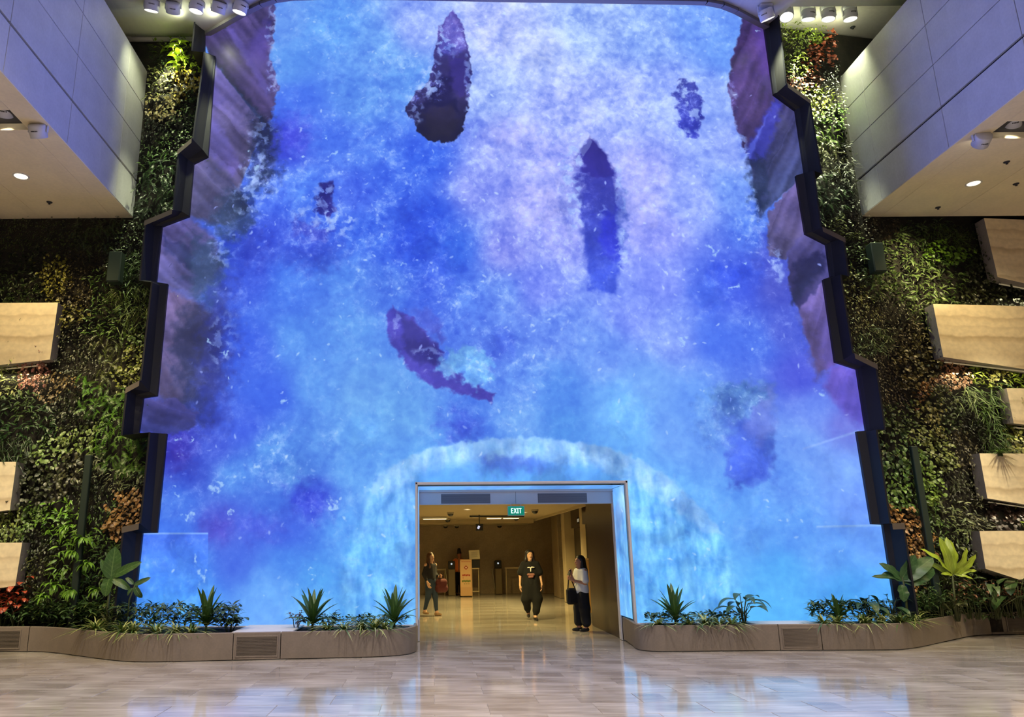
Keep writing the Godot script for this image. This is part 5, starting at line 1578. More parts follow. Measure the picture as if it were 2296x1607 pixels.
# planted wall: places on the photograph, species, colour in words and in red, green, blue, scale
const PLOTS_L := [
	[395, 100, "L", "yellow-green", 150, 186, 40, 1.25], [360, 150, "S", "dark green", 40, 62, 22, 1.0], [438, 135, "R", "yellow-green", 150, 178, 46, 1.1], [428, 195, "R", "amber-green", 172, 150, 48, 1.0], [360, 190, "L", "pale cream-green", 172, 178, 110, 0.9], [372, 245, "R", "pale cream-green", 190, 176, 112, 0.95],
	[424, 255, "S", "mid green", 74, 104, 34, 1.1], [346, 300, "S", "dark green", 44, 56, 26, 1.0], [404, 295, "S", "mid green", 66, 92, 32, 1.1], [348, 350, "L", "mid green", 86, 120, 48, 0.9], [396, 385, "F", "dark green", 50, 82, 24, 0.9], [352, 430, "F", "dark green", 46, 74, 24, 0.9], [318, 470, "F", "dark green", 44, 66, 24, 0.9],
	[50, 530, "S", "dark green", 66, 86, 34, 0.9], [150, 525, "S", "dark green", 62, 80, 36, 0.9], [235, 530, "F", "dark green", 62, 82, 34, 0.8], [300, 545, "S", "dark green", 64, 84, 34, 0.9], [303, 600, "G", "mid green", 74, 100, 36, 0.6], [60, 600, "L", "dark green", 44, 60, 26, 0.8], [120, 622, "R", "olive-yellow", 126, 124, 44, 0.8],
	[200, 600, "S", "brown-green", 66, 60, 32, 0.9], [232, 648, "L", "fresh green", 88, 124, 46, 0.8], [182, 662, "S", "brown-green", 84, 76, 38, 1.0], [292, 700, "G", "olive-green", 100, 124, 42, 0.7], [240, 722, "L", "fresh green", 84, 120, 44, 0.7], [60, 655, "L", "dark green", 50, 70, 28, 0.7], [172, 705, "R", "olive-yellow", 118, 116, 44, 0.75],
	[312, 760, "R", "fresh green", 96, 124, 48, 0.8], [180, 765, "S", "deep green", 50, 58, 32, 0.9], [258, 800, "F", "olive-green", 74, 84, 30, 0.9], [304, 815, "R", "yellow-green", 120, 128, 50, 0.75], [165, 815, "S", "deep green", 50, 58, 32, 0.9],
	[15, 850, "L", "pale cream-green", 180, 190, 110, 0.8], [82, 848, "R", "pink", 206, 146, 124, 0.75], [130, 858, "S", "tan", 132, 110, 66, 1.1], [60, 905, "L", "fresh green", 84, 116, 44, 0.9], [20, 945, "L", "dark green", 46, 84, 34, 1.0], [100, 950, "L", "dark green", 48, 80, 34, 0.9], [232, 890, "F", "bright green", 84, 130, 34, 1.0], [258, 955, "F", "bright green", 92, 140, 36, 1.0],
	[180, 925, "S", "dark green", 44, 56, 26, 1.1], [172, 985, "R", "pale green", 128, 150, 78, 0.9], [112, 1005, "R", "pale green", 116, 142, 74, 0.9], [50, 1000, "G", "dark green", 44, 72, 28, 0.7], [298, 1010, "F", "bright green", 88, 132, 36, 1.0], [150, 1065, "R", "brown-green", 70, 72, 42, 0.95], [95, 1090, "R", "dark green", 50, 58, 32, 0.9], [245, 1062, "L", "silver-green", 150, 160, 120, 0.8],
	[296, 1080, "L", "silver-green", 130, 142, 98, 0.75], [292, 1125, "R", "dry tan", 186, 142, 82, 0.8], [272, 1165, "R", "dry tan", 180, 136, 78, 0.8], [205, 1110, "S", "dark green", 58, 74, 34, 1.0], [80, 1150, "R", "fresh green", 100, 132, 54, 0.7], [35, 1165, "R", "pale green", 132, 150, 70, 0.7], [150, 1160, "L", "bright green", 116, 164, 48, 1.0], [245, 1160, "S", "fresh green", 92, 124, 56, 1.1],
	[105, 1230, "S", "dark green", 50, 62, 30, 1.0], [180, 1230, "L", "bright green", 126, 176, 54, 1.1], [90, 1285, "S", "olive-green", 72, 80, 34, 1.0], [140, 1310, "L", "bright green", 110, 156, 50, 1.1], [228, 1235, "L", "fresh green", 98, 132, 62, 0.7], [210, 1300, "L", "fresh green", 84, 122, 46, 0.8], [115, 1370, "L", "dark green", 56, 84, 34, 0.8]]
const PLOTS_R := [
	[1770, 95, "L", "yellow-green", 150, 172, 54, 0.8], [1792, 112, "R", "yellow-green", 150, 176, 50, 0.7], [1812, 132, "R", "coral red", 206, 96, 56, 0.9], [1790, 160, "L", "yellow-green", 148, 178, 54, 0.8], [1806, 182, "R", "coral red", 140, 66, 40, 0.8], [1842, 180, "S", "dark green", 34, 44, 22, 1.0], [1832, 206, "L", "yellow-green", 150, 170, 60, 0.8],
	[1832, 238, "R", "pale yellow-green", 172, 180, 76, 0.75], [1852, 268, "R", "fresh green", 128, 164, 74, 0.75], [1852, 315, "F", "bright green", 104, 136, 36, 0.9], [1884, 335, "L", "dark green", 50, 60, 34, 0.8], [1852, 356, "F", "olive-green", 82, 84, 30, 0.9], [1862, 425, "F", "dark green", 44, 74, 24, 0.9], [1896, 405, "G", "dark green", 50, 60, 34, 0.6], [1904, 470, "S", "dark green", 44, 46, 26, 1.0],
	[1874, 475, "F", "dark green", 46, 76, 24, 0.9], [1892, 520, "L", "yellow-green", 104, 112, 40, 0.6], [1930, 505, "S", "brown-green", 60, 50, 30, 0.9], [1985, 510, "S", "brown-green", 56, 46, 28, 0.9], [2045, 520, "L", "dark green", 58, 80, 32, 0.8], [2112, 530, "G", "mid green", 78, 104, 40, 0.6], [2160, 510, "S", "olive-green", 62, 74, 28, 1.0], [1922, 565, "L", "mid green", 84, 108, 40, 0.6],
	[1930, 625, "F", "mid green", 78, 110, 40, 0.8], [2000, 560, "L", "pale green", 112, 136, 76, 0.9], [2035, 605, "L", "pale green", 108, 132, 74, 1.0], [2105, 560, "R", "bright green", 112, 156, 44, 0.8], [2065, 645, "L", "pale green", 100, 126, 66, 1.0], [2125, 620, "L", "dark green", 60, 84, 36, 0.9], [2180, 650, "R", "deep green", 50, 58, 32, 0.9], [2000, 650, "L", "mid green", 78, 102, 44, 0.8],
	[2065, 705, "L", "fresh green", 88, 112, 52, 0.8], [1902, 645, "S", "olive-yellow", 112, 112, 38, 1.0], [1922, 722, "S", "olive-yellow", 92, 96, 36, 1.0], [1950, 765, "G", "mid green", 76, 100, 40, 0.5], [1990, 705, "S", "deep green", 50, 58, 32, 0.9], [2012, 765, "S", "brown-green", 64, 54, 30, 1.0], [2052, 745, "L", "olive-green", 84, 80, 36, 0.7], [2042, 795, "R", "olive-green", 84, 78, 36, 0.8],
	[1962, 835, "S", "brown-green", 64, 52, 28, 1.0], [2030, 850, "R", "olive-brown", 98, 86, 38, 0.8], [2135, 832, "R", "pink", 206, 158, 118, 0.7], [2175, 842, "L", "yellow-green", 170, 190, 70, 0.9], [2230, 832, "R", "pale yellow-green", 190, 186, 100, 0.8], [2275, 850, "L", "yellow-green", 150, 176, 56, 0.9], [2162, 895, "G", "pale green", 132, 156, 90, 0.9], [2205, 905, "G", "fresh green", 96, 130, 52, 0.9],
	[2105, 900, "R", "olive-green", 88, 96, 40, 0.8], [2062, 882, "R", "orange-brown", 136, 92, 46, 0.7], [1995, 885, "S", "brown-green", 76, 62, 32, 1.0], [2004, 935, "S", "mid green", 78, 100, 40, 1.2], [2072, 945, "R", "pale yellow-green", 134, 130, 66, 0.8], [2125, 930, "R", "dark green", 62, 78, 36, 0.8], [2200, 955, "G", "fresh green", 84, 116, 48, 0.7], [2285, 972, "R", "pale yellow-green", 170, 170, 80, 0.8],
	[1992, 995, "R", "mid green", 88, 116, 58, 1.1], [2060, 972, "R", "pale green", 128, 138, 72, 0.85], [2042, 1042, "R", "fresh green", 104, 136, 62, 0.9], [2092, 1012, "R", "pale green", 122, 134, 70, 0.8], [2135, 1005, "S", "brown-green", 72, 66, 38, 1.1], [2165, 965, "S", "deep green", 50, 58, 32, 1.0], [2020, 1085, "R", "fresh green", 112, 148, 60, 0.9], [2082, 1092, "R", "bright green", 132, 164, 66, 0.85],
	[2135, 1085, "S", "dark green", 66, 72, 46, 1.2], [2165, 1120, "S", "dark green", 58, 60, 40, 1.0], [2062, 1135, "L", "fresh green", 98, 130, 60, 0.8], [2112, 1155, "L", "silver-green", 132, 146, 98, 0.8], [2180, 1145, "L", "silver-green", 116, 120, 88, 0.8], [2250, 1155, "R", "dark plum", 52, 34, 28, 0.9], [2290, 1145, "L", "yellow-green", 150, 176, 50, 0.9], [2032, 1190, "R", "dry tan", 190, 140, 78, 0.75],
	[2052, 1222, "R", "dry tan", 184, 138, 76, 0.75], [2092, 1200, "L", "fresh green", 104, 136, 66, 0.7], [2142, 1205, "L", "silver-green", 140, 156, 100, 0.8], [2165, 1255, "S", "dark green", 46, 56, 30, 1.1], [2120, 1300, "L", "mid green", 74, 96, 40, 0.9]]
func rim_x(steps: Array, y: float, sg: float) -> float:   # how far in the planting reaches before the frame covers it
	for s in steps:
		var a := onz(s[0][0], s[0][1], ZS + 0.4); var b := onz(s[0][2], s[0][3], ZS + 0.4)
		if y <= a.y + 0.12 and y >= b.y - 0.12: return (a.x + b.x) / 2 + sg * 0.5
	var l: Array = steps[0 if y > 6 else -1]
	return onz(l[0][0], l[0][1], ZS + 0.4).x + sg * 0.5
func green_walls() -> void:
	for side in 2:
		var plots: Array = PLOTS_L if side == 0 else PLOTS_R
		var sf: Dictionary = M["soffit%d" % side]
		rng.seed = 4001 + side
		var wig := noise(FastNoiseLite.TYPE_SIMPLEX_SMOOTH, 0.9, 3, 9 + side)
		# felt the plants grow in
		var felt := S()
		if side == 0:
			box(felt, Vector3(-7.9, 6.6, ZL - 0.1), Vector3(6.4, 13.0, 0.2))
		else:
			var a := Vector3(7.4, 0.1, zr(7.4)); var b := Vector3(14.5, 0.1, zr(14.5))
			box(felt, Vector3((a.x + b.x) / 2, 6.9, (a.z + b.z) / 2 - 0.1), Vector3(a.distance_to(b), 13.6, 0.2), 0, Basis(Vector3.UP, atan(0.18)))
		tag(mesh("garden_felt", felt, M.felt), ["dark felt backing of the planted wall with three stone boxes", "dark felt backing of the planted wall with five stone boxes"][side], "green wall")
		var seeds := PackedVector2Array()
		for p in plots:
			var w := onz(p[0], p[1], ZL) if side == 0 else onr(p[0], p[1])
			seeds.append(Vector2(w.x, w.y))
		var xs := []
		var cols := []
		for p in plots: xs.append([]); cols.append([])
		var x0 := -9.9 if side == 0 else 7.2
		var x1 := -4.6 if side == 0 else 13.4
		var n := int((x1 - x0) * 13.2 * 640.0)
		for i in n:
			var x := rng.randf_range(x0, x1)
			var y := rng.randf_range(0.35, 13.05 if side == 0 else 13.7)
			# stay clear of the frame, of the white box and of what nobody sees
			if side == 0:
				if x > rim_x(STEPS_L, y, 1.0) + 0.1: continue
				if y > sf.y0 - 0.1 and x < sf.x0 + 0.12: continue
			else:
				if x < rim_x(STEPS_R, y, -1.0) - 0.1: continue
				if y > sf.y0 - 0.1 and x > sf.x0 - 0.12: continue
			var q := Vector2(x + wig.get_noise_2d(x * 1.4, y * 1.4) * 0.3, y + wig.get_noise_2d(x * 1.4 + 50, y * 1.4) * 0.3)
			var best := 0
			var bd := INF
			for k in seeds.size():
				var d := q.distance_squared_to(seeds[k])
				if d < bd: bd = d; best = k
			var p: Array = plots[best]
			var kd: Array = KIND[p[2]]
			if rng.randf() > kd[3] * 1.5 / (p[7] * p[7]) / 640.0: continue
			var nz := wig.get_noise_2d(x * 3.1, y * 3.1)
			var out := 0.10 + 0.28 * rng.randf() + 0.16 * nz
			var z: float = (ZL if side == 0 else zr(x)) + maxf(0.02, out - 0.1)
			var size: float = kd[2] * p[7] * rng.randf_range(0.5, 1.0)
			# the leaf reaches out of the wall and hangs
			var yaw := rng.randf_range(-1.0, 1.0)
			var drop := rng.randf_range(0.1, 1.1)
			if p[2] == "G": drop = rng.randf_range(-0.5, 0.6); yaw *= 0.8
			elif p[2] == "F": drop = rng.randf_range(-0.3, 0.9)
			elif p[2] == "L": drop = rng.randf_range(-0.5, 0.8); yaw *= 1.2
			var dir := Vector3(sin(yaw) * cos(drop), -sin(drop), cos(yaw) * cos(drop))
			var face := (Vector3.UP * 0.9 + Vector3(0, 0, 0.75) + Vector3(rng.randf_range(-0.5, 0.5), rng.randf_range(-0.3, 0.3), 0)).normalized()
			var side_v := dir.cross(face).normalized()
			var up := side_v.cross(dir).normalized()
			var b := Basis(side_v, dir, up).rotated(dir, rng.randf_range(-0.5, 0.5))
			var h := 0.42 + 0.48 * rng.randf()
			xs[best].append(Transform3D(b.scaled_local(Vector3.ONE * size), Vector3(x, y, z)))
			var c := lin(p[4], p[5], p[6])
			cols[best].append(Color(c.r * h * rng.randf_range(0.9, 1.1), c.g * h, c.b * h * rng.randf_range(0.85, 1.15)))
		for k in plots.size():
			if xs[k].is_empty(): continue
			var p: Array = plots[k]
			var kd: Array = KIND[p[2]]
			var zone: String = "near the ceiling" if seeds[k].y > 9.3 else ("under the warm ceiling" if seeds[k].y > 6.3 else ("halfway up" if seeds[k].y > 3.6 else "low above the planter"))
			var mm := MultiMesh.new()
			mm.transform_format = MultiMesh.TRANSFORM_3D
			mm.use_colors = true
			mm.mesh = LEAF[kd[1]][k % 2]
			mm.instance_count = xs[k].size()
			for i in xs[k].size():
				mm.set_instance_transform(i, xs[k][i])
				mm.set_instance_color(i, cols[k][i])
			var o := MultiMeshInstance3D.new()
			o.name = numbered(kd[0])
			o.multimesh = mm
			o.material_override = M.leaf
			add_child(o)
			var lab := "%s %s %s on the planted wall with %s stone boxes" % [p[3], kd[4], zone, ["three", "five"][side]]
			tag(o, lab, "wall plants", lab, "stuff")
# ---------- plants that stand in the planters ----------
func leaf_mat(key: String, r: int, g: int, b: int, r2 := -1, g2 := -1, b2 := -1) -> StandardMaterial3D:   # green with a paler midrib and veins, across the leaf's width
	if M.has(key): return M[key]
	var m := mat(Color.WHITE, 0.38, 0.0, 0.5)
	var a := grain(64, 128, 1, 2, key.hash() % 997, 4)
	var base := C(r, g, b)
	var alt := C(r2, g2, b2) if r2 >= 0 else base.lightened(0.15)
	m.albedo_texture = painted(64, 128, func(x, y):
		var d: float = absf(x - 31.5) / 32.0
		var k: float = 0.0
		if d < 0.07: k = 0.7
		if fmod(y + d * 26.0, 16.0) < 2.5: k = maxf(k, 0.35)
		var q := base.lerp(alt, clampf(k + (a[y * 64 + x] / 255.0 - 0.5) * 0.6, 0.0, 1.0))
		return q)
	m.backlight_enabled = true
	m.backlight = Color(0.4, 0.4, 0.35)
	m.texture_repeat = false
	M[key] = m
	return m
func blade(width: float, bend: float, fold: float, form: int, key: String, wave := 0.0) -> ArrayMesh:   # a larger leaf with texture coordinates
	var id := "blade%s%s%s%s%s" % [width, bend, fold, form, wave]
	if M.has(id): return M[id]
	var st := S(true)
	var n := 9
	var P := []
	for k in n + 1:
		var t := float(k) / n
		var w: float
		match form:
			0: w = sin(PI * pow(t, 0.75)) * (1.0 - 0.2 * t)
			1: w = sqrt(maxf(0.0, t * (1.0 - t))) * 2.0 * (1.15 - 0.4 * t)
			2: w = minf(1.0, 0.45 + t * 2.0) * pow(maxf(0.0, 1.0 - t), 0.55)
			_: w = (0.10 if t < 0.25 else sin(PI * pow((t - 0.25) / 0.75, 0.8)))       # stalk, then leaf
		w = maxf(w, 0.015) * width / 2.0
		var ang := bend * t
		var y := t - 0.28 * bend * t * t * t
		var z := -0.5 * bend * t * t
		var row := []
		for j in 5:
			var s := (j - 2) / 2.0
			row.append([Vector3(s * w, y, z + absf(s) * w * fold + wave * w * sin(t * 15.0) * absf(s)), Vector2(0.5 + s * 0.49, 1.0 - t)])
		P.append(row)
	for k in n:
		for j in 4:
			var a: Array = P[k][j]; var b: Array = P[k][j + 1]; var c: Array = P[k + 1][j + 1]; var d: Array = P[k + 1][j]
			quv(st, [a[0], b[0], c[0], d[0]], [a[1], b[1], c[1], d[1]])
	var m := fin(st)
	M[id] = m
	return m
func put_leaf(t: Node3D, m: Mesh, material: Material, base: Vector3, dir: Vector3, size: float, roll := 0.0, called := "leaf") -> void:
	dir = dir.normalized()
	var face := Vector3.UP if absf(dir.y) < 0.95 else Vector3(0.3, 0.2, 1)
	if dir.y > 0.75: face = Vector3(dir.x, 0.0, dir.z) * -1.0 + Vector3(0, 0.4, 0)
	var sv := dir.cross(face).normalized()
	var up := sv.cross(dir).normalized()
	var o := MeshInstance3D.new()
	o.name = called
	o.mesh = m
	o.material_override = material
	o.transform = Transform3D(Basis(sv, dir, up).rotated(dir, roll).scaled_local(Vector3.ONE * size), base)
	t.add_child(o, true)
func stem(t: Node3D, pts: Array, r: float, m: Material) -> void:
	var st := S(true)
	tube(st, pts, r, r * 0.6, 7)
	mesh("stem", st, m, t)
func rosette(at: Vector3, h: float, label: String, sd: int, key := "dracaena") -> void:   # upright strap leaves from one heart
	rng.seed = sd
	var t := thing("dracaena", label, "plant", at)
	var m := leaf_mat("leaf_" + key, 58, 92, 44, 108, 138, 66)
	var m2 := leaf_mat("leaf_" + key + "_old", 66, 94, 40, 124, 140, 66)
	stem(t, [Vector3(0, -0.05, 0), Vector3(0, h * 0.25, 0)], 0.025, M.stalk)
	var n := 20
	for k in n:
		var f := float(k) / n
		var a := k * 2.4 + rng.randf_range(-0.2, 0.2)
		var el := lerpf(1.4, 0.42, f) + rng.randf_range(-0.12, 0.12)
		var d := Vector3(cos(a) * cos(el), sin(el), sin(a) * cos(el))
		put_leaf(t, blade(0.24, [0.15, 0.35, 0.8][mini(2, int(f * 3))], 0.35, 2, key), m2 if f > 0.7 else m, Vector3(0, h * (0.12 + 0.14 * (1.0 - f)), 0) + Vector3(d.x, 0, d.z) * 0.02, d, h * lerpf(0.82, 0.74, f) * rng.randf_range(0.85, 1.05))
func tuft(at: Vector3, h: float, label: String, sd: int, group := "", striped := true) -> void:   # arching grass-like blades, too fine to pick apart
	rng.seed = sd
	var t := thing("spider_plant", label, "plant", at, 0, group)
	var st := S(true)
	for k in 60:
		var a := rng.randf() * TAU
		var el := rng.randf_range(0.45, 1.35)
		var L := h * rng.randf_range(1.0, 1.9)
		var d := Vector3(cos(a), 0, sin(a))
		var w := rng.randf_range(0.012, 0.020)
		var sv := Vector3(-d.z, 0, d.x) * w
		var p := []
		for j in 7:
			var s := j / 6.0
			p.append(d * (L * (cos(el) * s + 0.35 * s * s)) + Vector3(0, L * (sin(el) * s - 0.62 * s * s), 0))
		for j in 6:
			var w0 := 1.0 - pow(j / 6.0, 2.0)
			var w1 := 1.0 - pow((j + 1) / 6.0, 2.0)
			for q in [[-1, 0.0], [0.0, 1]]:
				var pale: float = 0.0
				st.set_color(lin(172, 178, 104) if (absf(q[0] + q[1]) < 0.5 or k % 2 == 0) and striped else lin(84, 112, 48))
				quad(st, p[j] + sv * q[0] * w0, p[j] + sv * q[1] * w0, p[j + 1] + sv * q[1] * w1, p[j + 1] + sv * q[0] * w1)
	tag(mesh("blades", st, M.leaf, t), "", "", "", "stuff")
	var cs := S(true)
	lathe(cs, [Vector2(0.05, -0.04), Vector2(0.04, 0.03), Vector2(0.0, 0.05)], 8)
	mesh("crown", cs, M.stalk, t)
func broadleaf(called: String, at: Vector3, h: float, n: int, label: String, sd: int, key: String, cols: Array, width := 0.36, form := 0, spread := 0.9, group := "", wave := 0.0) -> void:   # stalked leaves from the ground
	rng.seed = sd
	var t := thing(called, label, "plant", at, 0, group)
	var m := leaf_mat("leaf_" + key, cols[0], cols[1], cols[2], cols[3], cols[4], cols[5])
	var ss := S(true)
	for k in n:
		var f := float(k) / n
		var a := k * 2.4 + rng.randf_range(-0.35, 0.35)
		var up := h * rng.randf_range(0.45, 0.8) * (1.0 - 0.45 * f)
		var rad := h * 0.22 * spread * (0.4 + f)
		var tip := Vector3(cos(a) * rad, up, sin(a) * rad)
		tube(ss, [Vector3(cos(a) * 0.02, -0.04, sin(a) * 0.02), Vector3(cos(a) * rad * 0.35, up * 0.6, sin(a) * rad * 0.35), tip], 0.011, 0.006, 5)
		var el := rng.randf_range(-0.15, 0.75) * (1.0 - f * 0.4)
		var d := Vector3(cos(a) * cos(el), sin(el), sin(a) * cos(el))
		put_leaf(t, blade(width, 0.75 if k % 2 else 1.15, 0.25, form, key, wave), m, tip - d * 0.01, d, h * rng.randf_range(0.42, 0.62))
	mesh("stalks", ss, M.stalk, t)
func shrub(called: String, at: Vector3, size: Vector3, n: int, label: String, sd: int, key: String, cols: Array, leaf := 0.13, width := 0.34, group := "", form := 0) -> void:   # branching bush of small leaves
	rng.seed = sd
	var t := thing(called, label, "plant", at, 0, group)
	var m := leaf_mat("leaf_" + key, cols[0], cols[1], cols[2], cols[3], cols[4], cols[5])
	var ss := S(true)
	var nb := maxi(4, n / 9)
	for b in nb:
		var a := b * 2.4
		var r := sqrt((b + 0.5) / nb)
		var tip := Vector3(cos(a) * size.x * 0.5 * r, size.y * (1.0 - 0.45 * r * r) * rng.randf_range(0.75, 1.0), sin(a) * size.z * 0.5 * r)
		var p := [Vector3(cos(a) * 0.03, -0.04, sin(a) * 0.03), tip * 0.5 + Vector3(0, size.y * 0.12, 0), tip]
		tube(ss, p, 0.010, 0.004, 5)
		for k in 9:
			var s := 0.35 + 0.65 * (k + 1) / 9.0
			var q: Vector3 = p[0].lerp(p[1], s * 2.0) if s < 0.5 else p[1].lerp(p[2], s * 2.0 - 1.0)
			var w := k * 2.4 + b
			var el := rng.randf_range(-0.2, 0.8)
			put_leaf(t, blade(width, 0.6 if k % 2 else 0.95, 0.25, form, key), m, q, Vector3(cos(w) * cos(el), sin(el), sin(w) * cos(el)), leaf * rng.randf_range(0.75, 1.2))
	mesh("branches", ss, M.stalk, t)
# leaves that cover the soil between the single plants
func bed_cover() -> void:
	rng.seed = 808
	var k := 0
	for q in [[-7.6, -3.45, 0.42, 1500, "L", "dark leafy ground cover in the curved end of the planter below three stone boxes"], [-2.25, -0.5, 0.2, 420, "S", "thin dark ground cover between two dracaenas by the doorway"], [3.8, 5.6, 0.2, 460, "S", "thin dark ground cover between dracaena and peace lily"], [6.8, 8.7, 0.36, 850, "L", "dark leafy ground cover beneath the long wavy leaves"], [8.7, 13.2, 0.42, 1300, "L", "dark leafy ground cover along the planter's far bend"]]:
		var xf := []
		var cs := []
		while xf.size() < q[3]:
			var x := rng.randf_range(q[0], q[1])
			var front: float
			var back := -14.5
			if x < -6.9: front = -14.55; back = -14.95
			elif x < -4.6: front = lerpf(-14.4, -13.1, (x + 6.9) / 2.3); back = -14.95 if x < -5.6 else -14.5
			elif x < 0: front = -13.15 - (x + 4.6) * 0.09
			elif x < 8.0: front = -13.9
			else:
				front = lerpf(-13.95, -16.0, clampf((x - 8.0) / 2.9, 0, 1)); back = maxf(front - 0.9, zr(x) + 0.1)
				if x > 10.9: front = -16.08; back = zr(x) + 0.05
			var z := rng.randf_range(back, front - (0.34 if x > -6.5 and x < 8.6 else 0.12))
			var h: float = q[2] * sqrt(rng.randf())
			var a := rng.randf() * TAU
			var el := rng.randf_range(-0.3, 0.9)
			var dir := Vector3(cos(a) * cos(el), sin(el), sin(a) * cos(el))
			var sv := dir.cross(Vector3.UP).normalized()
			var b := Basis(sv, dir, sv.cross(dir)).rotated(dir, rng.randf_range(-0.5, 0.5))
			var size := rng.randf_range(0.10, 0.2) if q[4] == "L" else rng.randf_range(0.06, 0.11)
			xf.append(Transform3D(b.scaled_local(Vector3.ONE * size), Vector3(x, 0.39 + h, z)))
			var c := lin(62, 88, 46) if rng.randf() < 0.75 else lin(92, 108, 52)
			var s := rng.randf_range(0.7, 1.2)
			cs.append(Color(c.r * s, c.g * s, c.b * s))
		var mm := MultiMesh.new()
		mm.transform_format = MultiMesh.TRANSFORM_3D
		mm.use_colors = true
		mm.mesh = LEAF["lance" if q[4] == "L" else "small"][0]
		mm.instance_count = xf.size()
		for i in xf.size():
			mm.set_instance_transform(i, xf[i])
			mm.set_instance_color(i, cs[i])
		var o := MultiMeshInstance3D.new()
		o.name = numbered("ground_cover")
		o.multimesh = mm
		o.material_override = M.leaf
		add_child(o)
		tag(o, q[5], "ground cover", "", "stuff")
		k += 1
func big_leaf(t: Node3D, m: Material, base: Vector3, tip: Vector3, size: float, width: float, bend: float, roll: float, wave := 0.12) -> void:
	var dir := (tip - base).normalized()
	var sv := dir.cross(Vector3(0, 0.35, 1)).normalized()
	var o := MeshInstance3D.new()
	o.name = "leaf"
	o.mesh = blade(width, bend, 0.18, 1, "big", wave)
	o.material_override = m
	o.transform = Transform3D(Basis(sv, dir, sv.cross(dir)).rotated(dir, roll * 0.6).scaled_local(Vector3.ONE * size), base)
	t.add_child(o, true)
func planter_plants() -> void:
	M.stalk = mat(C(62, 70, 34), 0.6)
	var y := 0.38
	bed_cover()
	# rosettes along the screen: base px, height in metres
	var G := func(u: float, v: float, z: float) -> Vector3:
		var p := onz(u, v, z)
		return Vector3(p.x, y, z)
	rosette(G.call(463, 1395, -13.75), 0.78, "dark green dracaena with spiky upright leaves before the screen, next to round-leaved bush", 11)
	rosette(G.call(701, 1395, -13.85), 0.80, "dark green dracaena with broad upright leaves, beside bright ledge", 12)
	rosette(G.call(884, 1395, -13.95), 0.74, "dark green dracaena with spiky leaves at the curb's rounded end by the doorway", 13)
	rosette(G.call(1514, 1390, -14.2), 0.74, "dark green dracaena with striped upright leaves near the doorway corner", 14)
	rosette(G.call(1880, 1385, -14.25), 0.52, "small dark dracaena with thin upright leaves beside striped grass", 15)
	# peace lily
	rng.seed = 16
	broadleaf("peace_lily", G.call(1668, 1390, -14.15), 0.74, 13, "peace lily with broad drooping dark leaves before the bright screen", 16, "lily", [56, 86, 50, 92, 120, 76], 0.46, 0, 1.0)
	# round dark bush beside the ledge, bushes along the bed
	shrub("bushy_plant", G.call(515, 1395, -13.75), Vector3(0.55, 0.42, 0.5), 54, "dark bushy round-leaved plant beside the bare ledge", 21, "bushdark", [58, 82, 48, 92, 116, 70], 0.15, 0.6, "", 1)
	shrub("bushy_plant", G.call(742, 1395, -13.95), Vector3(0.5, 0.34, 0.45), 45, "low dark plant with small oval leaves behind the broad dracaena", 22, "bushdark", [58, 82, 48, 92, 116, 70], 0.10, 0.5, "", 1)
	shrub("bushy_plant", G.call(665, 1395, -14.0), Vector3(0.5, 0.36, 0.4), 36, "sparse reddish-dark leafy plant next to the bare ledge", 23, "bushred", [84, 60, 44, 124, 80, 58], 0.13, 0.4)
	shrub("bushy_plant", G.call(410, 1395, -13.9), Vector3(0.7, 0.36, 0.5), 54, "dark leafy plant low before the screen panel, beside the spiky dracaena", 24, "bushdark", [58, 82, 48, 92, 116, 70], 0.14, 0.4)
	shrub("bushy_plant", G.call(340, 1390, -13.9), Vector3(0.75, 0.42, 0.5), 60, "dark blue-green leafy plant at the foot of the banana-leaved plant", 25, "bushblue", [54, 84, 58, 92, 120, 88], 0.16, 0.36)
	shrub("bushy_plant", G.call(805, 1395, -14.0), Vector3(0.5, 0.3, 0.4), 36, "low dark plant with tiny stalked leaves before the screen by the doorway", 26, "bushdark", [58, 82, 48, 92, 116, 70], 0.09, 0.5, "", 1)
	# striped grass tufts
	var i := 0
	for q in [[215, 1400, -13.9, 0.36], [275, 1405, -13.45, 0.36], [352, 1405, -13.25, 0.36], [395, 1405, -13.3, 0.32], [430, 1405, -13.35, 0.3], [300, 1402, -13.5, 0.34]]:
		tuft(G.call(q[0], q[1], q[2]), q[3], "striped yellow-green grass tuft at the curb's edge below the banana-leaved plant", 100 + i, "striped tufts below the banana-leaved plant"); i += 1
	for q in [[735, 1398, -13.55, 0.26], [770, 1398, -13.55, 0.28], [812, 1396, -13.6, 0.3], [840, 1394, -13.65, 0.4], [862, 1395, -13.7, 0.3]]:
		tuft(G.call(q[0], q[1], q[2]), q[3], "striped yellow-green grass tuft between two dracaenas near the doorway", 120 + i, "striped tufts between dracaenas near the doorway"); i += 1
	for q in [[1475, 1388, -13.98, 0.24], [1545, 1388, -13.98, 0.3], [1580, 1388, -13.98, 0.32], [1612, 1388, -13.98, 0.3], [1640, 1388, -13.98, 0.26]]:
		tuft(G.call(q[0], q[1], q[2]), q[3], "striped yellow-green grass tuft between dracaena and peace lily", 140 + i, "striped tufts between dracaena and peace lily"); i += 1
	for q in [[1845, 1382, -14.0, 0.3], [1875, 1380, -14.0, 0.28], [1935, 1378, -14.0, 0.34], [1975, 1378, -14.05, 0.36], [2015, 1378, -14.1, 0.36], [2050, 1370, -14.35, 0.34]]:
		tuft(G.call(q[0], q[1], q[2]), q[3], "striped yellow-green grass tuft at the curb's edge below the large-leaved plant", 160 + i, "striped tufts below the large-leaved plant"); i += 1
	# banana-leaved plant
	var b0: Vector3 = G.call(240, 1380, -14.1)
	var bt := thing("banana_plant", "tall plant with large banana-like green leaves beside the frame's lowest step", "plant", b0)
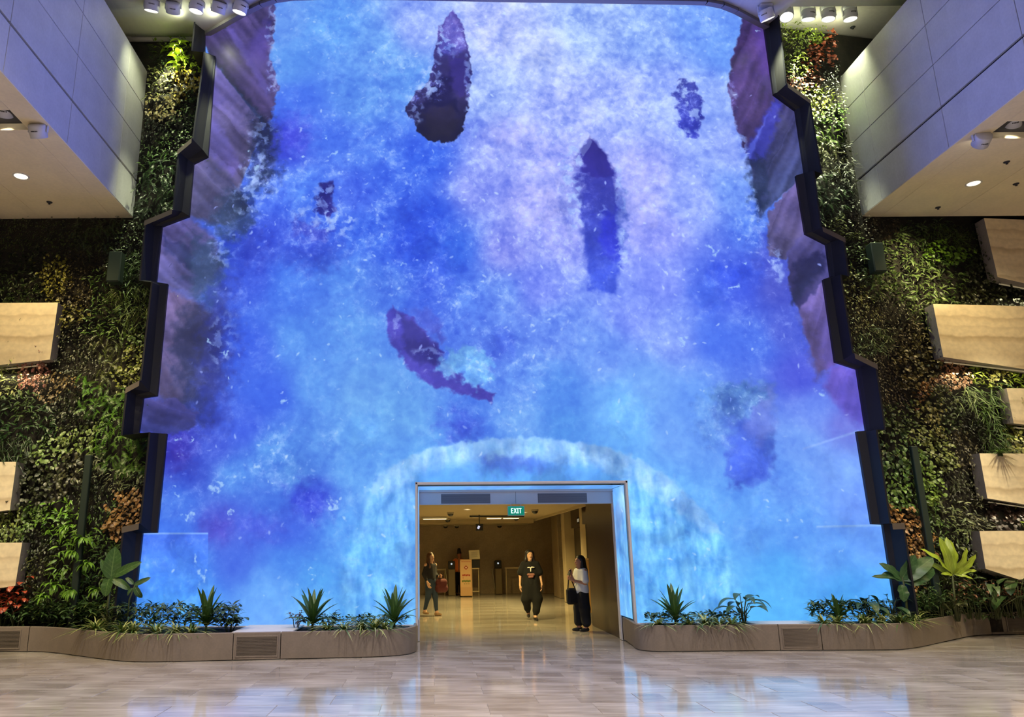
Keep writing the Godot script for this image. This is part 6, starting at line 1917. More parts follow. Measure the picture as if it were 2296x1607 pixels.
	var bm := leaf_mat("leaf_banana", 62, 96, 44, 120, 150, 84)
	var P := func(u: float, v: float) -> Vector3: return onz(u, v, b0.z) - b0
	var crown: Vector3 = P.call(248, 1298)
	stem(bt, [Vector3(0.02, -0.05, 0), Vector3(0.0, crown.y * 0.5, 0), crown], 0.03, M.stalk)
	for q in [[248, 1300, 264, 1222, 1.0, 0.46, 0.25, 0.5], [252, 1292, 322, 1256, 1.0, 0.24, 0.3, 0.3], [250, 1296, 300, 1318, 1.0, 0.28, 0.5, -0.2], [246, 1292, 236, 1340, 1.0, 0.5, 0.5, 0.0], [246, 1296, 228, 1246, 0.9, 0.3, 0.3, 0.2]]:
		var a: Vector3 = P.call(q[0], q[1]); var b: Vector3 = P.call(q[2], q[3]) + Vector3(0, 0, 0.12)
		big_leaf(bt, bm, a, b, a.distance_to(b) * q[4], q[5] * 1.1, q[6], q[7])
	var d0: Vector3 = G.call(287, 1385, -14.0)
	var dt := thing("dieffenbachia", "slender spotted-leaf plant in front of the screen's lowest panel", "plant", d0)
	var dm := leaf_mat("leaf_spotted", 52, 84, 48, 140, 160, 110)
	var Q := func(u: float, v: float) -> Vector3: return onz(u, v, d0.z) - d0
	stem(dt, [Vector3(0, -0.05, 0), Q.call(290, 1345), Q.call(302, 1312)], 0.018, M.stalk)
	for q in [[300, 1312, 340, 1292, 0.22, 0.4], [302, 1314, 318, 1345, 0.36, 0.8], [300, 1310, 282, 1290, 0.3, 0.6], [298, 1318, 280, 1335, 0.3, 0.8]]:
		var a: Vector3 = Q.call(q[0], q[1]); var b: Vector3 = Q.call(q[2], q[3]) + Vector3(0, 0, 0.05)
		big_leaf(dt, dm, a, b, a.distance_to(b), q[4] * 1.2, q[5], 0.3)
	# large-leaved plant on the other side
	var a0: Vector3 = G.call(2032, 1375, -14.35)
	var at := thing("large_leaved_plant", "large plant with long wavy dark green leaves reaching over the screen's edge", "plant", a0)
	var am := leaf_mat("leaf_wavy", 58, 92, 54, 100, 134, 84)
	var A := func(u: float, v: float) -> Vector3: return onz(u, v, a0.z) - a0
	stem(at, [Vector3(0, -0.05, 0), A.call(2030, 1330), A.call(2022, 1292)], 0.03, M.stalk)
	for q in [[2024, 1300, 1970, 1254, 0.28, 0.5], [2024, 1300, 1976, 1276, 0.34, 0.7], [2020, 1296, 1946, 1286, 0.14, 0.3], [2020, 1300, 2048, 1240, 0.34, 0.3], [2022, 1302, 2092, 1238, 0.3, 0.4], [2026, 1304, 2110, 1268, 0.3, 0.6], [2026, 1306, 2084, 1290, 0.34, 0.8], [2020, 1310, 2024, 1350, 0.5, 0.6]]:
		var a: Vector3 = A.call(q[0], q[1]); var b: Vector3 = A.call(q[2], q[3]) + Vector3(0, 0, 0.15)
		big_leaf(at, am, a, b, a.distance_to(b), q[4] * 1.15, q[5], rng.randf_range(-0.4, 0.4), 0.2)
	# hosta-like dark plant before the screen's corner
	broadleaf("dark_leaf_plant", G.call(1948, 1380, -14.3), 0.62, 14, "dark plant with wide pointed leaves before the screen's lower corner", 31, "hosta", [54, 84, 50, 90, 118, 74], 0.5, 0, 1.2)
	broadleaf("dark_leaf_plant", G.call(2000, 1372, -14.5), 0.66, 14, "dark leafy plant under the long wavy leaves, against the frame", 32, "hosta", [54, 84, 50, 90, 118, 74], 0.36, 0, 1.2)
	# bird's-nest fern and its neighbours
	var f0 := onr(2130, 1300, 0.55)
	var ft := thing("birds_nest_fern", "bright yellow-green bird's-nest fern beside the lowest stone box", "plant", Vector3(f0.x, 0.38, f0.z))
	var fm := leaf_mat("leaf_nest", 138, 158, 46, 176, 190, 84)
	var F := func(u: float, v: float) -> Vector3: return onz(u, v, f0.z) - ft.position
	stem(ft, [Vector3(0, -0.05, 0), F.call(2135, 1290)], 0.03, M.stalk)
	for q in [[2135, 1288, 2078, 1222], [2135, 1288, 2100, 1212], [2136, 1288, 2120, 1205], [2138, 1288, 2150, 1212], [2140, 1288, 2188, 1248], [2140, 1288, 2190, 1268], [2134, 1288, 2082, 1260], [2137, 1288, 2132, 1235], [2138, 1288, 2165, 1235], [2139, 1288, 2170, 1290], [2135, 1288, 2105, 1282]]:
		var a: Vector3 = F.call(q[0], q[1]); var b: Vector3 = F.call(q[2], q[3]) + Vector3(0, 0, rng.randf_range(-0.05, 0.25))
		big_leaf(ft, fm, a, b, a.distance_to(b) * 1.15, 0.2, 0.5, rng.randf_range(-0.9, 0.9), 0.3)
	var k := 0
	for q in [[2100, 1330, 0.5, 0.5, "bushg", [50, 74, 36, 84, 108, 54], "mid-green leafy bush below the bird's-nest fern"], [2075, 1345, 0.6, 0.45, "bushg", [50, 74, 36, 84, 108, 54], "mid-green leafy bush beside the striped tufts and wavy leaves"], [2140, 1345, 0.6, 0.4, "busho", [58, 62, 34, 98, 96, 54], "olive small-leaved bush at the planter's bend"], [2185, 1340, 0.5, 0.45, "bushd", [54, 80, 44, 88, 114, 66], "dark green bush at the planter's bend, beside arching dark leaves"],
			[2110, 1365, 0.5, 0.3, "busho", [58, 62, 34, 98, 96, 54], "low olive bush at the curb where it bends back"]]:
		var p := onr(q[0], q[1], 0.75 if k < 3 else 0.5)
		shrub("leafy_bush", Vector3(p.x, 0.38, p.z), Vector3(q[2] * 1.3, maxf(0.3, p.y - 0.33 + q[3] * 0.5), q[2]), 63, q[6], 40 + k, q[4], q[5], 0.14, 0.36)
		k += 1
	# pink-flecked plants and arching leaves beside the lowest box
	k = 0
	for q in [[2160, 1300], [2215, 1310], [2250, 1305], [2285, 1310]]:
		var p := onr(q[0], q[1], 0.4)
		shrub("pink_leaf_plant", Vector3(p.x, 0.38, p.z), Vector3(0.6, p.y - 0.2, 0.4), 45, "plant with pink-flecked pale leaves in the planter before the lowest stone box", 50 + k, "pinkfleck", [120, 78, 58, 214, 168, 140], 0.13, 0.42, "pink-flecked plants before the lowest stone box")
		k += 1
	broadleaf("arching_plant", onr(2235, 1360, 0.55) * Vector3(1, 0, 1) + Vector3(0, y, 0), 0.95, 12, "plant with arching split dark leaves before the lowest stone box", 61, "arch", [58, 84, 46, 96, 120, 70], 0.32, 0, 1.3)
	broadleaf("arching_plant", onr(2285, 1360, 0.5) * Vector3(1, 0, 1) + Vector3(0, y, 0), 1.1, 10, "tall stalked dark-leaf plant at the planter's hatch", 62, "arch", [58, 84, 46, 96, 120, 70], 0.4, 1, 1.0)
	# weed that hangs over the face of one stone box
	var wp := onr(2247, 1020, 0.55)
	tuft(wp + Vector3(0, 0.02, -0.05), 0.22, "small green weed hanging over the face of a stone box", 71, "", false)
	# bright bushes low on the wall with three boxes
	k = 0
	for q in [[150, 1180, 0.24], [185, 1205, 0.24], [165, 1235, 0.22], [195, 1260, 0.22], [120, 1310, 0.24], [160, 1320, 0.22], [100, 1335, 0.2], [215, 1320, 0.2]]:
		var p := onz(q[0], q[1], ZL + 0.42)
		var t := thing("bright_rosette", "bright green rosette of long leaves by the thin post, %s" % ["highest", "second highest", "third highest", "fourth highest", "fifth highest", "third lowest", "lowest", "second lowest"][k], "plant", p, 0, "bright rosettes by the thin post")
		var m := leaf_mat("leaf_bright", 104, 148, 44, 156, 190, 88)
		rng.seed = 80 + k
		for e in 13:
			var a := e * 2.4
			var el := rng.randf_range(-0.5, 0.9)
			put_leaf(t, blade(0.27, 0.7 if e % 2 else 1.1, 0.25, 0, "br"), m, Vector3.ZERO, Vector3(cos(a) * cos(el), sin(el) - 0.1, absf(sin(a)) * cos(el) + 0.2), q[2] * rng.randf_range(0.9, 1.35))
		stem(t, [Vector3(0, 0.0, 0.01), Vector3(0, -0.05, -0.4)], 0.02, M.stalk)
		k += 1
	k = 0
	for q in [[120, 1385, "mid-green fern-like bush in the planter beside the red-leaved planting", "bushg", [50, 74, 36, 84, 108, 54]], [190, 1385, "dark green bush in the planter below the bright rosettes", "bushd", [54, 80, 44, 88, 114, 66]], [40, 1380, "dark green bush under the red-leaved planting", "bushd", [54, 80, 44, 88, 114, 66]], [255, 1390, "brown-green small-leaved bush behind the striped tufts", "busho", [58, 62, 34, 98, 96, 54]]]:
		var p: Vector3 = G.call(q[0], q[1], -14.75 if q[0] < 200 else -14.1)
		shrub("leafy_bush", p, Vector3(0.8, 0.5, 0.5), 63, q[2], 95 + k, q[3], q[4], 0.14, 0.34)
		k += 1
	for q in [[15, 1335], [45, 1330]]:
		var p: Vector3 = G.call(q[0], q[1], -14.8)
		shrub("red_leaf_plant", p, Vector3(0.6, 0.95, 0.4), 45, "plant with coral and red leaves before the lowest of three stone boxes", 200 + q[0], "redleaf", [150, 60, 40, 226, 130, 96], 0.17, 0.5, "red-leaved plants before the lowest of three boxes", 1)
	# shrub at the very top by the ceiling lamps
	var s0 := onz(398, 120, ZL + 0.45)
	var st2 := thing("ceiling_shrub", "large yellow-green shrub at the top of the wall under the spotlights", "plant", s0)
	var sm := leaf_mat("leaf_top", 150, 178, 40, 196, 214, 96)
	stem(st2, [Vector3(0, -0.5, -0.35), Vector3(0, 0, 0), Vector3(0.02, 0.45, 0.02)], 0.02, M.stalk)
	rng.seed = 300
	for e in 26:
		var a := e * 2.4
		var el := rng.randf_range(-0.6, 0.9)
		var yy := -0.35 + 0.75 * e / 26.0
		put_leaf(st2, blade(0.36, 0.6 if e % 2 else 1.0, 0.25, 0, "tp"), sm, Vector3(0, yy, 0), Vector3(cos(a) * cos(el), sin(el) - 0.15, sin(a) * cos(el) * 0.7 + 0.25), rng.randf_range(0.22, 0.32))

# ---------- people: bodies as smooth fields over joints, meshed as surface nets ----------
func flesh(st: SurfaceTool, bones: Array, cell: float, k: float) -> void:   # bones: from, to, radius there, radius here, flattening in z
	var lo := Vector3.INF
	var hi := -Vector3.INF
	var mg := 3.2 / k + cell * 2.0
	for b in bones:
		var r := maxf(b[2], b[3]) + mg
		lo = lo.min(b[0].min(b[1]) - Vector3.ONE * r); hi = hi.max(b[0].max(b[1]) + Vector3.ONE * r)
	var nx := int((hi.x - lo.x) / cell) + 2
	var ny := int((hi.y - lo.y) / cell) + 2
	var nz := int((hi.z - lo.z) / cell) + 2
	var f := PackedFloat32Array()
	f.resize(nx * ny * nz)
	for b in bones:
		var a: Vector3 = b[0]
		var e: Vector3 = b[1] - a
		var r0: float = b[2]; var r1: float = b[3]
		var fz: float = b[4] if b.size() > 4 else 1.0
		var ee := maxf(1e-9, e.length_squared())
		var r := maxf(r0, r1) + mg
		var p0 := (a.min(b[1]) - Vector3.ONE * r - lo) / cell
		var p1 := (a.max(b[1]) + Vector3.ONE * r - lo) / cell
		for z in range(maxi(0, int(p0.z)), mini(nz, int(p1.z) + 1)):
			for y in range(maxi(0, int(p0.y)), mini(ny, int(p1.y) + 1)):
				var row := (z * ny + y) * nx
				for x in range(maxi(0, int(p0.x)), mini(nx, int(p1.x) + 1)):
					var q := lo + Vector3(x, y, z) * cell - a
					var t := clampf(q.dot(e) / ee, 0.0, 1.0)
					var w := q - e * t
					w.z /= fz
					var d := (w.length() - lerpf(r0, r1, t)) * k
					if d < 5.0: f[row + x] += exp(-d)
	for i in f.size():
		f[i] = 0.1 if f[i] < 1e-4 else -log(f[i]) / k
	var id := PackedInt32Array()
	id.resize(f.size())
	id.fill(-1)
	var vs := PackedVector3Array()
	var off := [0, 1, nx, nx + 1, nx * ny, nx * ny + 1, nx * ny + nx, nx * ny + nx + 1]
	var ed := [[0, 1], [2, 3], [4, 5], [6, 7], [0, 2], [1, 3], [4, 6], [5, 7], [0, 4], [1, 5], [2, 6], [3, 7]]
	var cor := []
	for c in 8: cor.append(Vector3(c & 1, (c >> 1) & 1, (c >> 2) & 1))
	for z in nz - 1:
		for y in ny - 1:
			for x in nx - 1:
				var i := (z * ny + y) * nx + x
				var m := 0
				for c in 8:
					if f[i + off[c]] < 0.0: m += 1
				if m == 0 or m == 8: continue
				var s := Vector3.ZERO
				var n := 0
				for q in ed:
					var d0 := f[i + off[q[0]]]; var d1 := f[i + off[q[1]]]
					if (d0 < 0.0) != (d1 < 0.0):
						s += cor[q[0]].lerp(cor[q[1]], d0 / (d0 - d1)); n += 1
				id[i] = vs.size()
				vs.append(lo + (Vector3(x, y, z) + s / n) * cell)
	var sx := 1
	var sy := nx
	var sz := nx * ny
	for z in range(1, nz - 1):
		for y in range(1, ny - 1):
			for x in range(1, nx - 1):
				var i := (z * ny + y) * nx + x
				for ax in 3:
					var s1: int = [sx, sy, sz][ax]
					var ins := f[i] < 0.0
					if ins == (f[i + s1] < 0.0): continue
					var u: int = [sy, sz, sx][ax]
					var v: int = [sz, sx, sy][ax]
					var q := [id[i - u - v], id[i - v], id[i], id[i - u]]
					if q.min() < 0: continue
					if ins: quad(st, vs[q[0]], vs[q[1]], vs[q[2]], vs[q[3]])
					else: quad(st, vs[q[3]], vs[q[2]], vs[q[1]], vs[q[0]])
func hand(st: SurfaceTool, wrist: Vector3, dir: Vector3, across: Vector3, curl: float, back: Vector3) -> void:   # across points to the thumb, back out of the back of the hand
	dir = dir.normalized(); across = (across - dir * across.dot(dir)).normalized()
	back = across.cross(dir) * signf(across.cross(dir).dot(back))
	var B := []
	var palm := wrist + dir * 0.085
	B.append([wrist - dir * 0.03, wrist + dir * 0.02, 0.024, 0.024])
	for j in 4:
		var s := (1.5 - j) / 1.5
		var kn := palm + across * s * 0.030
		B.append([wrist + dir * 0.015 + across * s * 0.014, kn, 0.017, 0.013])
		var L: float = [0.040, 0.045, 0.042, 0.032][j]
		var p := kn
		var d := dir
		for g in 3:
			d = (d - back * curl * [0.5, 0.8, 0.7][g]).normalized()
			var e: Vector3 = p + d * L * [1.0, 0.7, 0.55][g]
			B.append([p, e, 0.0095 - g * 0.0008, 0.0088 - g * 0.0008])
			p = e
	var t0 := wrist + dir * 0.03 + across * 0.022
	var t1 := t0 + (dir * 0.6 + across * 0.7 - back * 0.2).normalized() * 0.04
	var t2 := t1 + (dir * 0.9 + across * 0.25 - back * 0.3 * curl).normalized() * 0.032
	B.append([t0, t1, 0.014, 0.011]); B.append([t1, t2, 0.011, 0.009])
	flesh(st, B, 0.0055, 260.0)
# a figure: joints in its own axes (facing +z, x to its left hand side), clothes over them
func person(label: String, at: Vector3, turn: float, H: float, J: Dictionary) -> void:
	var t := thing("person", label, "person", at, turn)
	var k := H / 1.66
	var g := func(v: Array) -> Vector3: return Vector3(v[0], v[1], v[2]) * k
	var skin: Material = mat(J.skin, 0.55)
	skin.subsurf_scatter_enabled = true
	skin.subsurf_scatter_strength = 0.05
	var hd: Vector3 = g.call(J.head)
	var lk := Vector3(sin(J.look), 0.0, cos(J.look))
	var lf := Vector3(lk.z, 0, -lk.x)
	var nk: Vector3 = g.call(J.neck)
	var st := S(true)
	# body, head and limbs in one field
	var B := [[nk, hd + Vector3(0, -0.03, 0), 0.050, 0.052], [hd + Vector3(0, 0.035, 0) - lk * 0.012, hd + Vector3(0, 0.03, 0) + lk * 0.01, 0.082, 0.076], [hd + Vector3(0, -0.035, 0) + lk * 0.022, hd + Vector3(0, -0.078, 0) + lk * 0.045, 0.058, 0.036]]
	var hip: Vector3 = g.call(J.hip)
	B.append([hip, nk + Vector3(0, -0.12, 0), 0.10, 0.09])
	for s in 2:
		var a: Array = J.arms[s]
		var sh: Vector3 = g.call(a[0]); var el: Vector3 = g.call(a[1]); var wr: Vector3 = g.call(a[2])
		B.append([nk + Vector3(0, -0.05, 0), sh, 0.05, 0.045]); B.append([sh, el, 0.042, 0.034]); B.append([el, wr, 0.034, 0.024])
		var l: Array = J.legs[s]
		var hp: Vector3 = g.call(l[0]); var kn: Vector3 = g.call(l[1]); var an: Vector3 = g.call(l[2])
		B.append([hp, kn, 0.075, 0.05]); B.append([kn, an, 0.05, 0.035])
		B.append([an, an + Vector3(0, -0.03, 0.05).rotated(Vector3.UP, l[3]), 0.034, 0.03])
	flesh(st, B, 0.016, 55.0)
	# a closer mesh for the face
	var N := [[hd + Vector3(0, 0.02, 0) + lk * 0.082, hd + Vector3(0, -0.014, 0) + lk * 0.098, 0.008, 0.014], [hd + Vector3(0, -0.014, 0) + lk * 0.09 - lf * 0.011, hd + Vector3(0, -0.014, 0) + lk * 0.09 + lf * 0.011, 0.009, 0.009]]
	for s in [-1.0, 1.0]:
		N.append([hd + lf * s * 0.079 + Vector3(0, 0.022, 0), hd + lf * s * 0.08 + Vector3(0, -0.012, 0), 0.016, 0.011])
	flesh(st, N, 0.007, 130.0)
	for s in 2:
		var a: Array = J.arms[s]
		var el: Vector3 = g.call(a[1]); var wr: Vector3 = g.call(a[2])
		var d: Vector3 = (wr - el).normalized()
		if a.size() > 3: d = Vector3(a[3][0], a[3][1], a[3][2])
		hand(st, wr, d, Vector3(a[4][0], a[4][1], a[4][2]) if a.size() > 4 else Vector3(0, 0, 1), a[5] if a.size() > 5 else 0.45, Vector3(1.0 if s == 0 else -1.0, 0, 0.2))
	mesh("body", st, skin, t)
	var ey := S(true)
	for s in [-1.0, 1.0]:
		lathe(ey, [Vector2(0, -0.007), Vector2(0.010, 0), Vector2(0, 0.007)], 8, Transform3D(Basis(), hd + Vector3(0, 0.022, 0) + lk * 0.082 + lf * s * 0.031))
		box(ey, hd + Vector3(0, 0.044, 0) + lk * 0.083 + lf * s * 0.031, Vector3(0.032, 0.006, 0.012), 0, Basis(lf, Vector3.UP, lk))
	mesh("eyes", ey, mat(C(24, 18, 16), 0.3), t)
	var mo := S(true)
	box(mo, hd + Vector3(0, -0.052, 0) + lk * 0.079, Vector3(0.04, 0.011, 0.012), 0.004, Basis(lf, Vector3.UP, lk))
	mesh("mouth", mo, mat(C(130, 60, 52), 0.5), t)
	# hair
	var hb := []
	for q in J.hair: hb.append([hd + lk * q[0][2] + Vector3(0, q[0][1], 0) + lf * q[0][0], hd + lk * q[1][2] + Vector3(0, q[1][1], 0) + lf * q[1][0], q[2], q[3]])
	var hs := S(true)
	flesh(hs, hb, 0.013, 75.0)
	mesh("hair", hs, mat(J.hair_color, 0.5), t)
	# clothes
	for c in J.clothes:
		var cb := []
		for q in c[1]: cb.append([g.call(q[0]), g.call(q[1]), q[2] * k, q[3] * k] + ([q[4]] if q.size() > 4 else []))
		var cs := S(true)
		flesh(cs, cb, c[3], c[4])
		mesh(c[0], cs, c[2], t)
	for s in 2:
		var l: Array = J.legs[s]
		var an: Vector3 = g.call(l[2])
		var fw := Vector3(sin(l[3]), 0, cos(l[3]))
		var ss := S(true)
		var gy: float = 0.032 + (l[4] if l.size() > 4 else 0.0)
		var heel := Vector3(an.x, gy, an.z) - fw * 0.045
		flesh(ss, [[heel, heel + fw * 0.10, 0.034, 0.036], [heel + fw * 0.10, heel + fw * 0.2 + Vector3(0, -0.004, 0), 0.036, 0.028], [an + Vector3(0, -0.01, 0), heel + Vector3(0, 0.02, 0) + fw * 0.03, 0.04, 0.036]], 0.011, 90.0)
		mesh("shoe", ss, mat(J.shoe, 0.5), t)
func people() -> void:
	var cloth := func(r: int, g: int, b: int) -> Material:
		var m := mat(C(r, g, b), 0.9)
		m.rim_enabled = true
		m.rim = 0.08
		return m
	# woman in black, walking to the camera
	var p := ony(1193, 1389, 0.0)
	var Jb := {"skin": C(214, 168, 136), "head": [0.0, 1.545, 0.02], "neck": [0, 1.40, 0], "hip": [0, 0.92, 0], "look": 0.12, "hair_color": C(26, 20, 20), "shoe": C(22, 20, 22),
		"arms": [[[0.175, 1.345, 0], [0.25, 1.08, -0.02], [0.27, 0.85, 0.07], [0.0, -1, 0.15], [-0.2, 0, 1], 0.5], [[-0.175, 1.345, 0], [-0.255, 1.08, -0.01], [-0.275, 0.84, 0.04], [0.0, -1, 0.1], [0.2, 0, 1], 0.35]],
		"legs": [[[0.09, 0.88, 0], [0.10, 0.47, 0.07], [0.07, 0.09, 0.12], 0.15], [[-0.09, 0.88, 0], [-0.07, 0.46, 0.0], [-0.06, 0.14, -0.2], -0.1, 0.05]],
		"hair": [[[-0.02, 0.068, -0.032], [0.03, 0.066, -0.032], 0.088, 0.087], [[-0.078, 0.06, -0.012], [-0.115, -0.11, -0.01], 0.034, 0.044], [[0.078, 0.06, -0.015], [0.11, -0.14, -0.02], 0.034, 0.044], [[0, 0.03, -0.06], [0, -0.14, -0.06], 0.08, 0.075], [[-0.105, -0.1, 0.0], [-0.13, -0.15, 0.01], 0.036, 0.018]],
		"clothes": [["shirt", [[[0.10, 1.33, 0], [0.11, 0.86, 0.0], 0.085, 0.115, 0.9], [[-0.10, 1.33, 0], [-0.11, 0.86, 0.0], 0.085, 0.115, 0.9], [[0.0, 1.35, 0], [0, 0.86, 0.02], 0.09, 0.115], [[0.165, 1.345, 0], [0.235, 1.14, -0.01], 0.07, 0.092], [[-0.165, 1.345, 0], [-0.24, 1.14, -0.01], 0.07, 0.092]], cloth.call(6, 6, 7), 0.016, 60.0],
			["trousers", [[[0.08, 0.9, 0], [0.15, 0.5, 0.04], 0.12, 0.125], [[0.15, 0.5, 0.04], [0.10, 0.22, 0.1], 0.125, 0.085], [[0.10, 0.22, 0.1], [0.075, 0.13, 0.115], 0.08, 0.05], [[-0.08, 0.9, 0], [-0.13, 0.5, 0.0], 0.12, 0.125], [[-0.13, 0.5, 0.0], [-0.09, 0.27, -0.12], 0.125, 0.08], [[-0.09, 0.27, -0.12], [-0.065, 0.17, -0.19], 0.075, 0.05], [[0.0, 0.8, 0.01], [0.0, 0.55, 0.02], 0.12, 0.1]], cloth.call(5, 5, 6), 0.016, 60.0]]}
	person("woman in a black printed T-shirt and baggy black trousers, walking", p, 0.0, 1.68, Jb)
	var wb := get_node("person")
	var pr := S(true)
	flesh(pr, [[Vector3(-0.075, 1.27, 0.112), Vector3(-0.035, 1.275, 0.118), 0.012, 0.016], [Vector3(0.03, 1.28, 0.118), Vector3(0.085, 1.275, 0.112), 0.02, 0.016], [Vector3(0.0, 1.26, 0.12), Vector3(0.0, 1.18, 0.122), 0.02, 0.012]], 0.006, 200.0)
	mesh("white_print", pr, mat(C(222, 220, 210), 0.8), wb)
	var pr2 := S(true)
	flesh(pr2, [[Vector3(-0.07, 1.1, 0.12), Vector3(0.07, 1.1, 0.12), 0.03, 0.03], [Vector3(-0.04, 1.04, 0.122), Vector3(0.04, 1.05, 0.122), 0.03, 0.03]], 0.007, 200.0)
	mesh("red_grey_print", pr2, mat(C(138, 92, 84), 0.8), wb)
	var ph := S()
	box(ph, p + Vector3(0.285, 0.73, 0.09), Vector3(0.02, 0.14, 0.075), 0.006)
	tag(mesh("phone", ph, M.black), "black phone held in the hand of the woman in black", "phone")
	# woman in a white T-shirt, standing turned to the lobby, looking at her phone
	p = ony(1309, 1414, 0.0)
	var Jw := {"skin": C(176, 124, 98), "head": [0.0, 1.54, 0.03], "neck": [0, 1.40, 0], "hip": [0, 0.92, 0], "look": -0.05, "hair_color": C(20, 17, 18), "shoe": C(30, 28, 26),
		"arms": [[[0.165, 1.34, 0], [0.20, 1.07, 0.03], [0.05, 1.13, 0.25], [-0.6, 0.5, 0.6], [0, 1, 0.2], 0.6], [[-0.165, 1.34, 0], [-0.20, 1.07, 0.06], [-0.04, 1.26, 0.24], [0.3, 0.8, 0.4], [0, 0.3, 1], 0.7]],
		"legs": [[[0.09, 0.88, 0], [0.10, 0.47, 0.03], [0.10, 0.09, 0.0], 0.1], [[-0.09, 0.88, 0], [-0.10, 0.47, 0.03], [-0.09, 0.09, 0.05], -0.1]],
		"hair": [[[0, 0.065, -0.04], [0, 0.07, -0.025], 0.09, 0.086], [[0, 0.03, -0.07], [0, -0.22, -0.09], 0.085, 0.10], [[0, -0.2, -0.09], [0.02, -0.36, -0.11], 0.10, 0.06], [[-0.076, 0.04, -0.025], [-0.09, -0.24, -0.02], 0.034, 0.04], [[0.076, 0.04, -0.025], [0.09, -0.22, -0.04], 0.034, 0.04]],
		"clothes": [["shirt", [[[0.09, 1.32, 0], [0.095, 0.9, 0.0], 0.085, 0.12, 0.95], [[-0.09, 1.32, 0], [-0.095, 0.9, 0.0], 0.085, 0.12, 0.95], [[0.0, 1.33, 0], [0, 0.9, 0.03], 0.09, 0.12], [[0.155, 1.335, 0], [0.20, 1.13, 0.02], 0.068, 0.085], [[-0.155, 1.335, 0], [-0.20, 1.13, 0.04], 0.068, 0.085]], cloth.call(214, 216, 226), 0.016, 60.0],
			["trousers", [[[0.08, 0.92, 0], [0.12, 0.5, 0.02], 0.115, 0.12], [[0.12, 0.5, 0.02], [0.12, 0.2, 0.0], 0.12, 0.11], [[-0.08, 0.92, 0], [-0.11, 0.5, 0.03], 0.115, 0.12], [[-0.11, 0.5, 0.03], [-0.11, 0.2, 0.05], 0.12, 0.11], [[0.0, 0.85, 0.01], [0, 0.7, 0.02], 0.12, 0.1]], cloth.call(15, 17, 26), 0.016, 60.0]]}
	person("woman in a white T-shirt and dark baggy trousers, holding a dark phone", p, -1.15, 1.55, Jw)
	var bg := thing("tote_bag", "black tote bag hanging beside the woman in the white T-shirt", "bag", p + Vector3(-0.22, 0, 0.02), -1.15)
	var bs := S()
	box(bs, Vector3(0, 0.72, 0), Vector3(0.14, 0.34, 0.26), 0.04)
	mesh("sack", bs, cloth.call(16, 16, 20), bg)
	var bt := S(true)
	tube(bt, [Vector3(0, 0.86, -0.1), Vector3(-0.05, 1.05, -0.04), Vector3(-0.09, 1.22, 0.0), Vector3(-0.02, 1.05, 0.06), Vector3(0, 0.86, 0.1)], 0.012)
	mesh("strap", bt, cloth.call(16, 16, 20), bg)
	var pw := S()
	box(pw, p + Vector3(-0.27, 1.32 * 1.55 / 1.66, 0.13), Vector3(0.085, 0.15, 0.014), 0.006, Basis(Vector3.UP, -1.15) * Basis(Vector3.RIGHT, -0.35))
	tag(mesh("phone", pw, M.black), "dark phone held up by the woman in the white T-shirt", "phone")
	# woman in jeans with long brown hair, walking
	p = ony(966, 1379, 0.0)
	var Jj := {"skin": C(206, 158, 130), "head": [0.0, 1.54, 0.02], "neck": [0, 1.40, 0], "hip": [0, 0.92, 0], "look": 0.1, "hair_color": C(82, 50, 32), "shoe": C(168, 132, 96),
		"arms": [[[0.17, 1.34, 0], [0.22, 1.08, -0.06], [0.20, 1.02, 0.14], [-0.1, 0.2, 1], [0, 1, 0.1], 0.6], [[-0.17, 1.34, 0], [-0.23, 1.08, -0.02], [-0.21, 0.88, 0.1], [0.1, -0.9, 0.4], [0.2, 0, 1], 0.5]],
		"legs": [[[0.085, 0.88, 0], [0.09, 0.48, 0.10], [0.08, 0.09, 0.15], 0.1], [[-0.085, 0.88, 0], [-0.08, 0.47, -0.02], [-0.08, 0.12, -0.16], -0.1, 0.03]],
		"hair": [[[0, 0.065, -0.038], [0, 0.07, -0.025], 0.089, 0.086], [[0, 0.03, -0.06], [0, -0.2, -0.08], 0.08, 0.08], [[-0.076, 0.04, -0.02], [-0.10, -0.26, 0.03], 0.034, 0.036], [[0.076, 0.04, -0.02], [0.10, -0.28, 0.04], 0.034, 0.034]],
		"clothes": [["jumper", [[[0.085, 1.32, 0], [0.08, 0.98, 0.0], 0.08, 0.095], [[-0.085, 1.32, 0], [-0.08, 0.98, 0.0], 0.08, 0.095], [[0, 1.33, 0], [0, 0.98, 0.02], 0.085, 0.1], [[0.16, 1.335, 0], [0.215, 1.1, -0.05], 0.058, 0.056], [[0.215, 1.1, -0.05], [0.205, 1.04, 0.08], 0.055, 0.042], [[-0.16, 1.335, 0], [-0.225, 1.1, -0.02], 0.058, 0.056], [[-0.225, 1.1, -0.02], [-0.215, 0.94, 0.06], 0.055, 0.042]], cloth.call(26, 24, 30), 0.016, 60.0],
			["jeans", [[[0.075, 0.93, 0], [0.09, 0.5, 0.09], 0.105, 0.075], [[0.09, 0.5, 0.09], [0.08, 0.13, 0.14], 0.072, 0.05], [[-0.075, 0.93, 0], [-0.08, 0.49, -0.02], 0.105, 0.075], [[-0.08, 0.49, -0.02], [-0.08, 0.16, -0.15], 0.072, 0.05], [[0, 0.95, 0], [0, 0.85, 0], 0.11, 0.09]], cloth.call(44, 58, 78), 0.016, 60.0],
			["jumper_stripe", [[[-0.09, 1.07, 0.0], [0.09, 1.07, 0.0], 0.102, 0.102]], cloth.call(150, 142, 140), 0.016, 60.0]]}
	Jj.clothes.pop_back()
	person("woman with long brown hair, dark jumper and blue jeans, walking", p, 0.75, 1.64, Jj)
	var hb := thing("handbag", "dark red handbag carried by the woman in blue jeans", "bag", p + Vector3(0.30, 0, -0.02), 0.6)
	var h1 := S(true)
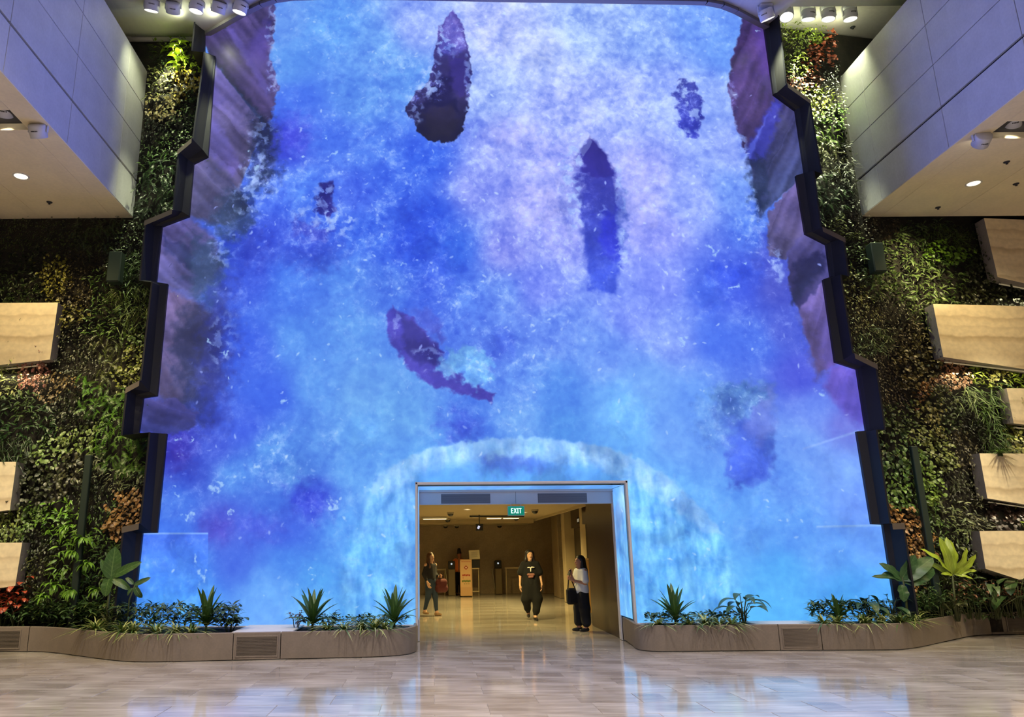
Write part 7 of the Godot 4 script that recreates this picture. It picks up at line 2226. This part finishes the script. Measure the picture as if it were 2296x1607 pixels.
	flesh(h1, [[Vector3(-0.08, 0.86, 0), Vector3(0.08, 0.86, 0), 0.10, 0.10], [Vector3(-0.09, 0.7, 0), Vector3(0.09, 0.7, 0), 0.11, 0.11]], 0.016, 60.0)
	mesh("sack", h1, cloth.call(86, 34, 34), hb)
	var h2 := S(true)
	tube(h2, [Vector3(-0.1, 0.92, 0), Vector3(-0.06, 1.04, 0), Vector3(0.06, 1.04, 0), Vector3(0.1, 0.92, 0)], 0.012)
	mesh("handle", h2, cloth.call(60, 24, 26), hb)
	# attendant in an orange shirt behind the notice board
	p = Vector3(1.0, 0, -31.4)
	var Jo := {"skin": C(150, 92, 66), "head": [0.04, 1.54, 0.05], "neck": [0.02, 1.40, 0.02], "hip": [0, 0.92, 0], "look": 0.3, "hair_color": C(16, 14, 14), "shoe": C(24, 22, 22),
		"arms": [[[0.17, 1.34, 0.02], [0.24, 1.1, 0.08], [0.2, 0.95, 0.25], [0, -0.3, 1], [0, 1, 0.2], 0.5], [[-0.15, 1.34, 0.02], [-0.24, 1.10, 0.05], [-0.28, 0.86, 0.14], [-0.1, -0.9, 0.3], [0.2, 0, 1], 0.5]],
		"legs": [[[0.085, 0.88, 0], [0.09, 0.48, 0.02], [0.09, 0.09, 0.0], 0.1], [[-0.085, 0.88, 0], [-0.09, 0.48, 0.02], [-0.09, 0.09, 0.0], -0.1]],
		"hair": [[[0, 0.06, -0.03], [0, 0.075, 0.0], 0.09, 0.085], [[0, 0.15, -0.03], [0, 0.2, -0.03], 0.075, 0.07]],
		"clothes": [["shirt", [[[0.085, 1.32, 0.02], [0.08, 0.92, 0.0], 0.085, 0.11], [[-0.085, 1.32, 0.02], [-0.08, 0.92, 0.0], 0.085, 0.11], [[0.16, 1.335, 0.02], [0.235, 1.1, 0.08], 0.06, 0.06], [[-0.145, 1.335, 0.02], [-0.24, 1.08, 0.05], 0.06, 0.058], [[-0.24, 1.08, 0.05], [-0.275, 0.95, 0.11], 0.056, 0.046]], cloth.call(214, 112, 48), 0.018, 60.0],
			["trousers", [[[0.075, 0.93, 0], [0.09, 0.5, 0.02], 0.105, 0.085], [[0.09, 0.5, 0.02], [0.09, 0.12, 0.0], 0.08, 0.065], [[-0.075, 0.93, 0], [-0.09, 0.49, 0.02], 0.105, 0.085], [[-0.09, 0.49, 0.02], [-0.09, 0.12, 0.0], 0.08, 0.065]], cloth.call(28, 26, 30), 0.018, 60.0]]}
	person("attendant in an orange shirt with dark hair knot, leaning behind the notice board", p, 0.1, 1.66, Jo)
